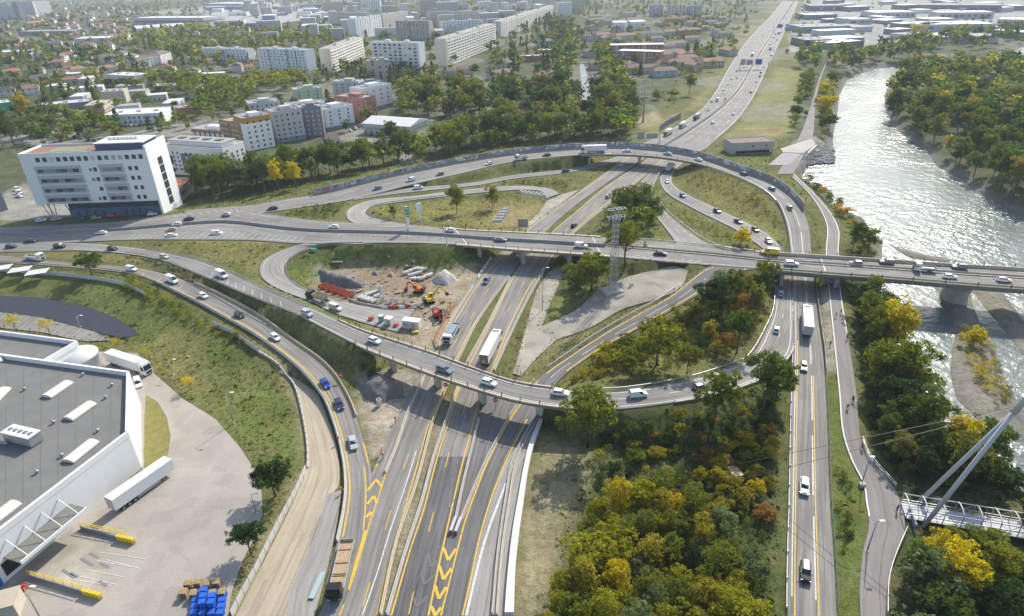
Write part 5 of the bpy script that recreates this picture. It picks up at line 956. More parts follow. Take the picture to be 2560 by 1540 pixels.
FA,FB=Vector((*Q[0][:2],0)),Vector((*Q[3][:2],0));fd=(FB-FA).normalized();fn=Vector((-fd.y,fd.x,0));fn=fn if fn.dot(Vector((0,0,0))-FA)>0 else-fn;fn=-fn if fn.x<0 and fn.y>0 else fn
def wpt(px_,py_,z):p=at(px_,py_,z);return(p-FA).dot(fd)
s0,s1=wpt(229,1231,4.6),wpt(78,1366,4.6)
def dk(s,out,z):return FA+fd*s+fn*out+Vector((0,0,z))-o0
w=MB();w.prism([tuple(dk(s0,0,0)[:2]),tuple(dk(s1,0,0)[:2]),tuple(dk(s1,4.2,0)[:2]),tuple(dk(s0,4.2,0)[:2])],4.4,4.75,mat('canopy_roofing',(.19,.185,.165),.9,var=.12,scale=.8));cn=w.build('dock_canopy',None,wh)
w=MB();w.bar(dk(s0,4.3,4.7),dk(s1,4.3,4.7),.25,.7,M_WHITEP);w.build('canopy_fascia',None,cn)
for k in range(4):
 s=s0+(s1-s0)*(.12+.255*k);w=MB();w.bar(dk(s,.1,7.4),dk(s,4.1,4.9),.12,m=M_WHITEP);w.bar(dk(s+.1,.1,7.4),dk(s+3,.2,4.8),.06,m=M_GREYM);w.build('tie_rod',None,cn)
for k in range(4):s=s0+(s1-s0)*(.14+.24*k);w=MB();w.prism([tuple(dk(s,-.1,0)[:2]),tuple(dk(s+2.8,-.1,0)[:2]),tuple(dk(s+2.8,.12,0)[:2]),tuple(dk(s,.12,0)[:2])],.9,3.8,M_BLACK);w.build('dock_door',None,wh)
s2=wpt(34,1400,2);w=MB();w.prism([tuple(dk(s2,-.1,0)[:2]),tuple(dk(s2+5,-.1,0)[:2]),tuple(dk(s2+5,.15,0)[:2]),tuple(dk(s2,.15,0)[:2])],-.3,4.4,M_BLUEP);w.build('blue_door',None,wh)
for k in range(4):w=MB();w.bar(dk(s2+.1,.2,.6+k*.95),dk(s2+4.9,.2,.6+k*.95),.06,m=M_NAVY);w.build('door_rib',None,wh)
p=at(56,1414,.6);w=MB();w.box((0,0,.45),(1.0,.7,.9),m=M_REDP);w.box((.2,.1,1.0),(.4,.3,.3),m=M_REDP);tag(w.build('bin',None,None,(p.x,p.y,-.1)),'red bin beside the blue warehouse door','bin')
flat('loading_bay',[(75,1400),(180,1302),(310,1316),(205,1432)],M_BAY,0,False,.012)
for(a,b)in(((240,1330),(352,1347)),((255,1348),(335,1369)),((230,1349),(318,1366)),((205,1372),(297,1390)),((190,1388),(280,1408)),((150,1392),(270,1411))):pline([a,b],.14,M_WHITE_L,bpy.data.objects['truck_yard'],z=.03)
for k,(a,b)in enumerate((((150,1372),(180,1392)),((195,1345),(224,1362)),((215,1332),(238,1344)),((170,1380),(188,1390)),((240,1356),(262,1366)),((238,1400),(258,1412)))):
 P,rz=at(*a,.03),0.0;Q_=at(*b,.03);m=MB();m.bar(P,Q_,.5,.03,M_DGREY);tag(m.build('floor_plate',None),['dark steel plate set in the loading bay floor, nearest the wall','dark steel plate in the middle of the loading bay','dark steel plate at the upper side of the loading bay','small dark steel plate left of the bay middle','dark steel plate beside the white bay lines','dark steel plate near the lower yellow blocks'][k],'steel plate')
for k,(a,b,c,d)in enumerate((((196,1273),(306,1294),(284,1300),(326,1309)),((69,1388),(203,1426),(202,1431),(246,1443)))):
 A,B,Cc,Dd=[at(*q,0)for q in(a,b,c,d)];root=empty('dock_railing',A,0,['yellow railing and wall on the far side of the loading bay','yellow railing and wall on the near side of the loading bay'][k],'railing')
 w=MB();w.bar((0,0,.35),Dd-A+Vector((0,0,.3)),.3,.9,M_CONCD);w.build('low_wall',None,root)
 for z in(1.15,1.65):w=MB();w.bar(Vector((0,0,z)),B-A+Vector((0,0,z)),.1,m=M_YELP);w.build('rail',None,root)
 for j in range(7):p=(B-A)*j/6;w=MB();w.bar(p+Vector((0,0,.3)),p+Vector((0,0,1.65)),.09,m=M_YELP);w.build('post',None,root)
 for j in range(5):p=Cc+(Dd-Cc)*(j+.5)/5-A;w=MB();w.box((p.x,p.y,.65),((Dd-Cc).length/5-.12,.55,1.2),math.atan2((Dd-Cc).y,(Dd-Cc).x),M_YELP);w.build('buffer_block',None,root)
farhouse(26,(640,1230),(40,100),'pale mid rise block of flats between the slabs',[M_ROOFG,M_ROOFW],[M_CREAM,M_WALL,M_LGREY],(10,26),18,'flats between the slabs','apartment_block',(18,44),(11,14),True)
farhouse(14,(130,560),(190,275),'low workshop among the trees behind the office block',[M_ROOFG,M_ROOFW,M_ROOFT],[M_CREAM,M_BEIGE,M_LGREY],(4,7),19,'workshops behind the office block','workshop',(14,28),(10,16),True)
#-- trees and shrubs
def leafmat(name,attr=False,trans=.5):
 m=bpy.data.materials.new(name);m.use_nodes=True;n=m.node_tree.nodes;l=m.node_tree.links;n.clear()
 o=n.new('ShaderNodeOutputMaterial');d=n.new('ShaderNodeBsdfDiffuse');t=n.new('ShaderNodeBsdfTranslucent');mx=n.new('ShaderNodeMixShader');mx.inputs[0].default_value=trans
 g=n.new('ShaderNodeNewGeometry');mr=n.new('ShaderNodeMapRange');mr.inputs[3].default_value=.60;mr.inputs[4].default_value=1.45;l.new(g.outputs['Random Per Island'],mr.inputs[0])
 if attr:c=n.new('ShaderNodeAttribute');c.attribute_name='Col';col=c.outputs['Color']
 else:c=n.new('ShaderNodeObjectInfo');col=c.outputs['Color']
 hs=n.new('ShaderNodeHueSaturation');wn=n.new('ShaderNodeTexWhiteNoise');wn.noise_dimensions='1D';l.new(g.outputs['Random Per Island'],wn.inputs['W'])
 m2=n.new('ShaderNodeMapRange');m2.inputs[3].default_value=.482;m2.inputs[4].default_value=.527;l.new(wn.outputs[0],m2.inputs[0]);l.new(m2.outputs[0],hs.inputs['Hue']);l.new(col,hs.inputs['Color']);l.new(mr.outputs[0],hs.inputs['Value'])
 l.new(hs.outputs[0],d.inputs[0])
 b2=n.new('ShaderNodeMix');b2.data_type='RGBA';b2.blend_type='MULTIPLY';b2.inputs[0].default_value=1;l.new(hs.outputs[0],b2.inputs[6]);b2.inputs[7].default_value=(1.35,1.4,.7,1);l.new(b2.outputs[2],t.inputs[0])
 l.new(d.outputs[0],mx.inputs[1]);l.new(t.outputs[0],mx.inputs[2]);l.new(mx.outputs[0],o.inputs[0]);return m
M_LEAF=leafmat('leaves');M_LEAFC=leafmat('leaves_by_tree',True);M_BARK=mat('bark',(.16,.125,.09),.9,var=.25,scale=1.5);M_BARKP=mat('pale_bark',(.36,.34,.30),.9,var=.2,scale=1.5)
def leaves(kind,N,seed,size):
 r=np.random.default_rng(seed)
 def unit(n):v=r.normal(size=(n,3));return v/np.linalg.norm(v,axis=1)[:,None]
 if kind in('round','tall','bush','sparse'):
  nl={'round':17,'tall':18,'bush':11,'sparse':12}[kind]
  z0,zc,rx,rz_={'round':(.2,.58,.31,.36),'tall':(.12,.54,.21,.44),'bush':(0,.42,.50,.52),'sparse':(.3,.64,.30,.32)}[kind]
  c=unit(nl)*(r.random(nl)**.4)[:,None]*.78;tp=1-.55*np.clip(c[:,2:3],0,1)if kind=='tall' else 1;c=c*np.array([rx,rx,rz_])*np.concatenate([np.ones((nl,2))*tp,np.ones((nl,1))],1)+np.array([0,0,zc])
  lr=r.uniform(.22,.50,nl)*(rx+rz_)/2
  ns=15;sd=unit(nl*ns).reshape(nl,ns,3);sd[:,:,2]=np.abs(sd[:,:,2])*.6+sd[:,:,2]*.4;sc_=c[:,None]+sd*lr[:,None,None]*r.uniform(.55,1.08,(nl,ns,1));sr=lr[:,None]*r.uniform(.22,.48,(nl,ns))
  k=r.choice(nl*ns,N,p=(sr**2).ravel()/np.sum(sr**2));nv=unit(N);nv=nv*.75+sd.reshape(-1,3)[k]*.6;nv[:,2]+=.22;nv/=np.linalg.norm(nv,axis=1)[:,None]
  P=sc_.reshape(-1,3)[k]+nv*(sr.ravel()[k]*(1-.6*r.random(N)**2))[:,None]*np.array([1,1,1.15 if kind=='tall' else.9]);P+=r.normal(size=P.shape)*.008;P[:,2]=np.maximum(P[:,2],.03)
 elif kind=='poplar':
  t=r.random(N)**.8;R_=.115*np.sin(np.pi*np.clip(.12+t*.88,0,1))**.7+.012;a=r.uniform(0,6.283,N);nv=np.stack([np.cos(a),np.sin(a),.5+0*a],1);nv/=np.linalg.norm(nv,axis=1)[:,None]
  q=R_*(1-.5*r.random(N)**2)*(1+.2*np.sin(a*3+t*25));P=np.stack([np.cos(a)*q,np.sin(a)*q,.08+t*.92],1)
 else:
  t=r.random(N)**1.3;lay=np.floor(t*11)/11;f=t*11-np.floor(t*11);R_=.21*(1-t)*(1.15-.45*f)+.01;a=r.uniform(0,6.283,N);nv=np.stack([np.cos(a),np.sin(a),.8+0*a],1);nv/=np.linalg.norm(nv,axis=1)[:,None]
  q=R_*np.sqrt(r.random(N)*.7+.3);P=np.stack([np.cos(a)*q,np.sin(a)*q,.1+t*.9],1)
 nn=nv+r.normal(size=nv.shape)*.55;nn/=np.linalg.norm(nn,axis=1)[:,None]
 u=np.cross(nn,r.normal(size=nn.shape));u/=np.linalg.norm(u,axis=1)[:,None];v=np.cross(nn,u);s=(size*r.uniform(.6,1.35,N))[:,None]
 V=np.stack([P-u*s,P-v*s*.62,P+u*s,P+v*s*.62],1).reshape(-1,3);return V,np.arange(4*N).reshape(-1,4)
def trunk_mesh(kind,seed,m):
 r=random.Random(seed);b=MB();top={'round':.62,'tall':.7,'poplar':.9,'conifer':.92,'sparse':.6,'bush':.4}[kind];w=.016 if kind!='bush' else.02
 b.tube([(0,0,-.03),(r.uniform(-.01,.01),r.uniform(-.01,.01),top*.4),(r.uniform(-.02,.02),r.uniform(-.02,.02),top)],[w*1.25,w*.9,w*.25],6,m)
 for k in range(7 if kind in('round','tall','sparse')else 3 if kind=='bush' else 0):
  a=r.uniform(0,6.28);z=top*r.uniform(.35,.75);L=r.uniform(.14,.26);b.tube([(0,0,z),(math.cos(a)*L*.5,math.sin(a)*L*.5,z+L*.5),(math.cos(a)*L,math.sin(a)*L,z+L*1.0)],[w*.5,w*.32,w*.1],4,m)
 return b.data('trunk',m)
CROWN,TRUNK,CROWN_V={},{},{}
for kind,nv_,N,sz in(('round',5,5200,.0165),('tall',5,4600,.0150),('bush',4,2600,.030),('sparse',2,1500,.016),('poplar',2,1300,.024),('conifer',2,1500,.024)):
 for v in range(nv_):
  V,F=leaves(kind,N,hash((kind,v))%1000 if 0 else(len(kind)*37+v*11),sz);CROWN[kind,v]=np_mesh('crown',V,F,[M_LEAF]);TRUNK[kind,v]=trunk_mesh(kind,v,M_BARKP if kind=='tall' and v%2 else M_BARK)
 CROWN_V[kind]=nv_
LOWP={}
for kind in('round','tall','bush','poplar','conifer','sparse'):
 for v in range(3):
  LOWP[kind,v,0]=leaves(kind,150,91+v,.062);LOWP[kind,v,1]=leaves(kind,62,71+v,.095);LOWP[kind,v,2]=leaves(kind,420,51+v,.040)
PAL={'olive':(.175,.19,.034),'green':(.11,.155,.038),'dark green':(.050,.088,.032),'yellow green':(.235,.24,.034),'bright yellow green':(.31,.295,.03),'yellow':(.56,.44,.02),'golden':(.46,.36,.022),'orange':(.40,.235,.03),'grey green':(.16,.20,.10),'rust':(.28,.155,.045),'ochre':(.34,.285,.045),'brown green':(.19,.19,.045)}
TREES=[]
def tree(px_,py_,h,kind='round',col='olive',wide=1.0,label=None,zone=None,P=None):
 P=P if P is not None else gat(px_,py_);TREES.append(dict(P=P,h=h,kind=kind,col=col,wide=wide,label=label,zone=zone))
def in_bld(x,y,pad=1.5):
 for ax,ay,rz,W,D in BLDS:
  dx_,dy_=x-ax,y-ay
  if abs(dx_)+abs(dy_)>W+D+10:continue
  c,s=math.cos(rz),math.sin(rz);u,v=dx_*c+dy_*s,-dx_*s+dy_*c
  if-pad<u<W+pad and-pad<v<D+pad:return True
 return False
def on_road(x,y,pad=0):
 i,j=int(round((x+280)/2)),int(round((y-40)/2))
 if 0<=i<shp[0]and 0<=j<shp[1]:return bool(ROADM[max(0,i-pad):i+pad+1,max(0,j-pad):j+pad+1].any())
 for key in('mw_left','mw_right','upper_path'):
  r=ROADS[key];d=np.hypot((r.L[:,0]+r.R[:,0])/2-x,(r.L[:,1]+r.R[:,1])/2-y);k=d.argmin()
  if d[k]<r.w[k]/2+2+pad*2:return True
 return False
def zone(pts,n,hr,kinds,cols,zlabel,sp=4.0,seed=1,wide=(1.0,1.4),pad=1,z=0.0,avoid_b=True,river=True):
 rr=random.Random(seed);xs=[p[0]for p in pts];ys=[p[1]for p in pts];W=np.array(wpoly(pts,z));x0,x1,y0,y1=W[:,0].min(),W[:,0].max(),W[:,1].min(),W[:,1].max();got=[];t=0
 cand=np.array([(rr.uniform(x0,x1),rr.uniform(y0,y1))for _ in range(n*30)]);ok=seg_dist(cand[:,0],cand[:,1],W)<0
 for x,y in cand[ok]:
  if len(got)>=n:break
  if any((x-a)**2+(y-b)**2<sp*sp for a,b in got):continue
  if on_road(x,y,pad)or(avoid_b and in_bld(x,y)):continue
  g=gz(x,y)
  if river and g<WZ+.3:continue
  got.append((x,y));tree(0,0,rr.uniform(*hr),rr.choice(kinds),rr.choice(cols),rr.uniform(*wide),None,zlabel,Vector((x,y,g)))
YG=['bright yellow green','olive','bright yellow green','olive','bright yellow green','olive','golden','grey green','ochre']
for a in((222,662,9.8,'round','green',1.6,'round dark crowned tree standing by the white fence below the lorry slip road'),(1415,1078,16.9,'round','olive',1.15,'big olive tree beside the overpass at its right abutment'),(1722,1012,15.6,'round','olive',1.0,'olive tree overhanging the loop road, left of the wider one'),(1835,1000,18.2,'round','green',1.15,'wide dark tree between the loop and the riverside road'),(1868,960,13.0,'round','green',1.0,'smaller dark tree squeezed against the riverside road by the loop'),(664,1195,9.8,'round','dark green',1.3,'dark round tree on the grass bank by the haul track'),(605,1335,7.8,'round','dark green',1.4,'dark spreading tree at the yard edge above the pallets'),(462,938,4.7,'sparse','yellow',1.2,'small bright yellow tree by the yard kerb'),(350,862,3.4,'sparse','golden',1.4,'small orange yellow tree behind the parked lorry'),(285,838,3.4,'sparse','yellow',1.5,'low yellow tree at the tip of the blue basin'),(122,808,5.9,'sparse','yellow',1.3,'yellow street tree behind the warehouse, right one'),(40,802,6.5,'sparse','yellow',1.3,'yellow street tree behind the warehouse, left one'),(1101,514,15.6,'tall','yellow green',1.1,'tall yellow green tree in the northern loop, left of two'),(1187,503,11.7,'tall','yellow green',1.2,'yellow green tree in the northern loop, right of two'),(948,527,6.5,'tall','olive',1.1,'small tree in the northern loop near the main road'),(1783,590,7.8,'bush','yellow',1.1,'bright yellow bush between the two slip roads'),(1425,702,15.6,'round','olive',1.6,'broad olive tree left of the lattice mast'),(1505,640,16.9,'round','olive',1.45,'tall olive tree standing behind the lattice mast'),(1392,690,9.1,'bush','grey green',1.3,'grey green bush left of the broad tree by the mast'),(332,224,16.9,'round','olive',1.4,'big dense round tree among the pale workshops'),(70,296,22.1,'round','golden',1.1,'large golden tree at the left beside the car park'),(36,352,24.7,'tall','green',1.0,'tall dark tree left of the white office block'),(8,352,18.2,'round','brown green',1.0,'brownish tree at the left edge behind the office block'),(946,348,16.9,'round','green',1.25,'dense round tree in front of the white sports hall'),(1660,228,18.2,'round','olive',1.0,'lone round tree on the grass slope left of the distant motorway'),(1582,880,14.3,'round','yellow green',1.35,'broad yellow green tree in the middle of the right hand loop'),(1522,905,9.1,'round','yellow green',1.2,'low yellow green tree left of the broad one in the loop'),(1655,900,9.1,'round','olive',1.1,'olive tree right of the broad one in the loop'),(1775,850,14.3,'round','green',1.0,'dark tree near the right end of the loop'),(1712,770,15.6,'round','dark green',1.1,'tallest dark tree in the right hand loop'),(1770,745,14.3,'round','olive',1.0,'olive tree at the top of the right hand loop'),(1838,700,11.7,'round','olive',1.0,'olive tree close to the end of the river bridge'),(1735,740,13.0,'tall','grey green',1.1,'grey green tree behind the tallest one in the loop'),(1820,760,10.4,'round','brown green',1.0,'brownish tree inside the loop by the riverside road'),(2345,830,7.8,'bush','golden',1.0,'golden bush on the gravel bar below the river bridge'),(2305,1100,10.4,'round','yellow',1.2,'bright yellow tree under the cables of the footbridge'),(2255,1035,9.1,'tall','golden',1.0,'golden tree near the river under the footbridge cables'),(2290,1440,11.7,'round','yellow',1.25,'bright yellow tree in front of the footbridge, nearest the frame bottom'),(2260,1375,10.4,'round','golden',1.1,'orange topped tree beside the end of the footbridge'),(2105,930,15.6,'tall','yellow green',1.1,'tall yellow green tree by the cycle path bend'),(2140,860,18.2,'round','golden',1.0,'golden topped tree on the river bank south of the bridge'),(2080,790,13.0,'round','olive',1.0,'olive tree by the cycle path just south of the bridge'),(2155,960,18.2,'round','olive',1.1,'large olive tree between cycle path and river'),(2090,610,11.7,'round','olive',1.1,'olive tree on the bank just north of the river bridge'),(2055,600,11.7,'round','green',1.0,'green tree on the bank left of the olive one by the bridge'),(1988,278,15.6,'round','golden',1.2,'golden tree on the left bank of the upper river'),(1995,315,13.0,'round','green',1.2,'green tree below the golden one on the left bank'),(2345,425,14.3,'round','grey green',1.1,'silvery round willow on the right bank'),(715,455,15.6,'round','golden',.9,'golden tree in the row beside the graffiti wall'),(672,462,15.6,'round','yellow',.8,'bright yellow tree left of the golden one by the flats')):
 tree(*a[:6],label=a[6])
for k,(x,y)in enumerate(((1475,545),(1497,530),(1530,560),(1500,562),(1540,520),(1520,510),(1552,550),(1570,535),(1488,512),(1550,500),(1565,560))):tree(x,y,12 if y<540 else 10,'tall',['olive','green','brown green','golden'][k%4 if k in(0,8)else k%3],1.6,None,'oval tree in the motorway grove')
G7=['olive','olive','green','yellow green','brown green','grey green']
zone([(1430,1262),(1560,1238),(1690,1252),(1765,1330),(1805,1420),(1835,1660),(1310,1660),(1352,1450)],70,(8,12.5),['tall','tall','tall','round'],YG,'tree in the bottom autumn wood',3.3,3,(.9,1.3),1)
zone([(2065,715),(2115,715),(2150,830),(2195,950),(2240,1010),(2330,1070),(2475,1180),(2475,1185),(2160,1165),(2085,1060),(2075,950)],52,(7,14),['round','tall','bush','round'],['green','olive','green','grey green','brown green','dark green'],'tree on the cycle path river bank',4.5,4)
zone([(2140,1500),(2150,1380),(2200,1325),(2330,1345),(2480,1375),(2560,1450),(2560,1640),(2140,1640)],30,(6,11),['round','bush','round'],['green','olive','grey green','dark green','yellow green'],'tree in the footbridge wood',4,5)
zone([(2480,1190),(2700,1250),(2700,1500),(2480,1330)],14,(6,10),['round'],['green','dark green','yellow green'],'tree in the footbridge wood',4.5,55)
zone([(2148,210),(2190,172),(2475,158),(2560,158),(2560,500),(2475,478),(2360,440),(2270,392),(2225,345),(2165,305),(2140,260)],230,(13,21),['round','round','tall'],['olive','green','green','grey green','olive','brown green','dark green','green','ochre'],'tree in the far bank wood',7.0,6,(1.05,1.45))
zone([(1910,170),(2050,180),(2130,152),(2300,128),(2475,100),(2475,72),(2200,98),(2085,138),(1920,130)],110,(12,20),['round','tall'],['olive','green','green','brown green','dark green'],'tree beyond the river bend',9,7)
zone([(1985,330),(2005,250),(2015,200),(1985,190),(1975,260),(1968,330)],22,(6,11),['bush','round'],['olive','golden','green','brown green'],'shrubby tree on the upper left bank',5,8)
zone([(1908,330),(1935,260),(1958,180),(1935,190),(1915,260)],22,(7,13),['round','bush'],['olive','green','brown green'],'tree by the upper river path',5,9)
zone([(1925,410),(1990,460),(2025,520),(2075,545),(2115,620),(2030,620),(2022,545),(1985,490)],30,(2.5,6),['bush','round'],['green','olive','brown green','orange'],'shrub on the bank north of the bridge',3.5,10)
zone([(470,490),(640,470),(780,440),(960,402),(1230,352),(1395,340),(1530,332),(1520,305),(1440,312),(1395,318),(1230,320),(1130,340),(1000,372),(860,405),(660,430),(480,445)],135,(11,20),['round','tall','tall','round'],['olive','green','yellow green','olive','green','grey green','green'],'tree behind the graffiti wall',5.2,11,pad=2)
zone([(965,290),(1190,300),(1480,300),(1470,240),(1200,232),(960,225)],95,(16,24),['round'],['olive','dark green','green','brown green','dark green'],'tall tree behind the green pitch',8,12,(.9,1.2))
zone([(1330,60),(1380,60),(1378,290),(1330,295)],65,(13,21),['round','tall'],['dark green','green','olive'],'tree left of the canal',8,13)
zone([(1440,120),(1478,150),(1535,260),(1530,300),(1462,300)],65,(12,19),['round'],['olive','green','dark green','brown green'],'tree right of the canal',8,14)
zone([(1180,110),(1330,40),(1335,200),(1180,230)],55,(11,18),['poplar','round','conifer'],['dark green','green'],'tree in the gardens between the long slab and the canal',9,15)
zone([(1540,300),(1640,235),(1760,95),(1810,60),(1740,80),(1620,190),(1530,260)],45,(3,9),['bush','round'],['olive','green','brown green'],'shrub on the motorway grass slope',7,16)
zone([(1700,130),(1780,60),(1880,5),(1780,5),(1640,60)],40,(6,12),['round'],['green','dark green'],'tree on the hillside left of the distant motorway',12,17)
zone([(1880,150),(1925,30),(1945,0),(1960,0),(1925,150)],40,(6,12),['round'],['green','dark green','olive'],'tree in the strip right of the distant motorway',9,18)
zone([(590,215),(620,188),(770,192),(760,212),(640,222)],34,(12,16),['round'],['yellow green','yellow green','bright yellow green'],'tree before the cream slab',6,19)
zone([(355,195),(470,205),(590,215),(640,240),(560,250),(460,240),(380,215)],50,(12,18),['round'],['olive','yellow green','olive'],'tree left of the modern flats',8,20)
zone([(470,290),(560,280),(620,250),(540,235),(470,250)],24,(10,17),['round'],['olive','green','yellow green'],'tree behind the ochre flats',8,21)
zone([(40,340),(140,360),(300,345),(250,300),(130,280),(40,300)],40,(8,16),['round','bush'],['green','olive','grey green'],'tree around the office car park',8,22)
zone([(110,245),(255,255),(250,235),(130,228)],12,(11,16),['poplar'],['green','dark green','olive'],'slim poplar in the row by the silver roofed shed',7,23)
zone([(380,150),(460,165),(470,140),(400,110)],16,(14,20),['poplar','round'],['green','olive'],'tall poplar behind the stepped white flats',8,24)
zone([(770,185),(900,200),(1000,215),(1060,190),(900,172),(770,165)],40,(10,18),['round','conifer'],['dark green','green','olive'],'tree at the foot of the slabs',8,25)
zone([(290,115),(520,150),(800,120),(800,90),(480,70),(300,90)],190,(13,20),['round','round','poplar'],['olive','yellow green','olive','green','ochre'],'tree of the wide green belt left of the slabs',11,26)
zone([(0,155),(330,170),(300,130),(0,110)],110,(10,17),['round','round','conifer'],['olive','green','yellow green','dark green'],'tree in the gardens at the left',10,27)
zone([(0,290),(300,200),(600,170),(0,150)],90,(7,13),['round','conifer','bush'],['green','olive','dark green'],'garden tree among the houses at the left',9,28)
BUSHC=['olive','brown green','green','ochre']
zone([(1530,1110),(1480,1075),(1490,1030),(1660,1005),(1690,1050),(1600,1100)],22,(2.2,4.0),['bush'],['ochre','golden','green','olive','ochre'],'shrub below the overpass loop',3,30,(1.0,1.6))
zone([(1680,1170),(1690,1090),(1780,1065),(1860,1050),(1885,1200),(1870,1260),(1790,1230)],40,(2.4,4.2),['bush'],['ochre','ochre','golden','ochre','rust'],'shrub of the riverside road thicket',3,31,(1.1,1.7))
zone([(1500,985),(1700,985),(1860,950),(1895,1000),(1895,1060),(1700,1080),(1500,1060)],45,(1.4,3),['bush'],['green','dark green','green','orange','olive'],'low shrub under the loop',3,32,(1.0,1.6))
zone([(1830,1260),(1893,1180),(1890,1480),(1845,1480)],25,(.9,2.0),['bush'],['green','olive'],'low shrub left of the riverside road',3,33)
zone([(1345,935),(1390,905),(1450,905),(1470,930)],12,(2.2,3.4),['bush'],['ochre','golden','orange'],'shrub at the overpass end',2.4,34,(1.1,1.6))
zone([(1390,900),(1470,860),(1560,790),(1640,750),(1600,850),(1480,910)],28,(3,7),['bush','round'],['ochre','olive','yellow green','brown green'],'shrub by the yellow lined road',3.2,35,(1.0,1.5))
zone([(1620,780),(1860,690),(1855,790),(1760,860),(1640,900)],34,(3,8),['bush','round'],['brown green','olive','ochre','rust','green'],'shrub inside the right hand loop',4,36)
for k in range(8):
 a,b=(1655+k*22,430+k*9),(1735+k*17,412+k*11);zone([a,b,(b[0]+4,b[1]+7),(a[0]+4,a[1]+7)],9,(.9,1.7),['bush'],['ochre','orange','brown green','ochre'],'shrub in the flyover bend rows',1.8,40+k,z=3)
zone([(1590,490),(1640,530),(1720,580),(1760,590),(1780,560),(1680,515)],26,(1,2.2),['bush'],['ochre','olive','yellow green'],'low shrub between the two slip roads',3,50,z=3)
zone([(1800,480),(1860,490),(1885,560),(1850,560)],8,(1.5,3),['bush'],['olive','green'],'shrub under the inside of the flyover bend',4,51,z=3)
zone([(590,520),(640,505),(830,475),(850,495),(820,530),(700,528)],40,(1.6,3),['bush'],['green','brown green','dark green','olive'],'shrub of the hedge island',2.6,52,(1.1,1.6),z=5)
zone([(990,445),(1240,408),(1390,380),(1395,390),(1240,425),(1000,452)],40,(1.2,2.6),['bush'],['ochre','brown green','olive','orange'],'shrub on the flyover bank',2.6,53,(1.0,1.5),z=4)
zone([(1080,450),(1240,430),(1370,428),(1360,450),(1240,442),(1060,462)],34,(1.2,2.4),['bush'],['dark green','green','brown green','orange'],'shrub of the hedge above the northern loop',2.4,54,(1.0,1.5),z=3)
zone([(270,580),(370,582),(395,592),(290,590)],12,(1.2,2),['bush'],['dark green','olive','ochre'],'shrub in the left wedge',2.2,55,z=3.5)
zone([(540,640),(620,640),(700,585),(640,605),(600,625)],20,(1.2,2.4),['bush'],['green','brown green','rust'],'shrub beside the construction loop',3,56,z=4.5)
zone([(300,672),(360,695),(440,745),(520,795),(590,830),(600,848),(520,815),(420,758),(300,696)],46,(1.6,3.2),['bush'],['olive','yellow green','green','ochre'],'shrub along the bank fence',1.7,57,(.9,1.3),z=1.5,pad=0)
zone([(30,640),(250,650),(210,662),(40,655)],22,(1.2,2.2),['bush'],['yellow green','olive'],'shrub along the white fence',2.4,58,z=2.5)
zone([(800,840),(900,900),(950,900),(880,850)],22,(1.5,3),['bush'],['dark green','green'],'shrub on the shaded overpass bank',2.6,59,z=3)
zone([(690,760),(800,840),(860,880),(780,820)],12,(.8,1.6),['bush'],['olive','green'],'small shrub between the slip roads',3,60,z=3)
zone([(840,610),(1100,615),(1130,640),(1060,650),(900,620)],26,(.9,1.8),['bush'],['green','olive','dark green'],'shrub above the building site',3.2,61,z=4)
zone([(640,860),(690,920),(730,1020),(740,1100),(715,1000),(660,905)],16,(2,4),['bush','round'],['olive','dark green','brown green'],'shrub by the haul track',3,62,z=1)
zone([(1340,810),(1400,800),(1400,830),(1350,840)],8,(1.4,2.4),['bush'],['dark green','olive','brown green'],'shrub left of the double guard rail',2.6,63)
zone([(1380,720),(1430,715),(1500,690),(1540,660),(1500,690),(1400,745)],10,(.8,1.6),['bush'],['green','dark green'],'low shrub below the lattice mast',3,64)
zone([(1440,590),(1560,590),(1600,600),(1480,640),(1400,650),(1420,620)],14,(1.5,3.2),['bush'],['green','dark green','grey green'],'shrub around the lattice mast',3,65,z=2)
zone([(2015,900),(2040,1000),(2075,1120),(2090,1250),(2075,1480),(2025,1480),(2005,1150)],80,(.8,2.2),['bush'],['green','olive','brown green','dark green'],'low shrub beside the cycle path',1.8,66,pad=0)
zone([(2320,790),(2365,805),(2405,880),(2440,965),(2400,990),(2350,930),(2322,860)],60,(.9,2.4),['bush'],['ochre','brown green','golden'],'dry shrub on the gravel bar',1.6,67,z=WZ,river=False)
zone([(1480,1000),(1700,985),(1870,950),(1896,1010),(1894,1250),(1840,1290),(1760,1240),(1600,1180),(1440,1190),(1420,1120)],190,(1.0,2.8),['bush'],['green','olive','dark green','grey green','brown green','ochre'],'shrub of the scrub under the loop',1.9,70,(1.0,1.7))
zone([(1800,1260),(1895,1240),(1893,1620),(1838,1640)],90,(.8,2.2),['bush'],['green','olive','grey green'],'shrub at the wood edge by the riverside road',1.8,71,(1.0,1.6))
zone([(2062,715),(2120,710),(2160,840),(2205,950),(2260,1020),(2475,1180),(2170,1170),(2095,1070),(2075,950)],170,(1.2,3.2),['bush'],['green','olive','grey green','brown green','dark green','yellow green'],'shrub of the river bank undergrowth',2.2,72,(1.0,1.7),pad=0)
zone([(2145,1500),(2155,1385),(2200,1330),(2475,1340),(2475,1600),(2140,1620)],80,(1.2,3.0),['bush'],['green','olive','grey green','yellow green'],'shrub of the footbridge undergrowth',2.0,73,(1.0,1.7))
zone([(1400,925),(1500,840),(1640,760),(1850,680),(1860,760),(1760,870),(1600,925)],150,(.9,2.6),['bush'],['olive','brown green','ochre','green','yellow green'],'shrub of the right hand loop scrub',2.2,74,(1.0,1.7))
rr=random.Random(99);tw_n=0
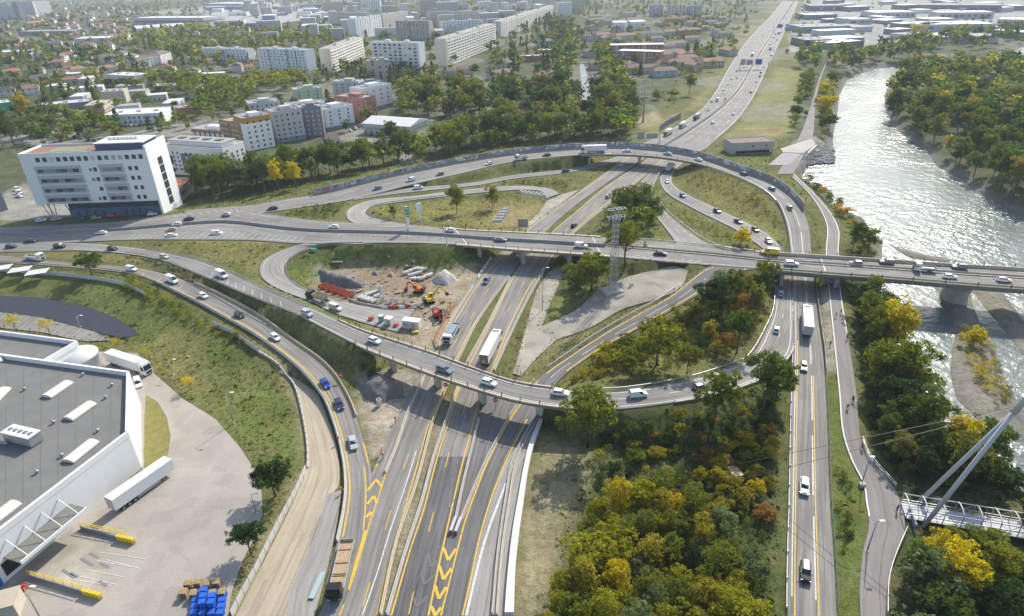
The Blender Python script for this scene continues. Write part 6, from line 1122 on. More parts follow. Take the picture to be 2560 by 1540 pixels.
for _ in range(17000):
 x,y=rr.uniform(-40,1800),rr.uniform(3,330);P=at(x,y,0);d=proj(P)[2];s=12*FOC/PX/d
 cl=.5+.5*math.sin(P.x/37+2*math.sin(P.y/61))*math.sin(P.y/53+1.3*math.sin(P.x/83));pr=100.0/(s*s)*(.30+1.3*cl*cl)*(.55 if y>220 else 1)
 if rr.random()>pr:continue
 if on_road(P.x,P.y,2)or in_bld(P.x,P.y,1):continue
 if seg_dist(np.array([P.x]),np.array([P.y]),PITCHP:=wpoly([(985,345),(1060,285),(1215,292),(1140,350)]))[0]<3:continue
 if(480<x<830 and 12<y<60)and rr.random()<.8:continue
 if x>1500 and y>180 or 1380<x<1440 and y>150:continue
 tree(0,0,rr.uniform(8,14),rr.choice(('round','round','round','tall','poplar','conifer')),rr.choice(('olive','green','olive','yellow green','dark green','brown green','green')),rr.uniform(1.1,1.6),None,'town tree',Vector((P.x,P.y,-.3)));tw_n+=1
for _ in range(900):
 x,y=rr.uniform(1930,2500),rr.uniform(3,110);P=at(x,y,0);s=10*FOC/PX/proj(P)[2]
 if rr.random()>14/(s*s)or in_bld(P.x,P.y,2)or on_road(P.x,P.y,2):continue
 tree(0,0,rr.uniform(6,11),'round',rr.choice(('olive','green','dark green')),1.1,None,'town tree',Vector((P.x,P.y,-.3)))
for t in TREES:
 q=proj(t['P']+Vector((0,0,t['h']*.5)));t['a']=t['h']*(1.0 if t['kind']!='bush' else 1.1)/q[2];t['in']=-80<q[0]<2547 and-40<q[1]<1640
TREES.sort(key=lambda t:-(t['a']if t['in']else 0)-(9 if t['label']else 0))
nt_,nb_=0,0;rest=[]
DOM={k:k for k in PAL}
for t in TREES:
 isb=t['kind']=='bush'
 if t['zone']=='town tree' or(isb and nb_>=298)or(not isb and nt_>=298):rest.append(t);continue
 if isb:nb_+=1
 else:nt_+=1
 v=rng.randrange(CROWN_V[t['kind']]);c=PAL[t['col']];f=rng.uniform(.85,1.15);z_=t['zone']
 lab=t['label']or(t['col']+' '+z_)
 lab=' '.join(lab.split()[:16])
 o=empty('bush' if isb else{'poplar':'poplar_tree','conifer':'conifer_tree'}.get(t['kind'],'broadleaf_tree'),t['P'],rng.uniform(0,6.28),lab,'bush' if isb else 'tree',None if t['label']else lab[:60])
 h,w=t['h'],t['h']*t['wide'];o.scale=(w,w,h)
 link('trunk',TRUNK[t['kind'],v],o);link('crown',CROWN[t['kind'],v],o,color=(c[0]*f,c[1]*f,c[2]*f))
VV,FF,CC=[],[],[];off=0
for t in rest:
 d=proj(t['P'])[2];lod=2 if d<330 else 0 if d<650 else 1;V,F=LOWP[t['kind'],rng.randrange(3),lod];a=rng.uniform(0,6.28);h,w=t['h'],t['h']*t['wide']
 ca,sa=math.cos(a),math.sin(a);W=np.stack([(V[:,0]*ca-V[:,1]*sa)*w+t['P'].x,(V[:,0]*sa+V[:,1]*ca)*w+t['P'].y,V[:,2]*h+t['P'].z],1)
 VV.append(W);FF.append(F+off);off+=len(V);f=rng.uniform(.8,1.2);CC.append(np.tile(np.array(PAL[t['col']])*f,(len(V),1)))
tag(link('woodland',np_mesh('woodland',np.vstack(VV),np.vstack(FF),[M_LEAFC],np.vstack(CC))),kind='stuff')
print('TREES',len(TREES),'single',nt_,nb_,'mass',len(rest),'quads',off//4)
#-- rough grass and weeds over the verges
K=120000;r=np.random.default_rng(5);tx,ty=r.uniform(-150,215,K),60+r.random(K)**1.5*330
i=np.clip(np.rint((tx+280)/2).astype(int),0,shp[0]-1);j=np.clip(np.rint((ty-40)/2).astype(int),0,shp[1]-1)
gcol=GC[sx,sy][i,j];ok=~ROADM[i,j]&(gcol[:,1]>gcol[:,0]*.86)&(gcol[:,1]>gcol[:,2]*1.3)&(H[i,j]>WZ+.4)&(gcol.sum(1)<.62)
bl=np.array([not in_bld(a,b,.5)if o else False for a,b,o in zip(tx,ty,ok)]);ok&=bl
for poly,z in FLATS:ok&=seg_dist(tx,ty,poly)>.3
tx,ty,gcol=tx[ok],ty[ok],gcol[ok];n=len(tx);tz=np.array([gz(a,b)for a,b in zip(tx,ty)])
m_=2;s=r.uniform(.16,.5,n)*(1+(r.random(n)<.06)*1.2);VV=[]
for q in range(m_):
 a=r.uniform(0,6.28,n);u=np.stack([np.cos(a),np.sin(a),r.uniform(-.2,.2,n)],1)*s[:,None];v=np.stack([r.uniform(-.4,.4,n),r.uniform(-.4,.4,n),r.uniform(.5,1,n)],1)*s[:,None]*.8;P=np.stack([tx,ty,tz-.05],1)+r.normal(size=(n,3))*np.array([.2,.2,0])
 VV.append(np.stack([P-u*.5,P+u*.5,P+u*.4+v,P-u*.4+v],1).reshape(-1,3))
CCo=np.repeat(np.clip(gcol*r.uniform(.75,1.35,(n,1))*np.array([1.0,1.03,.9]),0,1),4,axis=0)
tag(link('grass',np_mesh('grass',np.vstack(VV),np.arange(n*4*m_).reshape(-1,4),[M_LEAFC],np.vstack([CCo]*m_))),kind='stuff')
E_=[FLATS[i][0]for i in range(1,len(FLATS))];E_=[np.vstack([q,q[:1]])for q in E_]+[ROADS['old_ramp'].L[:,:2],ROADS['old_ramp'].R[:,:2]];PT=[]
for q in E_:
 q3=resample(np.c_[q,np.zeros(len(q))],.35);N_=side(q3);PT.append(q3[:,:2]+N_[:,:2]*r.normal(size=(len(q3),1))*.8+r.normal(size=(len(q3),2))*.25)
PT=np.vstack(PT);PT=PT[r.random(len(PT))<.8];n=len(PT);tz=np.array([gz(a,b)for a,b in PT])+.28;s=r.uniform(.18,.5,n);a=r.uniform(0,6.28,n)
u=np.stack([np.cos(a),np.sin(a),0*a],1)*s[:,None];v=np.stack([r.uniform(-.4,.4,n),r.uniform(-.4,.4,n),r.uniform(.4,.9,n)],1)*s[:,None];P=np.c_[PT,tz-.1]
tag(link('weeds',np_mesh('weeds',np.stack([P-u*.7,P+u*.7,P+u*.5+v,P-u*.5+v],1).reshape(-1,3),np.arange(n*4).reshape(-1,4),[M_LEAFC],np.repeat(np.array([(.17,.17,.05)])*r.uniform(.7,1.4,(n,1)),4,axis=0))),kind='stuff')
#-- vehicles (forward is +X, wheels on z = 0)
M_PAINT=mat('car_paint',(.5,.5,.5),.28,objcol=True,spec=.6);M_GLS=mat('car_glass',(.025,.03,.035),.06,spec=.9);M_RIM=mat('wheel_rim',(.35,.35,.36),.4,.6);M_LAMPW=mat('headlamp',(.75,.76,.78),.15,spec=.8);M_LAMPR=mat('tail_lamp',(.35,.02,.02),.25);M_DKP=mat('dark_trim',(.03,.03,.033),.6)
PC=dict(white=(.78,.78,.77),silver=(.48,.49,.50),grey=(.20,.21,.22),dark=(.045,.05,.058),black=(.018,.018,.02),navy=(.025,.045,.11),blue=(.02,.06,.36),beige=(.42,.40,.32),yellow=(.72,.48,.02),lime=(.38,.42,.10),red=(.32,.03,.025),green=(.30,.33,.16),cream=(.62,.60,.48),steel=(.16,.20,.25),amber=(.70,.60,.05))
def loft(b,secs,m,cap=True):
 """secs: (x, half width bottom, half width top, z bottom, z top)"""
 vs=[];n=8
 for x,wb,wt,z0,z1 in secs:
  h=z1-z0;vs+=[(x,-wb*.92,z0),(x,wb*.92,z0),(x,wb,z0+h*.3),(x,(wb+wt)/2*1.01,z0+h*.65),(x,wt*.93,z1),(x,-wt*.93,z1),(x,-(wb+wt)/2*1.01,z0+h*.65),(x,-wb,z0+h*.3)]
 fs=[(i*n+k,i*n+(k+1)%n,(i+1)*n+(k+1)%n,(i+1)*n+k)for i in range(len(secs)-1)for k in range(n)]
 fs+=[tuple(range(n-1,-1,-1))[::-1],tuple(range((len(secs)-1)*n,len(secs)*n))[::-1]];b.mesh(vs,[f[::-1]for f in fs],m,False);return b
def wheel_me(r,w,name='wheel'):
 b=MB();n=14;vs=[]
 for y,q in((-w/2,r*.62),(-w/2,r),(w/2,r),(w/2,r*.62)):vs+=[(q*math.cos(6.2832*k/n),y,q*math.sin(6.2832*k/n))for k in range(n)]
 b.mesh(vs,[(i*n+k,i*n+(k+1)%n,(i+1)*n+(k+1)%n,(i+1)*n+k)for i in range(3)for k in range(n)],M_BLACK)
 for y in(-w/2+.02,w/2-.02):b.mesh([(r*.62*math.cos(6.2832*k/n),y,r*.62*math.sin(6.2832*k/n))for k in range(n)],[tuple(range(n))if y>0 else tuple(range(n-1,-1,-1))],M_RIM)
 return b.data(name)
WH_S,WH_L=wheel_me(.32,.22),wheel_me(.5,.32)
def pane(pts,off,m=M_GLS):b=MB();n=(Vector(pts[1])-Vector(pts[0])).cross(Vector(pts[2])-Vector(pts[0])).normalized();b.face([Vector(p)+n*off for p in pts],m);return b
CARSPEC={'hatch':(4.1,1.76,.92,1.48,[(-2.05,.72,.80,.35,.80),(-1.95,.84,.82,.24,.95),(-1.2,.88,.84,.22,.96),(.7,.88,.84,.22,.94),(1.0,.88,.80,.22,.92),(1.8,.84,.70,.24,.76),(2.05,.70,.60,.34,.64)],(-1.95,-1.45,.25,.98)),'saloon':(4.6,1.80,.92,1.44,[(-2.3,.72,.76,.36,.84),(-2.2,.86,.80,.24,.94),(-1.3,.90,.84,.22,.95),(.8,.90,.84,.22,.93),(1.1,.90,.80,.22,.91),(2.0,.86,.70,.24,.76),(2.3,.72,.60,.34,.64)],(-1.75,-1.05,.3,1.1)),'suv':(4.5,1.86,1.05,1.68,[(-2.25,.78,.84,.42,.95),(-2.15,.90,.86,.28,1.08),(-1.3,.93,.88,.26,1.09),(.8,.93,.88,.26,1.07),(1.05,.93,.86,.26,1.05),(2.0,.90,.78,.30,.92),(2.25,.76,.66,.40,.76)],(-2.15,-1.85,.35,1.05)),'van':(4.5,1.84,1.05,1.86,[(-2.2,.88,.86,.36,1.1),(-2.15,.92,.88,.26,1.12),(-1.3,.92,.88,.24,1.12),(.9,.92,.88,.24,1.10),(1.2,.92,.84,.24,1.06),(2.0,.88,.74,.28,.86),(2.25,.74,.62,.38,.72)],(-2.15,-2.08,.6,1.25)),'bigvan':(5.6,2.05,1.25,2.5,[(-2.8,.98,.98,.42,1.3),(-2.75,1.02,1.0,.32,1.32),(-1.5,1.02,1.0,.30,1.32),(1.5,1.02,.98,.30,1.30),(1.8,1.02,.94,.30,1.24),(2.5,.98,.84,.34,1.02),(2.8,.84,.72,.44,.86)],(-2.75,-2.7,1.1,1.9))}
def make_car(kind):
 L,W,belt,Ht,secs,(c0,c1,c2,c3)=CARSPEC[kind];root=empty({'hatch':'car','saloon':'car','suv':'car','van':'small_van','bigvan':'delivery_van'}[kind])
 b=MB();loft(b,secs,M_PAINT);hw=secs[2][2]*.95;ht=hw*.80;zb=belt-.02
 P={(k,s):v for s in(-1,1)for k,v in dict(bl=(c0,s*hw,zb),br=(c3,s*hw*.95,zb-.01),tl=(c1,s*ht,Ht-.04),tr=(c2,s*ht,Ht-.04),ml=(c1,s*ht*.6,Ht),mr=(c2,s*ht*.6,Ht)).items()}
 q=lambda*k:b.face([P[x]for x in k],M_PAINT)
 q(('bl',-1),('br',-1),('tr',-1),('tl',-1));q(('br',1),('bl',1),('tl',1),('tr',1));q(('br',-1),('br',1),('tr',1),('mr',1),('mr',-1),('tr',-1));q(('bl',1),('bl',-1),('tl',-1),('ml',-1),('ml',1),('tl',1))
 q(('tl',-1),('tr',-1),('mr',-1),('ml',-1));q(('ml',-1),('mr',-1),('mr',1),('ml',1));q(('ml',1),('mr',1),('tr',1),('tl',1));b.build('body',None,root)
 def lerp(a,c,t):return tuple(a[i]*(1-t)+c[i]*t for i in range(3))
 def quad(A,B,Cc,D,u0,u1,v0,v1):return[lerp(lerp(A,B,u),lerp(D,Cc,u),v)for u,v in((u0,v0),(u1,v0),(u1,v1),(u0,v1))]
 pane(quad(P['br',-1],P['br',1],P['tr',1],P['tr',-1],.06,.94,.06,.93),.012).build('windscreen',None,root)
 pane(quad(P['bl',1],P['bl',-1],P['tl',-1],P['tl',1],.1,.9,.25 if kind in('van','bigvan')else.1,.9),.012).build('rear_window',None,root)
 rng_=((.07,.49),(.53,.93))if kind not in('van','bigvan')else((.72,.95),)
 for s in(-1,1):
  for u0,u1 in rng_:
   A,B,Cc,D=(P['bl',-1],P['br',-1],P['tr',-1],P['tl',-1])if s<0 else(P['br',1],P['bl',1],P['tl',1],P['tr',1]);a,c=(u0,u1)if s<0 else(1-u1,1-u0)
   pane(quad(A,B,Cc,D,a,c,.12,.86),.012).build('side_window',None,root)
 wb=L*.30;wr=.32 if kind!='bigvan' else.36
 for x in(-wb,wb*1.02):
  for s in(-1,1):o=link('wheel',WH_S,root,(x,s*(W/2-.13),wr));o.scale=(wr/.32,)*3
 for s in(-1,1):
  h=MB();h.box((L/2-.16,s*W*.36,belt*.74),(.22,.34,.15),s*-.25,M_LAMPW);h.build('headlight',None,root);h=MB();h.box((-L/2+.06,s*W*.41,belt*.88),(.14,.20,.24),0,M_LAMPR);h.build('tail_light',None,root)
  h=MB();h.box((c3-.25,s*(W/2+.05),belt+.03),(.16,.2,.13),0,M_DKP);h.build('mirror',None,root)
 h=MB();h.box((L/2-.04,0,.48),(.06,W*.55,.22),0,M_DKP);h.build('grille',None,root)
 return root
def car_far(kind):
 src=TEMPL[kind];me=None;b=MB()
 for ch in src.children:
  if ch.name.split('.')[0]in('body','windscreen','rear_window','side_window','wheel'):
   M=ch.matrix_local if ch.parent else Matrix();m=ch.data;vs=[Matrix.Translation(ch.location)@Matrix.Diagonal((*ch.scale,1))@v.co for v in m.vertices]
   for p in m.polygons:b.face([vs[i]for i in p.vertices],m.materials[p.material_index])
 return b.data('car')
TEMPL={k:make_car(k)for k in CARSPEC}
for t in TEMPL.values():t.location=(0,-900,0)
FARM={k:car_far(k)for k in TEMPL}
def on_px(key,x,y,lift=.6):
 r=ROADS[key]
 if not hasattr(r,'pp'):
  r.T=np.linspace(0,1,500);r.mid=np.array([rpt(r,t,.5)for t in r.T]);r.pp=np.array([proj(p)[:2]for p in r.mid])
 i=int(np.argmin((r.pp[:,0]-x)**2+(1.4*(r.pp[:,1]-y))**2));i=min(max(i,1),498);z=r.mid[i,2];d=r.mid[i+1]-r.mid[i-1];p=at(x,y,z+lift);p.z=z+.045
 return p,math.atan2(d[1],d[0]),math.atan2(d[2],math.hypot(d[0],d[1]))
USED=set()
def put(kind,col,P,rz,label,cat='car',group=None,pitch=0.0,far=False):
 if far:
  o=link({'van':'van','bigvan':'van'}.get(kind,'car'),FARM[kind],None,P,(0,-pitch,rz),PC[col]);tag(o,label,cat,group);return o
 if kind not in USED:USED.add(kind);o=TEMPL[kind]
 else:o=copy_tree(TEMPL[kind])
 o.location=P;o.rotation_euler=(0,-pitch,rz)
 for ch in o.children:
  if ch.name.split('.')[0]=='body':ch.color=(*PC[col],1)
 tag(o,label,cat,group)
 if not group and 'group' in o.keys():del o['group']
 return o
CN={'van':'van','bigvan':'van'}
def rc(key,d,kind,col,x,y,label,far=False):
 P,a,pt=on_px(key,x,y);put(kind,col,P,a+(0 if d>0 else math.pi),label,CN.get(kind,'car'),'cars driving through the interchange' if not far else 'cars on the distant motorway',pt if d>0 else-pt,far)
for a in(('main',-1,'saloon','white',243,560.6,'white saloon on the main road just below the white office block'),('main',1,'saloon','dark',74,580,'dark saloon at the left of the main road, ahead of the blue car'),('main',1,'hatch','navy',27,593,'dark blue hatchback nearest the left edge of the main road'),('overpass',1,'suv','dark',144,593,'dark people carrier at the fork where the slip road leaves the main road'),('overpass',1,'hatch','dark',271,598,'dark hatchback just entering the curved slip road'),('overpass',1,'hatch','cream',396,618,'cream hatchback on the curved slip road before the white box van'),('ramp_l',1,'van','white',317,648,'white small van right of the round tree on the lorry slip road'),('ramp_l',1,'bigvan','white',415,676,'tall white van on the lorry slip road ahead of the white hatchback'),('overpass',1,'bigvan','white',535,664,'tall white van on the curved slip road near the wedge of shrubs'),('main',-1,'hatch','white',426,540,'white hatchback on the far lanes right of the office block'),('main',-1,'hatch','beige',413,553,'beige hatchback on the far lanes beside the median wall'),('main',1,'saloon','white',413,567,'white estate car on the near lanes beside the median wall'),('main',1,'van','white',523,562,'white small van on the near lanes of the main road beside the hatched area'),('main',-1,'saloon','navy',455,526,'dark blue saloon approaching the office block from the right'),('main',-1,'hatch','silver',545,516,'silver car where the flyover road joins the main road'),('flyover',-1,'saloon','dark',656,502,'dark saloon below the start of the graffiti wall'),('flyover',-1,'saloon','steel',909,453,'grey blue saloon beside the graffiti wall, left of the white van'),('flyover',-1,'van','white',989,433,'white van beside the graffiti wall'),('exit',1,'van','white',1008,452,'white van on the narrow exit road below the flyover'),('flyover',-1,'hatch','grey',1060,419,'grey hatchback beside the graffiti wall, right of the white van'),('flyover',-1,'hatch','white',1177,394,'white hatchback on the rising part of the flyover'),('main',-1,'hatch','white',804,546,'white hatchback beside the mouth of the northern loop'),('main',-1,'hatch','white',1084,554,'white hatchback near the tall green direction sign'),('main',1,'saloon','grey',1206,577,'dark grey saloon on the main bridge above the left carriageway'),('flyover',-1,'saloon','dark',1317,373,'dark saloon on the flyover left of the white articulated lorry'),('flyover',-1,'saloon','white',1511,363,'white saloon on the flyover right of the articulated lorry'),('flyover',-1,'saloon','silver',1609,370,'silver saloon on the flyover over the motorway'),('flyover',-1,'saloon','white',1682,384,'white saloon at the right end of the flyover span'),('flyover',-1,'hatch','dark',1791,418,'dark hatchback on the bend of the flyover'),('exit',1,'saloon','navy',1363,411,'dark blue saloon about to pass under the flyover'),('mw_left',-1,'hatch','white',1499,396,'white hatchback coming out from under the flyover'),('mw_right',1,'hatch','grey',1545,399,'grey hatchback going under the flyover'),('mw_right',1,'hatch','beige',1465,473,'beige hatchback on the motorway left of the grove'),('mw_right',1,'hatch','dark',1383,542,'dark hatchback on the motorway just beyond the main bridge'),('slip_b',1,'hatch','white',1608,437,'white hatchback on the slip road behind the box lorry'),('slip_b',1,'hatch','blue',1645,471,'bright blue hatchback on the slip road inside the flyover bend'),('slip_b',1,'hatch','dark',1728,508,'dark hatchback, first of the three dark cars on the inner slip road'),('slip_b',1,'saloon','dark',1779,533,'dark saloon, second of the three dark cars on the inner slip road'),('slip_b',1,'hatch','black',1820,553,'black hatchback, last of the three dark cars before the main road'),('slip_b',1,'hatch','silver',1852,581,'silver hatchback waiting where the inner slip road meets the main road'),('main',1,'van','white',1400,592,'white van on the main bridge left of the lattice mast'),('main',1,'saloon','dark',1591,610,'dark saloon on the main road right of the lattice mast'),('main',-1,'bigvan','yellow',1855,609,'yellow van on the main road at the river bridge'),('main',1,'suv','white',1907,635,'white crossover at the start of the river bridge'),('main',1,'hatch','silver',1858,640,'pale car half hidden behind the trees at the bridge start'),('main',-1,'hatch','steel',2062,633,'dark blue grey hatchback on the river bridge, leftmost of the far lane'),('main',-1,'suv','grey',2137,631,'grey people carrier on the river bridge, second in the far lane'),('main',-1,'suv','grey',2312,643,'dark grey estate on the river bridge behind the white pickup'),('main',1,'hatch','white',2289,666,'white hatchback on the near lane of the river bridge above the pier'),('main',1,'hatch','white',2419,674,'white hatchback on the river bridge nearest the right edge'),('flyover',-1,'hatch','steel',1859,454,'dark car on the flyover bend beside the lettered wall'),('flyover',-1,'hatch','grey',1902,499,'grey hatchback on the descending flyover above the river bridge'),('overpass',1,'hatch','silver',1881,706,'silver hatchback coming out from under the river bridge on the loop'),('overpass',1,'hatch','white',1871,794,'white hatchback on the loop beside the articulated lorry'),('flyover',1,'hatch','green',1937,883,'pale green hatchback behind the lorry on the riverside road'),('flyover',1,'suv','white',1938,1173,'white car on the riverside road level with the footbridge'),('flyover',1,'suv','black',1941,1378,'black car nearest the bottom on the riverside road'),('overpass',1,'saloon','black',1815,866,'black saloon on the loop beneath the dark trees'),('overpass',1,'hatch','navy',1686,931,'dark blue car partly hidden by the tree over the loop'),('overpass',1,'van','white',1537,950,'white panel van on the loop right of the overpass'),('overpass',1,'hatch','white',1350,946,'white hatchback at the right end of the overpass'),('overpass',1,'hatch','white',1178,921,'white hatchback in the middle of the overpass'),('overpass',1,'suv','steel',1071,891,'grey blue people carrier on the overpass above the left carriageway'),('overpass',1,'hatch','white',902,820,'white hatchback at the left end of the overpass'),('overpass',1,'suv','silver',740,755,'grey people carrier beside the striped shoulder of the slip road'),('ramp_l',1,'hatch','dark',577,758,'dark car on the lorry slip road between two white hatchbacks'),('ramp_l',1,'hatch','white',490,712,'small white hatchback on the lorry slip road behind the tall van'),('ramp_l',1,'hatch','white',663,812,'white hatchback on the lorry slip road above the haul track'),('ramp_l',1,'hatch','blue',784,924,'bright blue hatchback on the lorry slip road'),('ramp_l',1,'saloon','navy',817,973,'navy saloon behind the bright blue hatchback'),('ramp_l',1,'saloon','silver',850,1066,'silver car nearest the merge with the motorway'),('loop_s',1,'van','white',808,741,'white van following the tipper lorry on the construction loop'),('mw_left',-1,'van','steel',1172,676,'pale blue van on the motorway just south of the main bridge'),('mw_left',-1,'bigvan','white',1728,242,'white van in the middle lanes of the distant motorway')):rc(*a)
for k,(x,y,key,col)in enumerate(((1706,264,'mw_left','silver'),(1747,239,'mw_left','dark'),(1714,244,'mw_left','silver'),(1743,216,'mw_left','white'),(1754,201,'mw_left','white'),(1763,190,'mw_left','white'),(1776,187,'mw_left','grey'),(1775,171,'mw_left','dark'),(1793,161,'mw_left','white'),(1809,222,'mw_right','grey'),(1822,196,'mw_right','white'),(1831,183,'mw_right','grey'),(1833,175,'mw_right','dark'),(1840,161,'mw_right','white'),(1717,296,'mw_right','white'),(1766,275,'mw_right','white'),(1863,119,'mw_right','white'),(1858,134,'mw_right','dark'),(1862,90,'mw_right','dark'),(1872,96,'mw_right','grey'),(1892,43,'mw_right','dark'),(1898,29,'mw_right','grey'),(1871,47,'mw_left','grey'),(1889,23,'mw_left','white'),(1898,8,'mw_left','dark'),(1907,13,'mw_right','dark'),(1906,25,'mw_right','silver'),(1887,56,'mw_right','white'),(1880,66,'mw_right','grey'),(1852,74,'mw_left','white'),(1838,84,'mw_left','silver'),(1884,77,'mw_right','white'),(1855,108,'mw_right','silver'),(1868,83,'mw_right','dark'))):
 rc(key,-1 if key=='mw_left' else 1,('hatch','saloon','suv')[k%3],col,x,y,col+' car far up the motorway on the '+('left' if key=='mw_left' else 'right')+' carriageway',True)
def parked(kind,col,x,y,hd,label,group='parked cars',far=True):
 P=gat(x,y);P.z+=.1;h=at(x+hd[0],y+hd[1],P.z)-at(x,y,P.z);put(kind,col,P,math.atan2(h.y,h.x),label,CN.get(kind,'car'),group,0,far)
for a in(('hatch','white',100,534,(9,-1),'white car parked under the raking columns, left one'),('hatch','silver',137,531,(9,-1),'pale car parked under the raking columns, right one'),('saloon','navy',201,530,(9,-1),'dark car parked before the navy office base'),('hatch','lime',233,528,(9,-1),'lime green car parked before the navy office base'),('suv','red',273,524,(9,-1),'red car parked before the navy office base'),('hatch','white',368,519,(9,-1),'white car with yellow trim parked by the office end fin'),('van','white',44,459,(9,2),'white van parked left of the office, furthest of three'),('van','white',47,467,(9,2),'white van parked left of the office, middle of three'),('saloon','white',48,475,(9,2),'white car parked left of the office, nearest of three')):parked(*a,far=a[1]in('silver',))
for k in range(18):parked(('hatch','saloon','suv')[k%3],('silver','dark','white','grey','navy','white','grey')[k%7],86+k*8.5,309+k*1.3+(k%2)*9,(3,-6),'car parked in the rows of the car park behind the office')
for k in range(7):parked(('hatch','saloon')[k%2],('white','black','white','dark','silver','white','black')[k],846+k*5.5,317-k*3.2,(6,3),'car parked in the street by the white sports hall')
for k in range(6):parked('hatch',('grey','dark','silver','dark','white','navy')[k],882+k*13,326+k*1.0,(2,-6),'car parked in front of the white sports hall')
for k in range(8):parked('hatch',('grey','white','silver','dark')[k%4],262+k*11,307-k*.5,(2,-6),'car parked before the white roofed school building')
for k in range(10):parked('hatch',('white','silver','white','dark')[k%4],1905+k*4.0+(k%3)*7,78+k*4.2,(5,3),'car parked by the blue grey dealership')
parked('van','white',334,928,(2,6),'white van with an orange panel parked against the warehouse wall',far=False)
#-- lorries
def cab(root,col,x0=0.0,L=2.2,h=3.4,w=2.5,m=None):
 m=m or M_PAINT;z0=.55;b=MB()
 vs=[(x0,-w/2,z0),(x0+L,-w/2,z0),(x0+L,w/2,z0),(x0,w/2,z0),(x0,-w/2,h),(x0+L*.80,-w/2*.94,h),(x0+L*.80,w/2*.94,h),(x0,w/2,h),(x0+L,-w/2,z0+1.1),(x0+L,w/2,z0+1.1)]
 b.mesh(vs,[(3,2,1,0),(4,5,6,7),(0,1,8,5,4),(2,3,7,6,9),(3,0,4,7),(1,2,9,8),(8,9,6,5)],m);o=b.build('cab',None,root,color=PC[col])
 def lp(a,c,t):return tuple(a[i]*(1-t)+c[i]*t for i in range(3))
 A,B,Cc,D=vs[8],vs[9],vs[6],vs[5];pane([lp(lp(A,B,u),lp(D,Cc,u),v)for u,v in((.06,.05),(.94,.05),(.94,.72),(.06,.72))],.015).build('windscreen',None,root)
 for s in(-1,1):
  q=[(x0+L*.35,s*(w/2+.012),z0+1.2),(x0+L*.93,s*(w/2+.012),z0+1.2),(x0+L*.84,s*(w/2*.97+.012),h-.75),(x0+L*.35,s*(w/2*.97+.012),h-.75)];pane(q if s<0 else q[::-1],.01).build('side_window',None,root)
  h_=MB();h_.box((x0+L+.02,s*w*.38,z0+.25),(.1,.42,.2),0,M_LAMPW);h_.build('headlight',None,root);h_=MB();h_.box((x0+L*.95,s*(w/2+.18),h-1.1),(.1,.26,.6),0,M_DKP);h_.build('mirror',None,root)
 g=MB();g.box((x0+L+.03,0,z0+.55),(.06,w*.7,.7),0,M_DKP);g.build('grille',None,root)
def wheels(root,xs,w=2.4,r=.5):
 for x in xs:
  for s in(-1,1):o=link('wheel',WH_L,root,(x,s*(w/2-.17),r));o.scale=(r/.5,)*3
def semi(P,rz,label,cabcol='white',boxcol='white',pitch=0,L=13.6,with_cab=True,name='articulated_lorry',cat='lorry',rear=None,refr=True):
 root=empty(name,P,rz,label,cat,None);root.rotation_euler=(0,-pitch,rz);t=MB();t.box((0,0,2.62),(L,2.55,2.75),m=M_PAINT);tr=t.build('trailer',None,root,color=PC[boxcol])
 t=MB();t.box((0,0,1.08),(L-.6,1.1,.3),m=M_DKP);t.build('chassis',None,root)
 t=MB()
 for s in(-.6,.6):t.box((-L/2-.02,s,2.62),(.04,1.15,2.6),0,rear or M_LGREY)
 t.build('rear_door',None,root);t=MB()
 for s in(-1,1):t.box((-L/2-.03,s*1.0,1.12),(.06,.4,.18),0,M_LAMPR)
 t.build('tail_light',None,root)
 t=MB()
 for s in(-1,1):t.box((.6,s*1.2,.85),(5.2,.05,.5),0,M_GREYM)
 t.build('side_guard',None,root)
 t=MB();t.box((0,0,4.02),(L-.1,2.4,.05),m=M_WHITEP);t.build('trailer_roof',None,root)
 for k in range(7):t=MB();t.box((-L/2+(k+.5)*L/7,0,4.05),(.06,2.4,.03),m=M_LGREY);t.build('roof_rib',None,root)
 wheels(root,(-L/2+1.6,-L/2+2.9,-L/2+4.2))
 if with_cab:cab(root,cabcol,L/2+.35,2.2,3.75);wheels(root,(L/2+1.7,L/2-1.6));t=MB();t.box((L/2+1.1,0,4.0),(.5,2.0,.5),m=M_WHITEP);t.build('wind_deflector',None,root)
 else:
  t=MB()
  for s in(-.8,.8):t.box((L/2-2.6,s,.55),(.14,.14,1.1),0,M_GREYM)
  t.build('landing_leg',None,root)
 return root
def at2(a,b,z=0.0):A,B=at(*a,z),at(*b,z);d=B-A;return(A+B)/2,math.atan2(d.y,d.x)
P,rz=at2((252,868),(366,905));semi(P+Vector((0,0,.02)),rz,'white articulated lorry parked beside the warehouse ramp',L=13.2)
P,rz=at2((290,1226),(402,1146));semi(P+Vector((0,0,.02)),rz,'white trailer without a tractor parked along the warehouse wall',with_cab=False,name='trailer',cat='trailer',L=13.6)
P,rz,pt=on_px('flyover',1436,361,1.5);semi(P,rz+math.pi,'white articulated lorry driving on the flyover',pitch=-pt,L=11.0)
P,rz,pt=on_px('flyover',1945,778,2.0);semi(P,rz+math.pi*0+(math.pi if math.sin(rz)<0 else 0),'white articulated lorry seen from behind on the riverside road',L=12)
P,rz,pt=on_px('mw_right',1180,842,2.0);semi(P,rz,'white articulated lorry going away under the main bridge',rear=M_DGREY,L=12.6);yq=MB();yq.box((0,0,0),(.03,1.0,.7),m=M_YELP);o=yq.build('rear_sign',None,bpy.data.objects[[x.name for x in C.objects if x.get('label')=='white articulated lorry going away under the main bridge'][0]],(-6.36,0,2.0))
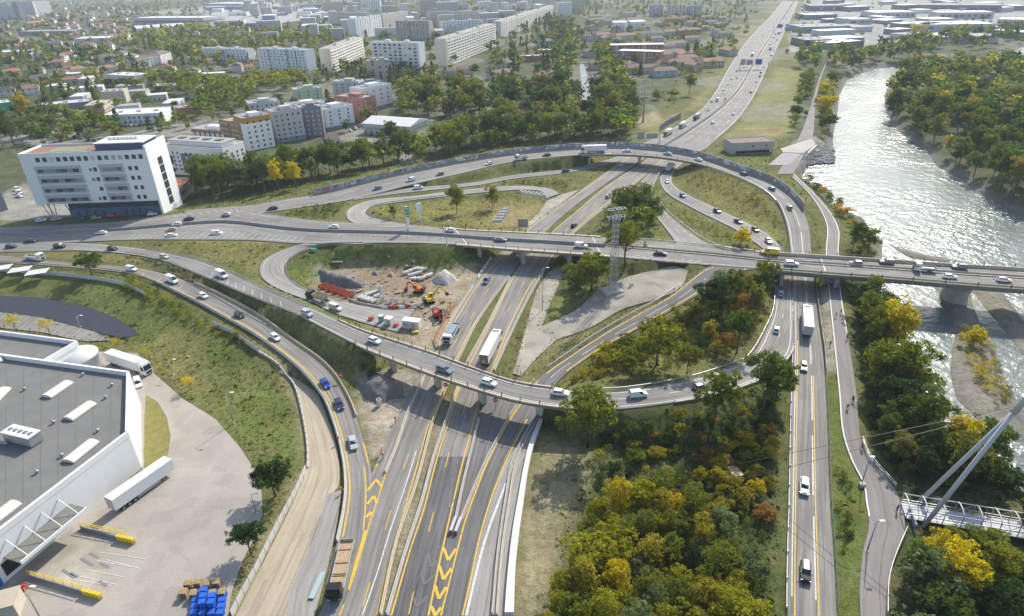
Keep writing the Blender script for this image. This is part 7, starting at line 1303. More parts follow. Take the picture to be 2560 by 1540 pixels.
def rigid(key,d,x,y,label,cabcol,kind='box',boxcol='white',L=6.0,name='lorry',lift=1.2):
 P,a,pt=on_px(key,x,y,lift);root=empty(name,P,a+(0 if d>0 else math.pi),label,'lorry',None);cab(root,cabcol,L/2-.4,1.9,2.9)
 b=MB();b.box((-.4,0,.82),(L+1.5,1.0,.3),m=M_DKP);b.build('chassis',None,root);wheels(root,(L/2+.5,-L/2+.9)if L<7 else(L/2+.5,-L/2+.9,-L/2+2.2),2.4,.46)
 if kind=='box':
  b=MB();b.box((-.8,0,2.2),(L-.6,2.45,2.4),m=M_PAINT);b.build('cargo_box',None,root,color=PC[boxcol]);b=MB();b.box((-.8-L/2+.28,0,2.2),(.04,2.2,2.2),m=M_LGREY);b.build('rear_door',None,root)
 elif kind=='flat':
  b=MB();b.box((-.8,0,1.05),(L-.4,2.4,.18),m=M_GREYM);bed=b.build('load_bed',None,root)
  for s in(-1,1):b=MB();b.box((-.8,s*1.2,1.35),(L-.4,.06,.5),m=M_LGREY);b.build('side_board',None,root)
  b=MB();b.box((-.8-L/2+.2,0,1.35),(.06,2.4,.5),m=M_LGREY);b.build('tail_board',None,root)
  if boxcol=='steel':
   for k in range(4):b=MB();b.box((-2.6+k*1.3,0,1.7),(1.1,1.8,.7),.1*k,mat('blue_crate',(.25,.36,.45),.6,var=.2,scale=2));b.build('load',None,root)
 elif kind=='tipper':
  b=MB();Lb=L-.6;vs=[(x_,y_,z_)for z_,i in((1.2,.82),(2.3,1.0))for x_,y_ in((-Lb/2*i-.8,-1.25*i),(Lb/2*i-.8,-1.25*i),(Lb/2*i-.8,1.25*i),(-Lb/2*i-.8,1.25*i))]
  b.mesh(vs,[(3,2,1,0),(0,1,5,4),(1,2,6,5),(2,3,7,6),(3,0,4,7)],M_PAINT);b.build('tipper_body',None,root,color=PC[boxcol]);b=MB();b.box((-.8,0,1.95),(Lb*.95,2.2,.3),m=mat('soil_load',(.12,.085,.055),.95,var=.3,scale=2));b.build('soil_load',None,root)
 elif kind=='low':
  b=MB();b.box((-.8,0,.95),(L+.6,2.5,.25),m=M_WOOD);b.build('load_bed',None,root)
  for s in(-1,1):b=MB();b.box((-.8,s*1.28,1.12),(L+.6,.08,.3),m=M_LGREY);b.build('side_rail',None,root)
  for k in(-.32,-.02,.22,.26):b=MB();b.box((-.8+k*L,0,1.15),(.14,2.4,.14),m=M_RUST);b.build('cross_beam',None,root)
  b=MB();b.box((-.8-L/2-.3,0,1.3),(.08,2.5,.7),m=M_TAN);b.build('tail_board',None,root)
 return root
rigid('ramp_l',1,80,619,'white tipper lorry with an empty flat bed at the left of the slip road','white','flat',L=5.6);rigid('loop_s',-1,768,716,'dark tipper lorry loaded with soil on the construction loop','dark','tipper','cream',L=6.2);rigid('mw_left',-1,1089,800,'white lorry carrying blue crates beside the building site','white','flat','steel',L=8.6);rigid('slip_b',-1,1613,405,'tan box lorry seen from behind under the flyover','cream','box','cream',L=8)
rigid('ramp_l',1,822,1368,'black cabbed flatbed lorry with rusty beams at the bottom of the frame','black','low',L=10,lift=1.0);rigid('mw_left',-1,1610,320,'yellow cabbed box lorry beyond the flyover','amber','box','white',L=7.5);rigid('mw_left',-1,1645,302,'white box lorry ahead of the grey one on the distant motorway','white','box','white',L=6.5);rigid('mw_left',-1,1679,282,'grey lorry with open load on the distant motorway','grey','box','grey',L=8);rigid('mw_left',-1,1813,132,'white lorry far up the motorway beyond the sign gantry','white','box','white',L=9)
rigid('mw_right',1,1856,117,'dark lorry far up the right carriageway','dark','box','grey',L=9);rigid('mw_right',1,1877,80,'dark lorry near the furthest blue motorway sign','dark','box','grey',L=9);rigid('flyover',-1,1258,379,'white pickup lorry with a small load on the flyover','white','flat',L=4.4,name='pickup');rigid('main',-1,2231,645,'white pickup with a flat tray on the river bridge','white','flat',L=4.2,name='pickup')
for k,t in TEMPL.items():
 if k not in USED:
  for ch in list(t.children):bpy.data.objects.remove(ch)
  bpy.data.objects.remove(t)
#-- lamps, signs, masts
def lamp(base,top_y,label,arm=(1.6,0),z=None,h=None,double=False,m=None):
 P=gat(*base)if z is None else at(*base,z);h=h or hpx(P,top_y);root=empty('street_lamp',P,0,label,'street lamp','street lamps');m=m or M_STEEL
 b=MB();b.tube([(0,0,-.2),(0,0,h*.5),(0,0,h)],[.13,.10,.06],8,m);b.build('pole',None,root)
 for s in((1,-1)if double else(1,)):
  a=Vector((arm[0],arm[1],0))*s;b=MB();b.tube([(0,0,h-.1),tuple(a*.6+Vector((0,0,h+.25))),tuple(a+Vector((0,0,h+.3)))],.05,6,m);b.build('arm',None,root);b=MB();b.box((a.x,a.y,h+.28),(.9,.34,.14),math.atan2(a.y,a.x),M_WHITEP);b.build('lamp_head',None,root)
 b=MB();b.box((0,0,.1),(.5,.5,.5),m=M_CONC);b.build('footing',None,root);return root
lamp((1307,748),647,'tall steel lamp post on the gravel apron beside the motorway');lamp((756,525),478,'lamp post on the hedge island left of the northern loop',double=True,arm=(1.4,.4));lamp((1077,592),533,'lamp post at the near parapet of the main bridge, left end',z=Z7);lamp((1697,572),520,'lamp post between the two slip roads');lamp((194,789),762,'lamp post in the blue basin');lamp((563,1020),948,'lamp post on the grass bank above the yard, near the kerb bend');lamp((417,903),868,'short lamp post behind the small yellow tree');lamp((98,1490),1416,'lamp post at the bottom left corner of the yard');lamp((617,1236),1200,'small lamp post at the yard edge by the dark tree',h=5)
lamp((2076,1165),1103,'dark lamp post on the cycle path above the footbridge',arm=(.5,0),m=M_DGREY);lamp((2088,1330),1211,'dark lamp post on the cycle path below the footbridge',arm=(.9,0),m=M_DGREY,h=7.5);lamp((1056,272),252,'floodlight mast beside the green pitch',h=12)
M_GSIGN=mat('green_sign',(.01,.30,.16),.5);M_BSIGN=mat('blue_sign',(.02,.12,.45),.5);M_SBACK=mat('sign_back',(.36,.36,.37),.5,.3)
P=at(984,554,Z7);root=empty('direction_sign',P,0,'tall mast with three green direction panels beside the main road','sign');h=hpx(P,497);b=MB();b.box((0,0,h/2),(.9,.5,h),m=M_WHITEP);b.build('mast',None,root)
for k in range(3):b=MB();b.box((.15,-.35,h-.8-k*1.4),(2.0,.12,1.28),-.3,M_GSIGN);pn=b.build('sign_panel',None,root);b=MB();b.box((.15,-.42,h-.8-k*1.4),(1.5,.02,.28),-.3,M_WHITEP);b.build('lettering_bar',None,pn)
P=gat(1012,533);root=empty('advertising_panel',P,0,'white panel on a single pale mast in the northern loop','sign');h=hpx(P,489);b=MB();b.box((0,0,h/2-.8),(.7,.5,h-1),m=M_WHITEP);b.build('mast',None,root);b=MB();b.box((0,-.1,h-1.8),(2.4,.4,3.6),.7,M_WHITEP);b.build('sign_panel',None,root)
def disc(base,label,hh=2.4,z=None,me=None):
 P=gat(*base)if z is None else at(*base,z);root=empty('no_entry_sign',P,0,label,'sign','no entry signs');b=MB();b.tube([(0,0,0),(0,0,hh)],.05,6,M_STEEL);b.build('post',None,root)
 b=MB();n=16;b.mesh([(.62*math.cos(6.2832*k/n),-.06,hh+.62*math.sin(6.2832*k/n))for k in range(n)]+[(.62*math.cos(6.2832*k/n),.0,hh+.62*math.sin(6.2832*k/n))for k in range(n)],[tuple(range(n)),tuple(range(2*n-1,n-1,-1))]+[(k,(k+1)%n,n+(k+1)%n,n+k)for k in range(n)],M_REDP);d=b.build('sign_disc',None,root);b=MB();b.box((0,-.075,hh),(.85,.02,.2),m=M_WHITEP);b.build('white_bar',None,d);root.rotation_euler=(math.radians(-12),0,0)
disc((822,925),'no entry sign on the bank beside the bright blue hatchback');disc((1075,948),'no entry sign at the median pier under the overpass',z=0);disc((1194,985),'no entry sign at the right hand pier under the overpass',z=0)
def gantry(a,b,ytop,label,panels,z=0.0,blue=()):
 A,B=at(*a,z),at(*b,z);root=empty('sign_gantry',A,0,label,'sign gantry');h=hpx(A,ytop);d=B-A
 for p in(Vector(),d):w=MB();w.bar(p,p+Vector((0,0,h)),.5,m=M_STEEL);w.build('post',None,root)
 for zz in(h,h-.9):w=MB();w.bar(Vector((0,0,zz)),d+Vector((0,0,zz)),.3,m=M_STEEL);w.build('beam',None,root)
 for k,(u0,u1,z0,z1)in enumerate(panels):c=d*((u0+u1)/2);w=MB();w.box((c.x,c.y-.4,h+(z0+z1)/2),(d.length*(u1-u0),.2,z1-z0),math.atan2(d.y,d.x),M_BSIGN if k in blue else M_SBACK);w.build('sign_panel',None,root)
 return root
gantry((1519,346),(1588,344),327,'sign gantry with two grey panel backs behind the graffiti flyover',((.22,.47,-2.2,2.2),(.53,.93,-2.0,1.2)));gantry((1782,168),(1850,166),149,'far sign gantry with a blue sign over the motorway',((.0,.17,-3,2.5),(.2,.42,-3,2),(.52,.75,-3,2.2)),blue=(2,));gantry((1862,78),(1900,77),63,'furthest sign gantry with a blue sign near the top edge',((.2,.55,-2.6,2.4),),blue=(0,))
P=gat(1260,556);root=empty('sign_panel_back',P,0,'grey back of a large sign beside the main bridge','sign');b=MB();b.box((0,0,3.4),(4.2,.15,3.6),m=M_SBACK);b.build('sign_panel',None,root)
for s in(-1.3,1.3):b=MB();b.box((s,.2,1.4),(.18,.18,4.2),m=M_STEEL);b.build('post',None,root)
P=gat(901,524);root=empty('road_sign',P,0,'small blue road sign in the northern loop','sign');b=MB();b.box((0,0,1.0),(.08,.08,2),m=M_STEEL);b.build('post',None,root);b=MB();b.box((0,-.06,2.1),(1.5,.06,.9),m=M_BSIGN);b.build('sign_panel',None,root)
P=at(1989,690,0);root=empty('graffiti_pillar',P,0,'pillar with yellow and white lettered graffiti under the river bridge','pillar');b=MB();b.box((0,0,3),(5.0,.6,6.2),m=M_CONCD);b.build('pillar',None,root);b=MB();b.box((-1.7,-.34,3.0),(1.3,.06,5.6),m=M_YELP);b.build('painted_panel',None,root)
o=link('graffiti_lettering',text_mesh('ZN',2.6,M_GW),root,(.9,-.36,3.2),(math.pi/2,-math.pi/2,0))
def lattice(base,ytop,label,w0=2.0,w1=1.5,arms=(),m=None,z=None):
 P=gat(*base)if z is None else at(*base,z);h=hpx(P,ytop);root=empty('lattice_mast',P,.3,label,'pylon');m=m or M_STEEL;n=int(h/1.9)
 for a,b_ in((-1,-1),(1,-1),(1,1),(-1,1)):b=MB();b.bar((a*w0/2,b_*w0/2,.6),(a*w1/2,b_*w1/2,h),.12,m=m);b.build('leg',None,root)
 b=MB()
 for k in range(n):
  z0,z1=.6+(h-.6)*k/n,.6+(h-.6)*(k+1)/n;a0,a1=(w0+(w1-w0)*k/n)/2,(w0+(w1-w0)*(k+1)/n)/2;c0=[(-a0,-a0),(a0,-a0),(a0,a0),(-a0,a0)];c1=[(-a1,-a1),(a1,-a1),(a1,a1),(-a1,a1)]
  for i in range(4):j=(i+1)%4;b.bar((*c0[i],z0),(*c1[j],z1),.055,m=m);b.bar((*c0[j],z0),(*c1[i],z1),.055,m=m);b.bar((*c1[i],z1),(*c1[j],z1),.05,m=m)
 tag(b.build('bracing',None,root),kind='stuff')
 for(zz,wd)in arms:
  for s in(-1,1):b=MB();b.bar((-wd/2,s*.9,zz*h),(wd/2,s*.9,zz*h),.12,m=m);b.build('cross_arm',None,root)
  for k in(-1,-.5,0,.5,1):b=MB();b.bar((k*wd/2,-.9,zz*h),(k*wd/2,.9,zz*h),.12,m=m);b.build('arm_strut',None,root)
 return root,h
root,h=lattice((1475,704),500,'grey lattice mast with a wide head frame left of the bare ramp',arms=((.985,5.6),(.90,5.6)))
for x in(-2.6,-1.3,0,1.3,2.6):b=MB();b.bar((x,.9,h*.985),(x,.9,h*.90),.12,m=M_STEEL);b.build('frame_post',None,root);b=MB();b.bar((x,-.9,h*.93),(x-.8,-1.6,h*.88),.2,m=M_WHITEP);b.build('insulator',None,root)
b=MB();b.box((0,0,.4),(6,5,1.3),m=M_CONC);b.build('base_slab',None,root);b=MB();b.box((-.4,-1.3,5.5),(3.4,.15,1.9),m=M_GRAFD);b.build('painted_board',None,root)
P=gat(1549,294);root=empty('power_pylon',P,0,'tall tubular power pylon beside the wood left of the motorway','pylon');h=hpx(P,184);b=MB();b.tube([(0,0,-.5),(0,0,h*.6),(0,0,h)],[.75,.55,.3],10,M_STEEL);b.build('pole',None,root)
for zz in(.93,.80,.68,.56):
 b=MB();b.bar((-3.6,0,zz*h),(3.6,0,zz*h+.1),.3,m=M_STEEL);b.build('cross_arm',None,root)
 for s in(-3.4,3.4):b=MB();b.bar((s,0,zz*h),(s,0,zz*h-1.6),.25,m=M_WHITEP);b.build('insulator',None,root)
#-- footbridge
A,B=at(2176,1230,1.1),at(2520,1288,1.1);d=(B-A);L=d.length;d.normalize();nrm=Vector((-d.y,d.x,0));root=empty('footbridge',A,math.atan2(d.y,d.x),'white steel footbridge with curved hoops and a leaning mast','footbridge');W2=2.0;T=2.5;L+=16
def fb(s,y,z):return(s,y,z)
b=MB();b.box((L/2,0,-.05),(L,2*W2,.3),m=M_GREYM);b.build('deck',None,root);b=MB();b.box((L/2,0,.13),(L,2*W2-.5,.04),m=mat('deck_boards',(.50,.51,.52),.6,var=.1,scale=1));b.build('walkway',None,root)
for s in(-1,1):
 for z in(.05,T):b=MB();b.bar((0,s*W2,z),(L,s*W2,z),.22,m=M_WHITEP,n=6);b.build('chord',None,root)
 for z in(.6,1.2):b=MB();b.bar((0,s*(W2-.15),z),(L,s*(W2-.15),z),.07,m=M_STEEL);b.build('handrail',None,root)
n=int(L/2.9)
for k in range(n+1):
 x=L*k/n
 for s in(-1,1):
  b=MB();b.bar((x,s*W2,0),(x,s*W2,T),.14,m=M_STEEL);b.build('post',None,root)
  if k<n:b=MB();b.bar((x,s*W2,.1 if k%2 else T),(x+L/n,s*W2,T if k%2 else.1),.06,m=M_STEEL);b.build('diagonal',None,root)
 b=MB();b.tube([(x,-W2*math.cos(t),T+.75*math.sin(t))for t in np.linspace(0,math.pi,9)],.10,6,M_WHITEP);b.build('hoop',None,root)
best=min(((s_,z_)for s_ in np.arange(5,60,.5)for z_ in np.arange(5,50,.5)),key=lambda q:(proj(A+d*q[0]+Vector((0,0,q[1])))[0]-2442)**2+(proj(A+d*q[0]+Vector((0,0,q[1])))[1]-992)**2)
ap=Vector((best[0],0,best[1]));base1=Vector((2.5,-W2-1.0,-2));base2=Vector((3.0,W2+1.6,-2));b1=MB();b1.tube([base1,ap],[.42,.38],12,M_LGREY);b1.build('mast_leg',None,root);b1=MB();b1.tube([base2,ap],[.42,.38],12,M_LGREY);b1.build('mast_leg',None,root);dirn=(ap-(base1+base2)/2).normalized();b1=MB();b1.tube([ap-dirn*.5,ap+dirn*9],[.5,.4],12,M_LGREY);b1.build('mast_head',None,root)
inv=(Matrix.Translation(A)@Matrix.Rotation(math.atan2(d.y,d.x),4,'Z')).inverted();anc=gat(1768,1146)
for s in(-.8,.8):q=inv@(anc+Vector((s*.6,s*3.0,.8)));b1=MB();b1.bar(ap+Vector((-.5,s*.4,.5)),q,.11,m=M_RUST,n=6);b1.build('stay_cable',None,root)
for s in(-1,1):
 for f in(.55,.8):b1=MB();b1.bar(ap+Vector((.3,s*.3,.5)),Vector((L*f,s*W2,T)),.07,m=M_STEEL,n=6);b1.build('hanger_cable',None,root)
b1=MB();b1.box((0,0,.5),(2.4,3.2,1.6),m=M_CONC);tag(b1.build('cable_anchor',None,None,anc,.3),'concrete cable anchor block among the ochre shrubs','anchor block')
b1=MB();b1.box((0,0,.4),(1.1,.9,.9),m=M_CONC);tag(b1.build('utility_box',None,None,gat(2076,1172),.2),'grey utility box at the edge of the cycle path','utility box');b1=MB();b1.box((1.0,-2.3,.55),(.25,4.5,1.2),m=M_BLUEG);b1.build('end_panel',None,root)
#-- fences, canopies, canal
def fence(pts,label,h=1.6,step=2.5,m=None,z=None,th=.06,posts=True):
 P=np.array([tuple(gat(x,y))for x,y in pts])if z is None else np.array(world(pts,z));P=resample(crom(P,len(P)*8),step);root=empty('panel_fence',P[0],0,label,'fence')
 bm_=MB();bm_.box((0,0,.5),(1,th,1),m=m or M_WHITEP);me=bm_.data('fence_panel');inv=Matrix.Translation(-Vector(P[0]));pb=MB();pb.box((0,0,.5),(.1,.1,1),m=M_STEEL);pm=pb.data('post')
 for i in range(len(P)-1):
  a,b_=Vector((*P[i][:2],gz(*P[i][:2]))),Vector((*P[i+1][:2],gz(*P[i+1][:2])));dd=b_-a;q=dd.to_track_quat('X','Z').to_matrix().to_4x4();o=bpy.data.objects.new('fence_panel',me);COL.objects.link(o);o.parent=root;o.matrix_local=inv@Matrix.Translation((a+b_)/2+Vector((0,0,-.1)))@q@Matrix.Diagonal((dd.length-.15,1,h,1))
  o=bpy.data.objects.new('post',pm);COL.objects.link(o);o.parent=root;o.matrix_local=inv@Matrix.Translation(a+Vector((0,0,-.2)))@Matrix.Diagonal((1,1,h+.3,1))
M_FENW=mat('pale_fence',(.58,.58,.54),.7,var=.15,scale=1)
fence([(-20,652),(115,662),(180,668),(240,676),(295,687),(335,704),(360,720)],'pale panel fence above the grass bank at the left',m=M_FENW);fence([(515,785),(560,805),(600,833),(625,850)],'pale panel fence below the lorry slip road near its bend',m=M_FENW,h=1.8);fence([(739,1135),(712,1195),(680,1255),(650,1315),(617,1382),(585,1440),(560,1490)],'grey white hoarding between the yard bank and the haul track',h=2.0,m=M_FENW,step=2.2)
fence([(625,850),(680,890),(710,930),(730,1000),(742,1080),(742,1130)],'low concrete kerb wall at the top of the grass bank beside the haul track',h=.8,m=M_CONC,th=.4);fence([(1588,318),(1610,302),(1640,285)],'dark slatted screen fence beside the distant motorway',h=4,m=M_DGREY,step=3)
for k,(x,y)in enumerate(((8,662),(55,666),(96,672))):
 P=gat(x,y);root=empty('carport',P,.25,['white slatted carport roof, leftmost of three','white slatted carport roof, middle of three','white slatted carport roof, rightmost of three'][k],'carport','carports')
 for s in range(7):b=MB();b.box((-3+s*1.0,0,2.7+.04*s),(.8,4.6,.08),m=mat('white_slats',(.66,.66,.68),.5));b.build('slat',None,root)
 for s in(-2.4,2.4):b=MB();b.box((s,0,1.2),(.16,.16,3),m=M_STEEL);b.build('post',None,root)
b=MB();b.face([at(*q,-.18)for q in((1396,150),(1406,150),(1420,205),(1434,244),(1424,262),(1405,270),(1402,225))][::-1],M_WATER);o=b.build('canal',None);tag(o,kind='structure')
if o.data.polygons[0].normal.z<0:o.data.flip_normals()
P=at(1392,285,0);b=MB();b.box((0,0,0.1),(16,4,.5),m=M_CONC);tag(b.build('canal_footbridge',None,None,P),'small bridge across the canal below the bright water','bridge')
P=at(1410,152,0);b=MB();b.box((0,0,0.1),(18,4,.6),m=M_DGREY);tag(b.build('canal_lock',None,None,P),'dark lock bridge across the canal above the bright water','bridge')
#-- building site
def S(x,y,z=0.0):return at(616.7+.2598*x,558.9+.2598*y,z)
M_PIPE=mat('concrete_pipe',(.60,.585,.54),.8,var=.1,scale=1.5);M_SOILL=mat('soil_heap',(.30,.235,.165),.95,var=.25,scale=.5,bump=.6);M_GRAVD=mat('dark_gravel',(.175,.165,.155),.95,var=.2,scale=.9,bump=.6);M_GRAVL=mat('pale_gravel',(.50,.47,.41),.95,var=.12,scale=1,bump=.5)
def pipe_me(L,r):
 b=MB();n=12;vs=[]
 for x,q in((-L/2,r*.78),(-L/2,r),(L/2,r),(L/2,r*.78)):vs+=[(x,q*math.cos(6.2832*k/n),q*math.sin(6.2832*k/n))for k in range(n)]
 b.mesh(vs,[(i*n+k,i*n+(k+1)%n,(i+1)*n+(k+1)%n,(i+1)*n+k)for i in range(3)for k in range(n)]+[(3*n+k,3*n+(k+1)%n,(k+1)%n,k)for k in range(n)],M_PIPE);return b.data('concrete_pipe')
PM=pipe_me(2.4,.62)
def pipe(x,y,a,lab,z=.62,up=False,sc=1.0):
 P=S(x,y,.3);o=link('concrete_pipe',PM,None,(P.x,P.y,z*sc if not up else 1.2*sc),(0,math.pi/2 if up else 0,a));o.scale=(sc,)*3;tag(o,lab,'pipe','concrete pipes on the building site')
for k,(x,y)in enumerate(((1388,385),(1420,372),(1455,358),(1490,345),(1520,350),(1560,352),(1440,405),(1475,395),(1510,385),(1455,440),(1490,440),(1530,440),(1575,418),(1610,405))):pipe(x,y,.5 if k<12 else.9,'pale concrete pipe in the stack beside the pale gravel cone')
for k,(x,y)in enumerate(((970,610),(1000,618),(1030,628),(1060,636),(1095,648),(1040,585),(1070,575),(1100,565),(1120,600))):pipe(x,y,.75,'white concrete pipe lying in the stack behind the grey barrier')
for k,(x,y)in enumerate(((1130,660),(1165,640),(1185,630),(1210,660),(1255,650),(1272,622),(1305,655),(1380,655))):pipe(x,y,.4,'white concrete ring standing behind the red and white barriers',up=True,sc=.8)
pipe(1152,558,0,'big concrete ring standing alone behind the pipe stack',up=True,sc=1.15);P=at(914,974,.3);o=link('concrete_pipe',PM,None,(P.x,P.y,.7),(0,math.pi/2,0));tag(o,'white concrete ring at the foot of the dark gravel heap','pipe')
def heap(pts,h,m,label,seed=1,name='gravel_heap',cat='heap'):
 P=[S(*q)for q in pts];cx=sum(p.x for p in P)/len(P);cy=sum(p.y for p in P)/len(P);poly=np.array([(p.x-cx,p.y-cy)for p in P]);g=np.arange(-1,1.001,.08);x0,x1,y0,y1=poly[:,0].min(),poly[:,0].max(),poly[:,1].min(),poly[:,1].max();nx,ny=28,28
 GX,GY=np.meshgrid(np.linspace(x0-1,x1+1,nx),np.linspace(y0-1,y1+1,ny),indexing='ij');s=seg_dist(GX,GY,poly);mx=max(-s.min(),.5);r=np.random.default_rng(seed);Zz=np.clip(-s/mx,-.2,1)**1 if 0 else np.clip(-s/mx,-.15,1);Zz=h*np.where(Zz>0,np.sin(Zz*1.45)*.98,Zz*.8)+(r.normal(size=s.shape)*.05+.12*np.sin(GX*1.1+seed)*np.sin(GY*.9))*h*(s<0)
 g0=min(gz(p.x,p.y)for p in P);i,j=np.meshgrid(np.arange(nx-1),np.arange(ny-1),indexing='ij');a=(i*ny+j).ravel();o=link(name,np_mesh(name,np.stack([GX,GY,Zz-.12],-1).reshape(-1,3),np.stack([a,a+ny,a+ny+1,a+1],1),[m],smooth=True),None,(cx,cy,max(g0,-.1)));tag(o,label,cat)
heap([(1620,440),(1680,400),(1760,375),(1840,400),(1870,450),(1780,495),(1680,490)],3.2,M_GRAVL,'cone of pale gravel beside the motorway works',1);heap([(560,400),(600,350),(720,400),(900,460),(1000,490),(1010,520),(850,520),(640,490)],3.4,M_GRAVD,'long dark gravel bank in the building site',2);heap([(655,290),(690,220),(760,190),(830,235),(800,300),(700,315)],2.2,M_SOILL,'brown soil heap at the top left of the building site',3);heap([(1420,320),(1440,285),(1490,300),(1480,330)],1.6,M_SOILL,'small brown heap under the green bank',4);heap([(1060,390),(1100,350),(1150,375),(1130,410)],1.0,M_GRAVD,'small grey heap in the middle of the site, left one',5);heap([(1210,410),(1250,365),(1300,390),(1270,425)],1.2,M_SOILL,'small brown heap in the middle of the site, right one',6)
heap([(1710,360),(1760,320),(1820,345),(1800,375)],1.4,M_SOILL,'low brown heap above the pale gravel cone',8)
heap([((863-616.7)/.2598,(940-558.9)/.2598),((885-616.7)/.2598,(912-558.9)/.2598),((930-616.7)/.2598,(905-558.9)/.2598),((970-616.7)/.2598,(925-558.9)/.2598),((975-616.7)/.2598,(955-558.9)/.2598),((920-616.7)/.2598,(972-558.9)/.2598),((880-616.7)/.2598,(965-558.9)/.2598)],3.8,M_GRAVD,'big dark gravel heap left of the overpass',7)
for k in range(5):
 P=S(630+k*58,515+k*20,.3);root=empty('trench_box',P,.75,'red steel trench box in the slanting row of five','trench box','red trench boxes')
 for s in(-1,1):b=MB();b.box((0,s*.75,.6),(3.6,.14,1.3),m=mat('red_oxide',(.50,.13,.06),.7,var=.15,scale=1));b.build('side_plate',None,root)
 for s in(-1.4,1.4):b=MB();b.box((s,0,.8),(.14,1.4,.14),m=MATS['red_oxide']);b.build('strut',None,root)
 b=MB();b.box((0,0,.08),(3.5,1.3,.1),m=MATS['red_oxide']);b.build('floor_plate',None,root)
def excavator(x,y,rz,pts,m,label):
 P=S(x,y,.5);P.z=gz(P.x,P.y);root=empty('excavator',P,rz,label,'excavator')
 for s in(-1,1):b=MB();b.tube([(-1.7,s*1.0,.45),(-1.3,s*1.0,.25),(1.3,s*1.0,.25),(1.7,s*1.0,.45),(1.3,s*1.0,.7),(-1.3,s*1.0,.7),(-1.7,s*1.0,.45)],.26,6,M_BLACK);b.build('track',None,root)
 b=MB();b.box((-.4,0,1.5),(3.2,2.4,1.0),m=m,top=.92);b.build('house',None,root);b=MB();b.box((-1.6,0,1.5),(1.0,2.4,1.2),m=M_DKP);b.build('counterweight',None,root);b=MB();b.box((.7,.75,2.4),(1.4,.9,1.4),m=m,top=.85);cb=b.build('cab',None,root);b=MB();b.box((.95,.75,2.5),(1.05,.95,.9),m=M_GLS,top=.9);b.build('cab_window',None,cb)
 for i,nm in enumerate(('boom','dipper_arm')):b=MB();b.bar(pts[i],pts[i+1],.42-.1*i,.6-.15*i,m);b.build(nm,None,root)
 b=MB();c=pts[2];b.box((c[0]-.2,0,c[2]-.4),(.9,1.1,.9),m=M_DKP,top=1.1);b.build('bucket',None,root)
excavator(1608,642,.35,[(.8,-.3,1.8),(3.6,-.3,5.4),(6.2,-.3,2.6)],M_YELP,'yellow excavator at the end of the red and white barriers');excavator(1510,545,2.9,[(.8,-.3,1.8),(3.2,-.3,3.8),(4.8,-.3,1.0)],M_ORANGEP,'orange excavator left of the yellow one');excavator(1685,770,-1.2,[(.8,-.3,1.6),(3.0,-.3,3.0),(4.2,-.3,.8)],M_REDP,'red excavator working in the pit beside the motorway')
barrier([S(*q,.05)for q in((850,632),(930,665),(1050,695),(1170,712))],'grey barrier curving along the inside of the haul loop',blk=3.0,h=1.0);M_PLB=mat('barrier_plastic',(.7,.7,.7),.5,objcol=True)
barrier([S(*q,.05)for q in((1172,712),(1260,716),(1340,712),(1430,700),(1540,680))],'row of red and white plastic barrier blocks in front of the white rings',m=M_PLB,blk=1.9,h=1.1,w=.6,colors=[(.78,.78,.77),(.55,.04,.04),(.55,.04,.04),(.78,.78,.77),(.55,.04,.04),(.78,.78,.77),(.78,.78,.77),(.55,.04,.04),(.55,.04,.04),(.55,.04,.04)],name='plastic_barrier')
def cabin(x,y,rz,d,m,name,label,roof=None,P=None,cat='container'):
 P=P or S(x,y,.2);P.z=gz(P.x,P.y);root=empty(name,P,rz,label,cat);b=MB();b.box((0,0,d[2]/2),d,m=m);b.build('shell',None,root);b=MB();b.box((0,0,d[2]+.06),(d[0]+.12,d[1]+.12,.12),m=roof or M_WHITEP);b.build('roof',None,root);b=MB();b.box((d[0]*.15,-d[1]/2-.02,d[2]*.45),(min(.8,d[0]*.5),.05,d[2]*.75),m=M_LGREY);b.build('door',None,root)
cabin(1165,830,-.4,(1.2,1.2,2.3),mat('teal_plastic',(.02,.36,.30),.5),'portable_toilet','teal portable toilet between the red generator and the white box',cat='toilet');cabin(1238,850,-.4,(2.2,2.0,2.4),M_WHITEP,'storage_box','white storage box right of the teal toilet');cabin(1450,875,-.28,(5.4,2.4,2.6),M_WHITEP,'site_hut','white site hut scrawled with graffiti beside the trench',cat='hut');cabin(1070,815,-.3,(1.4,1.0,1.2),M_REDP,'generator','red generator left of the teal toilet',M_REDP,cat='generator');cabin(1300,868,-.3,(1.2,1.0,1.0),M_REDP,'mixer','red cement mixer beside the white storage box',M_REDP,cat='mixer');cabin(1480,930,.2,(1.8,.9,.6),M_YELP,'compressor','yellow compressor below the white site hut',M_YELP,cat='compressor');cabin(555,278,.2,(2.0,1.0,.9),M_GREENP,'skip','green skip on the grass at the left of the site',M_GREENP,cat='skip')
M_LETG=mat('scrawl',(.12,.13,.15),.7);hut=[x for x in C.objects if x.name.startswith('site_hut')][0];link('graffiti_lettering',text_mesh('ARS NEK',1.1,M_LETG),hut,(-.3,-1.23,1.4),(math.pi/2,0,0))
b=MB();P=[S(*q,.02)for q in((1640,720),(1700,700),(1810,735),(1790,790),(1700,830),(1650,800))];b.face([(p.x,p.y,.03)for p in P],mat('wet_soil',(.10,.08,.06),.9,var=.3,scale=1));o=tag(b.build('trench',None),kind='structure')
if o.data.polygons[0].normal.z<0:o.data.flip_normals()
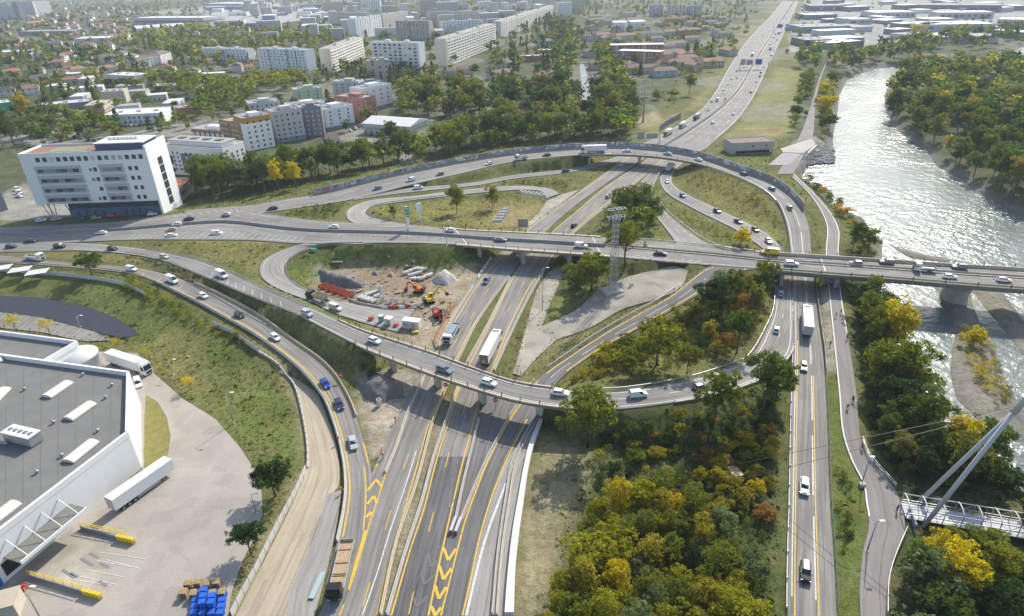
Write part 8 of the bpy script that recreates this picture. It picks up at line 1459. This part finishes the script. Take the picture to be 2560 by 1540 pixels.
for k,(x,y)in enumerate(((1450,700),(1320,560),(960,545),(1580,735),(1540,690))):
 P=S(x,y,.1);root=empty('timber_stack',P,.4*k,['timber boards stacked below the barrier row','timber boards lying between the pipe stacks','timber boards near the trench boxes','timber boards beside the red excavator','timber boards beside the yellow excavator'][k],'timber')
 for q in range(8):b=MB();b.box(((q%2)*.1,-.6+(q%4)*.32,.12+.14*(q//4)),(2.6,.26,.1),rng.uniform(-.05,.05),M_WOOD);b.build('board',None,root)
DB=MB()
for _ in range(170):
 x,y=rng.uniform(780,1820),rng.uniform(330,900);P=S(x,y,.05)
 if on_road(P.x,P.y,0)or gz(P.x,P.y)>.4:continue
 DB.box((P.x,P.y,gz(P.x,P.y)+.12),(rng.uniform(.3,1.4),rng.uniform(.2,.6),rng.uniform(.15,.5)),rng.uniform(0,3),rng.choice((M_CONC,M_WOOD,M_CONCD,M_SOILL,M_SOILL,M_GRAVD)))
tag(DB.build('debris',None),kind='stuff')
NP=[S(*q,.0)for q in((1690,1080),(1650,1010),(1690,930),(1740,840),(1800,740),(1840,700))];root=empty('site_fence',NP[0],0,'orange mesh site fence between trench and motorway','fence');Q_=resample(np.array([tuple(p)for p in NP]),2.5);M_MESH=mat('orange_mesh',(.70,.20,.06),.7)
for i in range(len(Q_)-1):b=MB();a_,b_=Vector(Q_[i]-Q_[0]),Vector(Q_[i+1]-Q_[0]);b.bar(a_+Vector((0,0,.55)),b_+Vector((0,0,.55)),.04,.7,M_MESH);b.build('mesh_panel',None,root);b=MB();b.bar(a_,a_+Vector((0,0,1.1)),.08,m=M_STEEL);b.build('post',None,root)
SB=MB();SB.box((0,0,.45),(2.0,.6,.9),m=M_CONCW,topy=.5);SBM=SB.data('barrier_block')
def spare(x,y,a,lab,z=0,k=0):P=gat(x,y);o=link('spare_barrier_block',SBM,None,(P.x,P.y,P.z+z),(0,0,a));tag(o,lab,'barrier block',lab)
for k in range(14):spare(1256+k*4.6,462+k*.7+(k%2)*3,.9,'white spare barrier block in the row by the end of the northern loop')
for k in range(14):spare(1192+(k%3)*6+(k//3)*5.5,534-(k//3)*7,.5,'white spare barrier block stacked on the grass near the main bridge')
for k in range(8):P=at(1567+k*2.8,462-k*6,.5);o=link('spare_barrier_block',SBM,None,(P.x,P.y,gz(P.x,P.y)+.3),(0,0,1.0));tag(o,'white barrier block at the nose between the two slip roads','barrier block','white blocks at the slip road nose')
PMB=MB()
for k in range(5):PMB.box((0,-.5+k*.25,.13),(1.2,.15,.03),m=M_WOOD)
for s in(-.5,0,.5):PMB.box((s,0,.06),(.1,1.0,.1),m=M_WOOD)
PALM=PMB.data('pallet');DKW=MB();DKW.box((0,0,.5),(1.15,1.0,1.0),m=mat('dark_wood',(.11,.08,.055),.85,var=.3,scale=3));
for k in range(9):
 P=at(446+(k%5)*23+(k//5)*10,1436-(k//5)*24+(k%2)*3,0)
 for q in range(9):o=link('pallet',PALM,None,(P.x,P.y,.16*q),(0,0,.1+rng.uniform(-.05,.05)));tag(o,'wooden pallet in the stacks beside the blue crates','pallet','stacked pallets')
CB=MB();CB.box((0,0,.5),(1.1,.95,.98),m=M_BLUEP);CB.box((0,0,1.0),(1.16,1.0,.06),m=M_BLUEP);CBM=CB.data('crate')
for k in range(16):P=at(470+(k%4)*21+(k//4)*2,1482-(k//4)*15,0);o=link('blue_crate',CBM,None,(P.x,P.y,1.05*(1 if k in(5,6,9,10,13)else 0)),(0,0,.08*(k%3)));tag(o,'blue plastic crate in the pile at the bottom of the yard','crate','blue crates')
for k in(5,6,9,10,13):P=at(470+(k%4)*21+(k//4)*2,1482-(k//4)*15,0);o=link('blue_crate',CBM,None,(P.x,P.y,0));tag(o,'blue plastic crate in the pile at the bottom of the yard','crate','blue crates')
P=at(15,1475,0);b=MB();b.box((0,0,1.5),(5,4,3.2),.35,M_BEIGE);b.box((0,0,3.15),(5.3,4.3,.15),.35,M_ROOFT);tag(b.build('yard_cabin',None,None,P),'beige cabin at the bottom left corner of the yard','cabin')
a_,r_=at2((752,1440),(778,1385));b=MB();b.box((0,0,.3),(5.5,1.0,.12),m=mat('pale_blue_steel',(.36,.46,.48),.5));[b.box((x,0,.12),(.2,.9,.3),m=M_BLACK)for x in(-2.4,2.4)];tag(b.build('steel_ramp',None,None,a_,r_),'pale blue steel plate lying on the strip beside the black lorry','steel plate')
for k,(a,b_)in enumerate((((1098,1254),(1087,1284)),((1111,1254),(1098,1287)))):P,rz=at2(a,b_);b=MB();b.box((0,0,.5),(3.6,.7,.9),m=M_STEEL,topy=.8);b.box((1.9,0,.35),(.25,.5,.5),m=M_REDP);tag(b.build('crash_cushion',None,None,P,rz),['left crash cushion at the nose of the barrier gore','right crash cushion at the nose of the barrier gore'][k],'crash cushion')
CO=MB();CO.lathe([(.26,0),(.26,.04),(.17,.05),(.04,.75),(.01,.78)],(0,0,0),8,M_ORANGEP);CO.lathe([(.125,.3),(.085,.5),(.08,.5)],(0,0,.005),8,M_WHITEP);COM=CO.data('traffic_cone')
def cones(key,u,t0,t1,n,lab):
 r=ROADS[key]
 for k in range(n):p=rpt(r,t0+(t1-t0)*k/max(1,n-1),u if not callable(u)else u(k/max(1,n-1)),.04);o=link('traffic_cone',COM,None,p);tag(o,lab,'traffic cone',lab)
cones('main',lambda f:.76-.02*f,.18,.30,14,'orange cone along the hatched shoulder left of the construction loop');cones('main',.70,.36,.5,14,'orange cone along the near lane above the building site');cones('main',.03,.25,.34,8,'orange cone on the far shoulder below the hedge island');cones('branch',.02,.72,.95,14,'orange cone along the left edge of the yellow lined slip road');cones('main',.985,.68,.73,6,'orange cone at the mouth of the closed ramp')
#-- people
def person_mesh(pose,top,legs,helmet=None):
 J=dict(stand=dict(hip=(0,0,.95),chest=(0,0,1.38),neck=(.01,0,1.52),head=(.03,0,1.68),lk=(.03,.12,.5),lf=(0,.13,.05),rk=(.02,-.12,.5),rf=(0,-.14,.05),le=(.02,.27,1.12),lh=(.16,.28,.9),re=(.02,-.27,1.12),rh=(.20,-.24,.92)),run=dict(hip=(0,0,.95),chest=(.06,0,1.38),neck=(.1,0,1.52),head=(.14,0,1.67),lk=(.28,.1,.62),lf=(.16,.1,.2),rk=(-.06,-.1,.5),rf=(-.36,-.1,.22),le=(-.18,.25,1.16),lh=(.04,.24,1.0),re=(.2,-.25,1.16),rh=(.4,-.18,1.22)),ride=dict(hip=(-.2,0,.98),chest=(.12,0,1.36),neck=(.24,0,1.46),head=(.33,0,1.58),lk=(.2,.1,.72),lf=(.05,.12,.32),rk=(.14,-.1,.6),rf=(-.02,-.12,.22),le=(.28,.24,1.18),lh=(.5,.22,1.02),re=(.28,-.24,1.18),rh=(.5,-.22,1.02)))[pose]
 sh=lambda s:(J['chest'][0],s*.19,J['chest'][2]+.06);hp=lambda s:(J['hip'][0],s*.1,J['hip'][2]-.04);toe=lambda f:(f[0]+.16,f[1],f[2]-.01)
 V=[J['hip'],J['chest'],J['neck'],J['head'],(J['head'][0]+.01,0,J['head'][2]+.12)];Rr=[.16,.18,.07,.105,.085];E=[(0,1),(1,2),(2,3),(3,4)]
 for s,k,f in((1,'lk','lf'),(-1,'rk','rf')):n0=len(V);V+=[hp(s),J[k],J[f],toe(J[f])];Rr+=[.11,.075,.055,.045];E+=[(0,n0),(n0,n0+1),(n0+1,n0+2),(n0+2,n0+3)]
 for s,e,h in((1,'le','lh'),(-1,'re','rh')):n0=len(V);V+=[sh(s),J[e],J[h]];Rr+=[.075,.055,.045];E+=[(1,n0),(n0,n0+1),(n0+1,n0+2)]
 me=bpy.data.meshes.new('p');me.from_pydata(V,E,[]);o=bpy.data.objects.new('p',me);COL.objects.link(o);md=o.modifiers.new('s','SKIN');sv=me.skin_vertices[0].data
 for i,r in enumerate(Rr):sv[i].radius=(r,r*(1.25 if i==1 else 1))
 sv[0].use_root=True;sd=o.modifiers.new('d','SUBSURF');sd.levels=1;dg=bpy.context.evaluated_depsgraph_get();dg.update();m2=bpy.data.meshes.new_from_object(o.evaluated_get(dg));bpy.data.objects.remove(o);m2.name='body';m2.materials.clear()
 for m in(mat('skin',(.45,.28,.20),.6),top,legs,mat('shoe',(.03,.03,.03),.7),helmet or mat('hair',(.05,.035,.025),.8)):m2.materials.append(m)
 hd=Vector(J['head'])
 for p in m2.polygons:
  c=p.center;k=1 if c.z>J['hip'][2]-.08 else 2 if c.z>.12 else 3
  if c.z>J['neck'][2]-.01:k=4 if(c.z>hd.z+.05 or c.x<hd.x-.05)else 0
  for h in('lh','rh'):
   if(c-Vector(J[h])).length<.10:k=0
  p.material_index=k;p.use_smooth=True
 return m2
HV=mat('orange_hivis',(.85,.17,.02),.6);HY=mat('yellow_hivis',(.70,.85,.05),.6);DKC=mat('dark_cloth',(.035,.04,.055),.8);RDC=mat('red_cloth',(.40,.06,.05),.8)
PMS={'worker':person_mesh('stand',HV,HV,M_WHITEP),'runner':person_mesh('run',HY,DKC),'walker':person_mesh('stand',DKC,DKC),'runner2':person_mesh('run',RDC,DKC),'rider':person_mesh('ride',DKC,DKC,DKC),'rider2':person_mesh('ride',RDC,DKC,DKC),'yworker':person_mesh('stand',HY,DKC,M_WHITEP)}
def person(kind,x,y,a,label,z=None,group=None):P=gat(x,y)if z is None else at(x,y,z);o=empty('person',P,a,label,'person',group);link('body',PMS[kind],o);return o
for x,y,z,lab in((953,1016,0,'person in orange work clothes standing on the sandy ground below the overpass'),(920,1092,0,'person in orange work clothes at the tip of the grass by the gore, upper one'),(923,1104,0,'person in orange work clothes at the tip of the grass by the gore, lower one'),(816,1064,.4,'person in orange work clothes behind the barrier of the lorry slip road'),(824,1188,.02,'person in orange work clothes beside the haul track barrier'),(1085,737,0,'person in orange work clothes near the yellow excavator')):person('worker',x,y,rng.uniform(0,6),lab,z)
person('yworker',1021,762,0,'person in yellow vest beside the trench',0)
person('runner',2025,755,-1.7,'person in a yellow top running on the cycle path, right of two',1.1);person('runner',2013,763,-1.7,'person in a yellow top running on the cycle path, left of two',1.1);person('walker',1999,834,1.4,'person in dark clothes walking on the sandy strip beside the cycle path');person('walker',2040,818,1.6,'person in dark clothes at the kerb of the cycle path by the trees',1.0)
def bike(x,y,a,lab,z):
 P=at(x,y,z);root=empty('bicycle',P,a,lab,'bicycle',None)
 for s in(-.52,.52):b=MB();b.tube([(s+.34*math.cos(t),0,.35+.34*math.sin(t))for t in np.linspace(0,6.2832,17)],.022,5,M_BLACK);b.build('wheel',None,root)
 b=MB();[b.bar(p,q,.045,m=M_BLUEP)for p,q in(((-.52,0,.35),(-.05,0,.33)),((-.05,0,.33),(-.2,0,.9)),((-.2,0,.82),(.38,0,.86)),((.38,0,.86),(-.05,0,.33)),((.36,0,.98),(.52,0,.35)),((-.52,0,.35),(-.2,0,.82)))];b.build('frame',None,root)
 b=MB();b.bar((.42,-.25,1.02),(.42,.25,1.02),.04,m=M_BLACK);b.build('handlebar',None,root);b=MB();b.box((-.22,0,.94),(.26,.14,.06),m=M_BLACK);b.build('saddle',None,root);return P
P=bike(2054,968,1.5,'bicycle under the dark cyclist in the tree shadow',1.02);o=person('rider',2054,968,1.5,'person in dark clothes cycling through the tree shadow',1.02);P=bike(2041,985,-1.7,'bicycle under the cyclist in red',1.02);person('rider2',2041,985,-1.7,'person in red cycling on the cycle path',1.02);P=bike(2076,1082,-1.3,'bicycle under the cyclist by the white handrail',1.02);person('rider2',2076,1082,-1.3,'person in orange red cycling beside the white handrail',1.02)
person('walker',2160,1232,2,'person in dark clothes at the entrance of the footbridge',1.05)
RB=MB();bmx=bmesh.new();bmesh.ops.create_icosphere(bmx,subdivisions=1,radius=1.0);rv=[tuple(v.co*rng.uniform(.7,1.15))for v in bmx.verts];rf_=[tuple(v.index for v in f.verts)for f in bmx.faces];bmx.free();RB=MB()
for _ in range(420):
 x,y=rng.uniform(1930,2012),rng.uniform(352,396);P=at(x,y,-2.0);s_=rng.uniform(.5,1.3)
 if gz(P.x,P.y)>WZ-1.2:RB.mesh([(P.x+v[0]*s_,P.y+v[1]*s_*.8,max(gz(P.x,P.y),-3.4)+v[2]*s_*.6)for v in rv],rf_,M_CONCD)
tag(RB.build('rubble',None),kind='stuff')
#-- labels that several things share get their place in the row
ORD=['first','second','third','fourth','fifth','sixth','seventh','eighth','ninth','tenth','eleventh','twelfth']
bpy.context.view_layer.update();by={}
for o in C.objects:
 if o.parent is None and o.get('label'):by.setdefault(o['label'],[]).append(o)
for lab,os_ in by.items():
 if len(os_)<2 or lab.startswith(('wooden pallet','blue plastic crate')):continue
 pj={o.name:proj(o.location)for o in os_};n=len(os_);per=n if n<=7 else max(4,min(12,int(math.ceil(math.sqrt(n)))));os_.sort(key=lambda o:-pj[o.name][1]);rows=[os_[i:i+per]for i in range(0,n,per)];base=' '.join(lab.split()[:8 if len(rows)>1 else 11])
 for ri,row in enumerate(rows):
  row.sort(key=lambda o:pj[o.name][0])
  for ci,o in enumerate(row):
   sd_='leftmost' if ci==0 else 'rightmost' if ci==len(row)-1 else ORD[ci]+' from left'
   o['label']=base+(', '+(ORD[ri]if ri<12 else 'further')+' row back, '+sd_ if len(rows)>1 else ', '+sd_)
#-- air
hz=bpy.data.materials.new('haze');hz.use_nodes=True;n=hz.node_tree.nodes;n.clear()
v=n.new('ShaderNodeVolumePrincipled');v.inputs['Color'].default_value=(0.80,0.88,1.0,1);v.inputs['Density'].default_value=HAZE;v.inputs['Anisotropy'].default_value=0.1
o_=n.new('ShaderNodeOutputMaterial');hz.node_tree.links.new(v.outputs[0],o_.inputs['Volume'])
hb=MB();hb.box((0,2900,45),(9600,6900,110),m=hz);ho=tag(hb.build('haze',hz),kind='stuff')
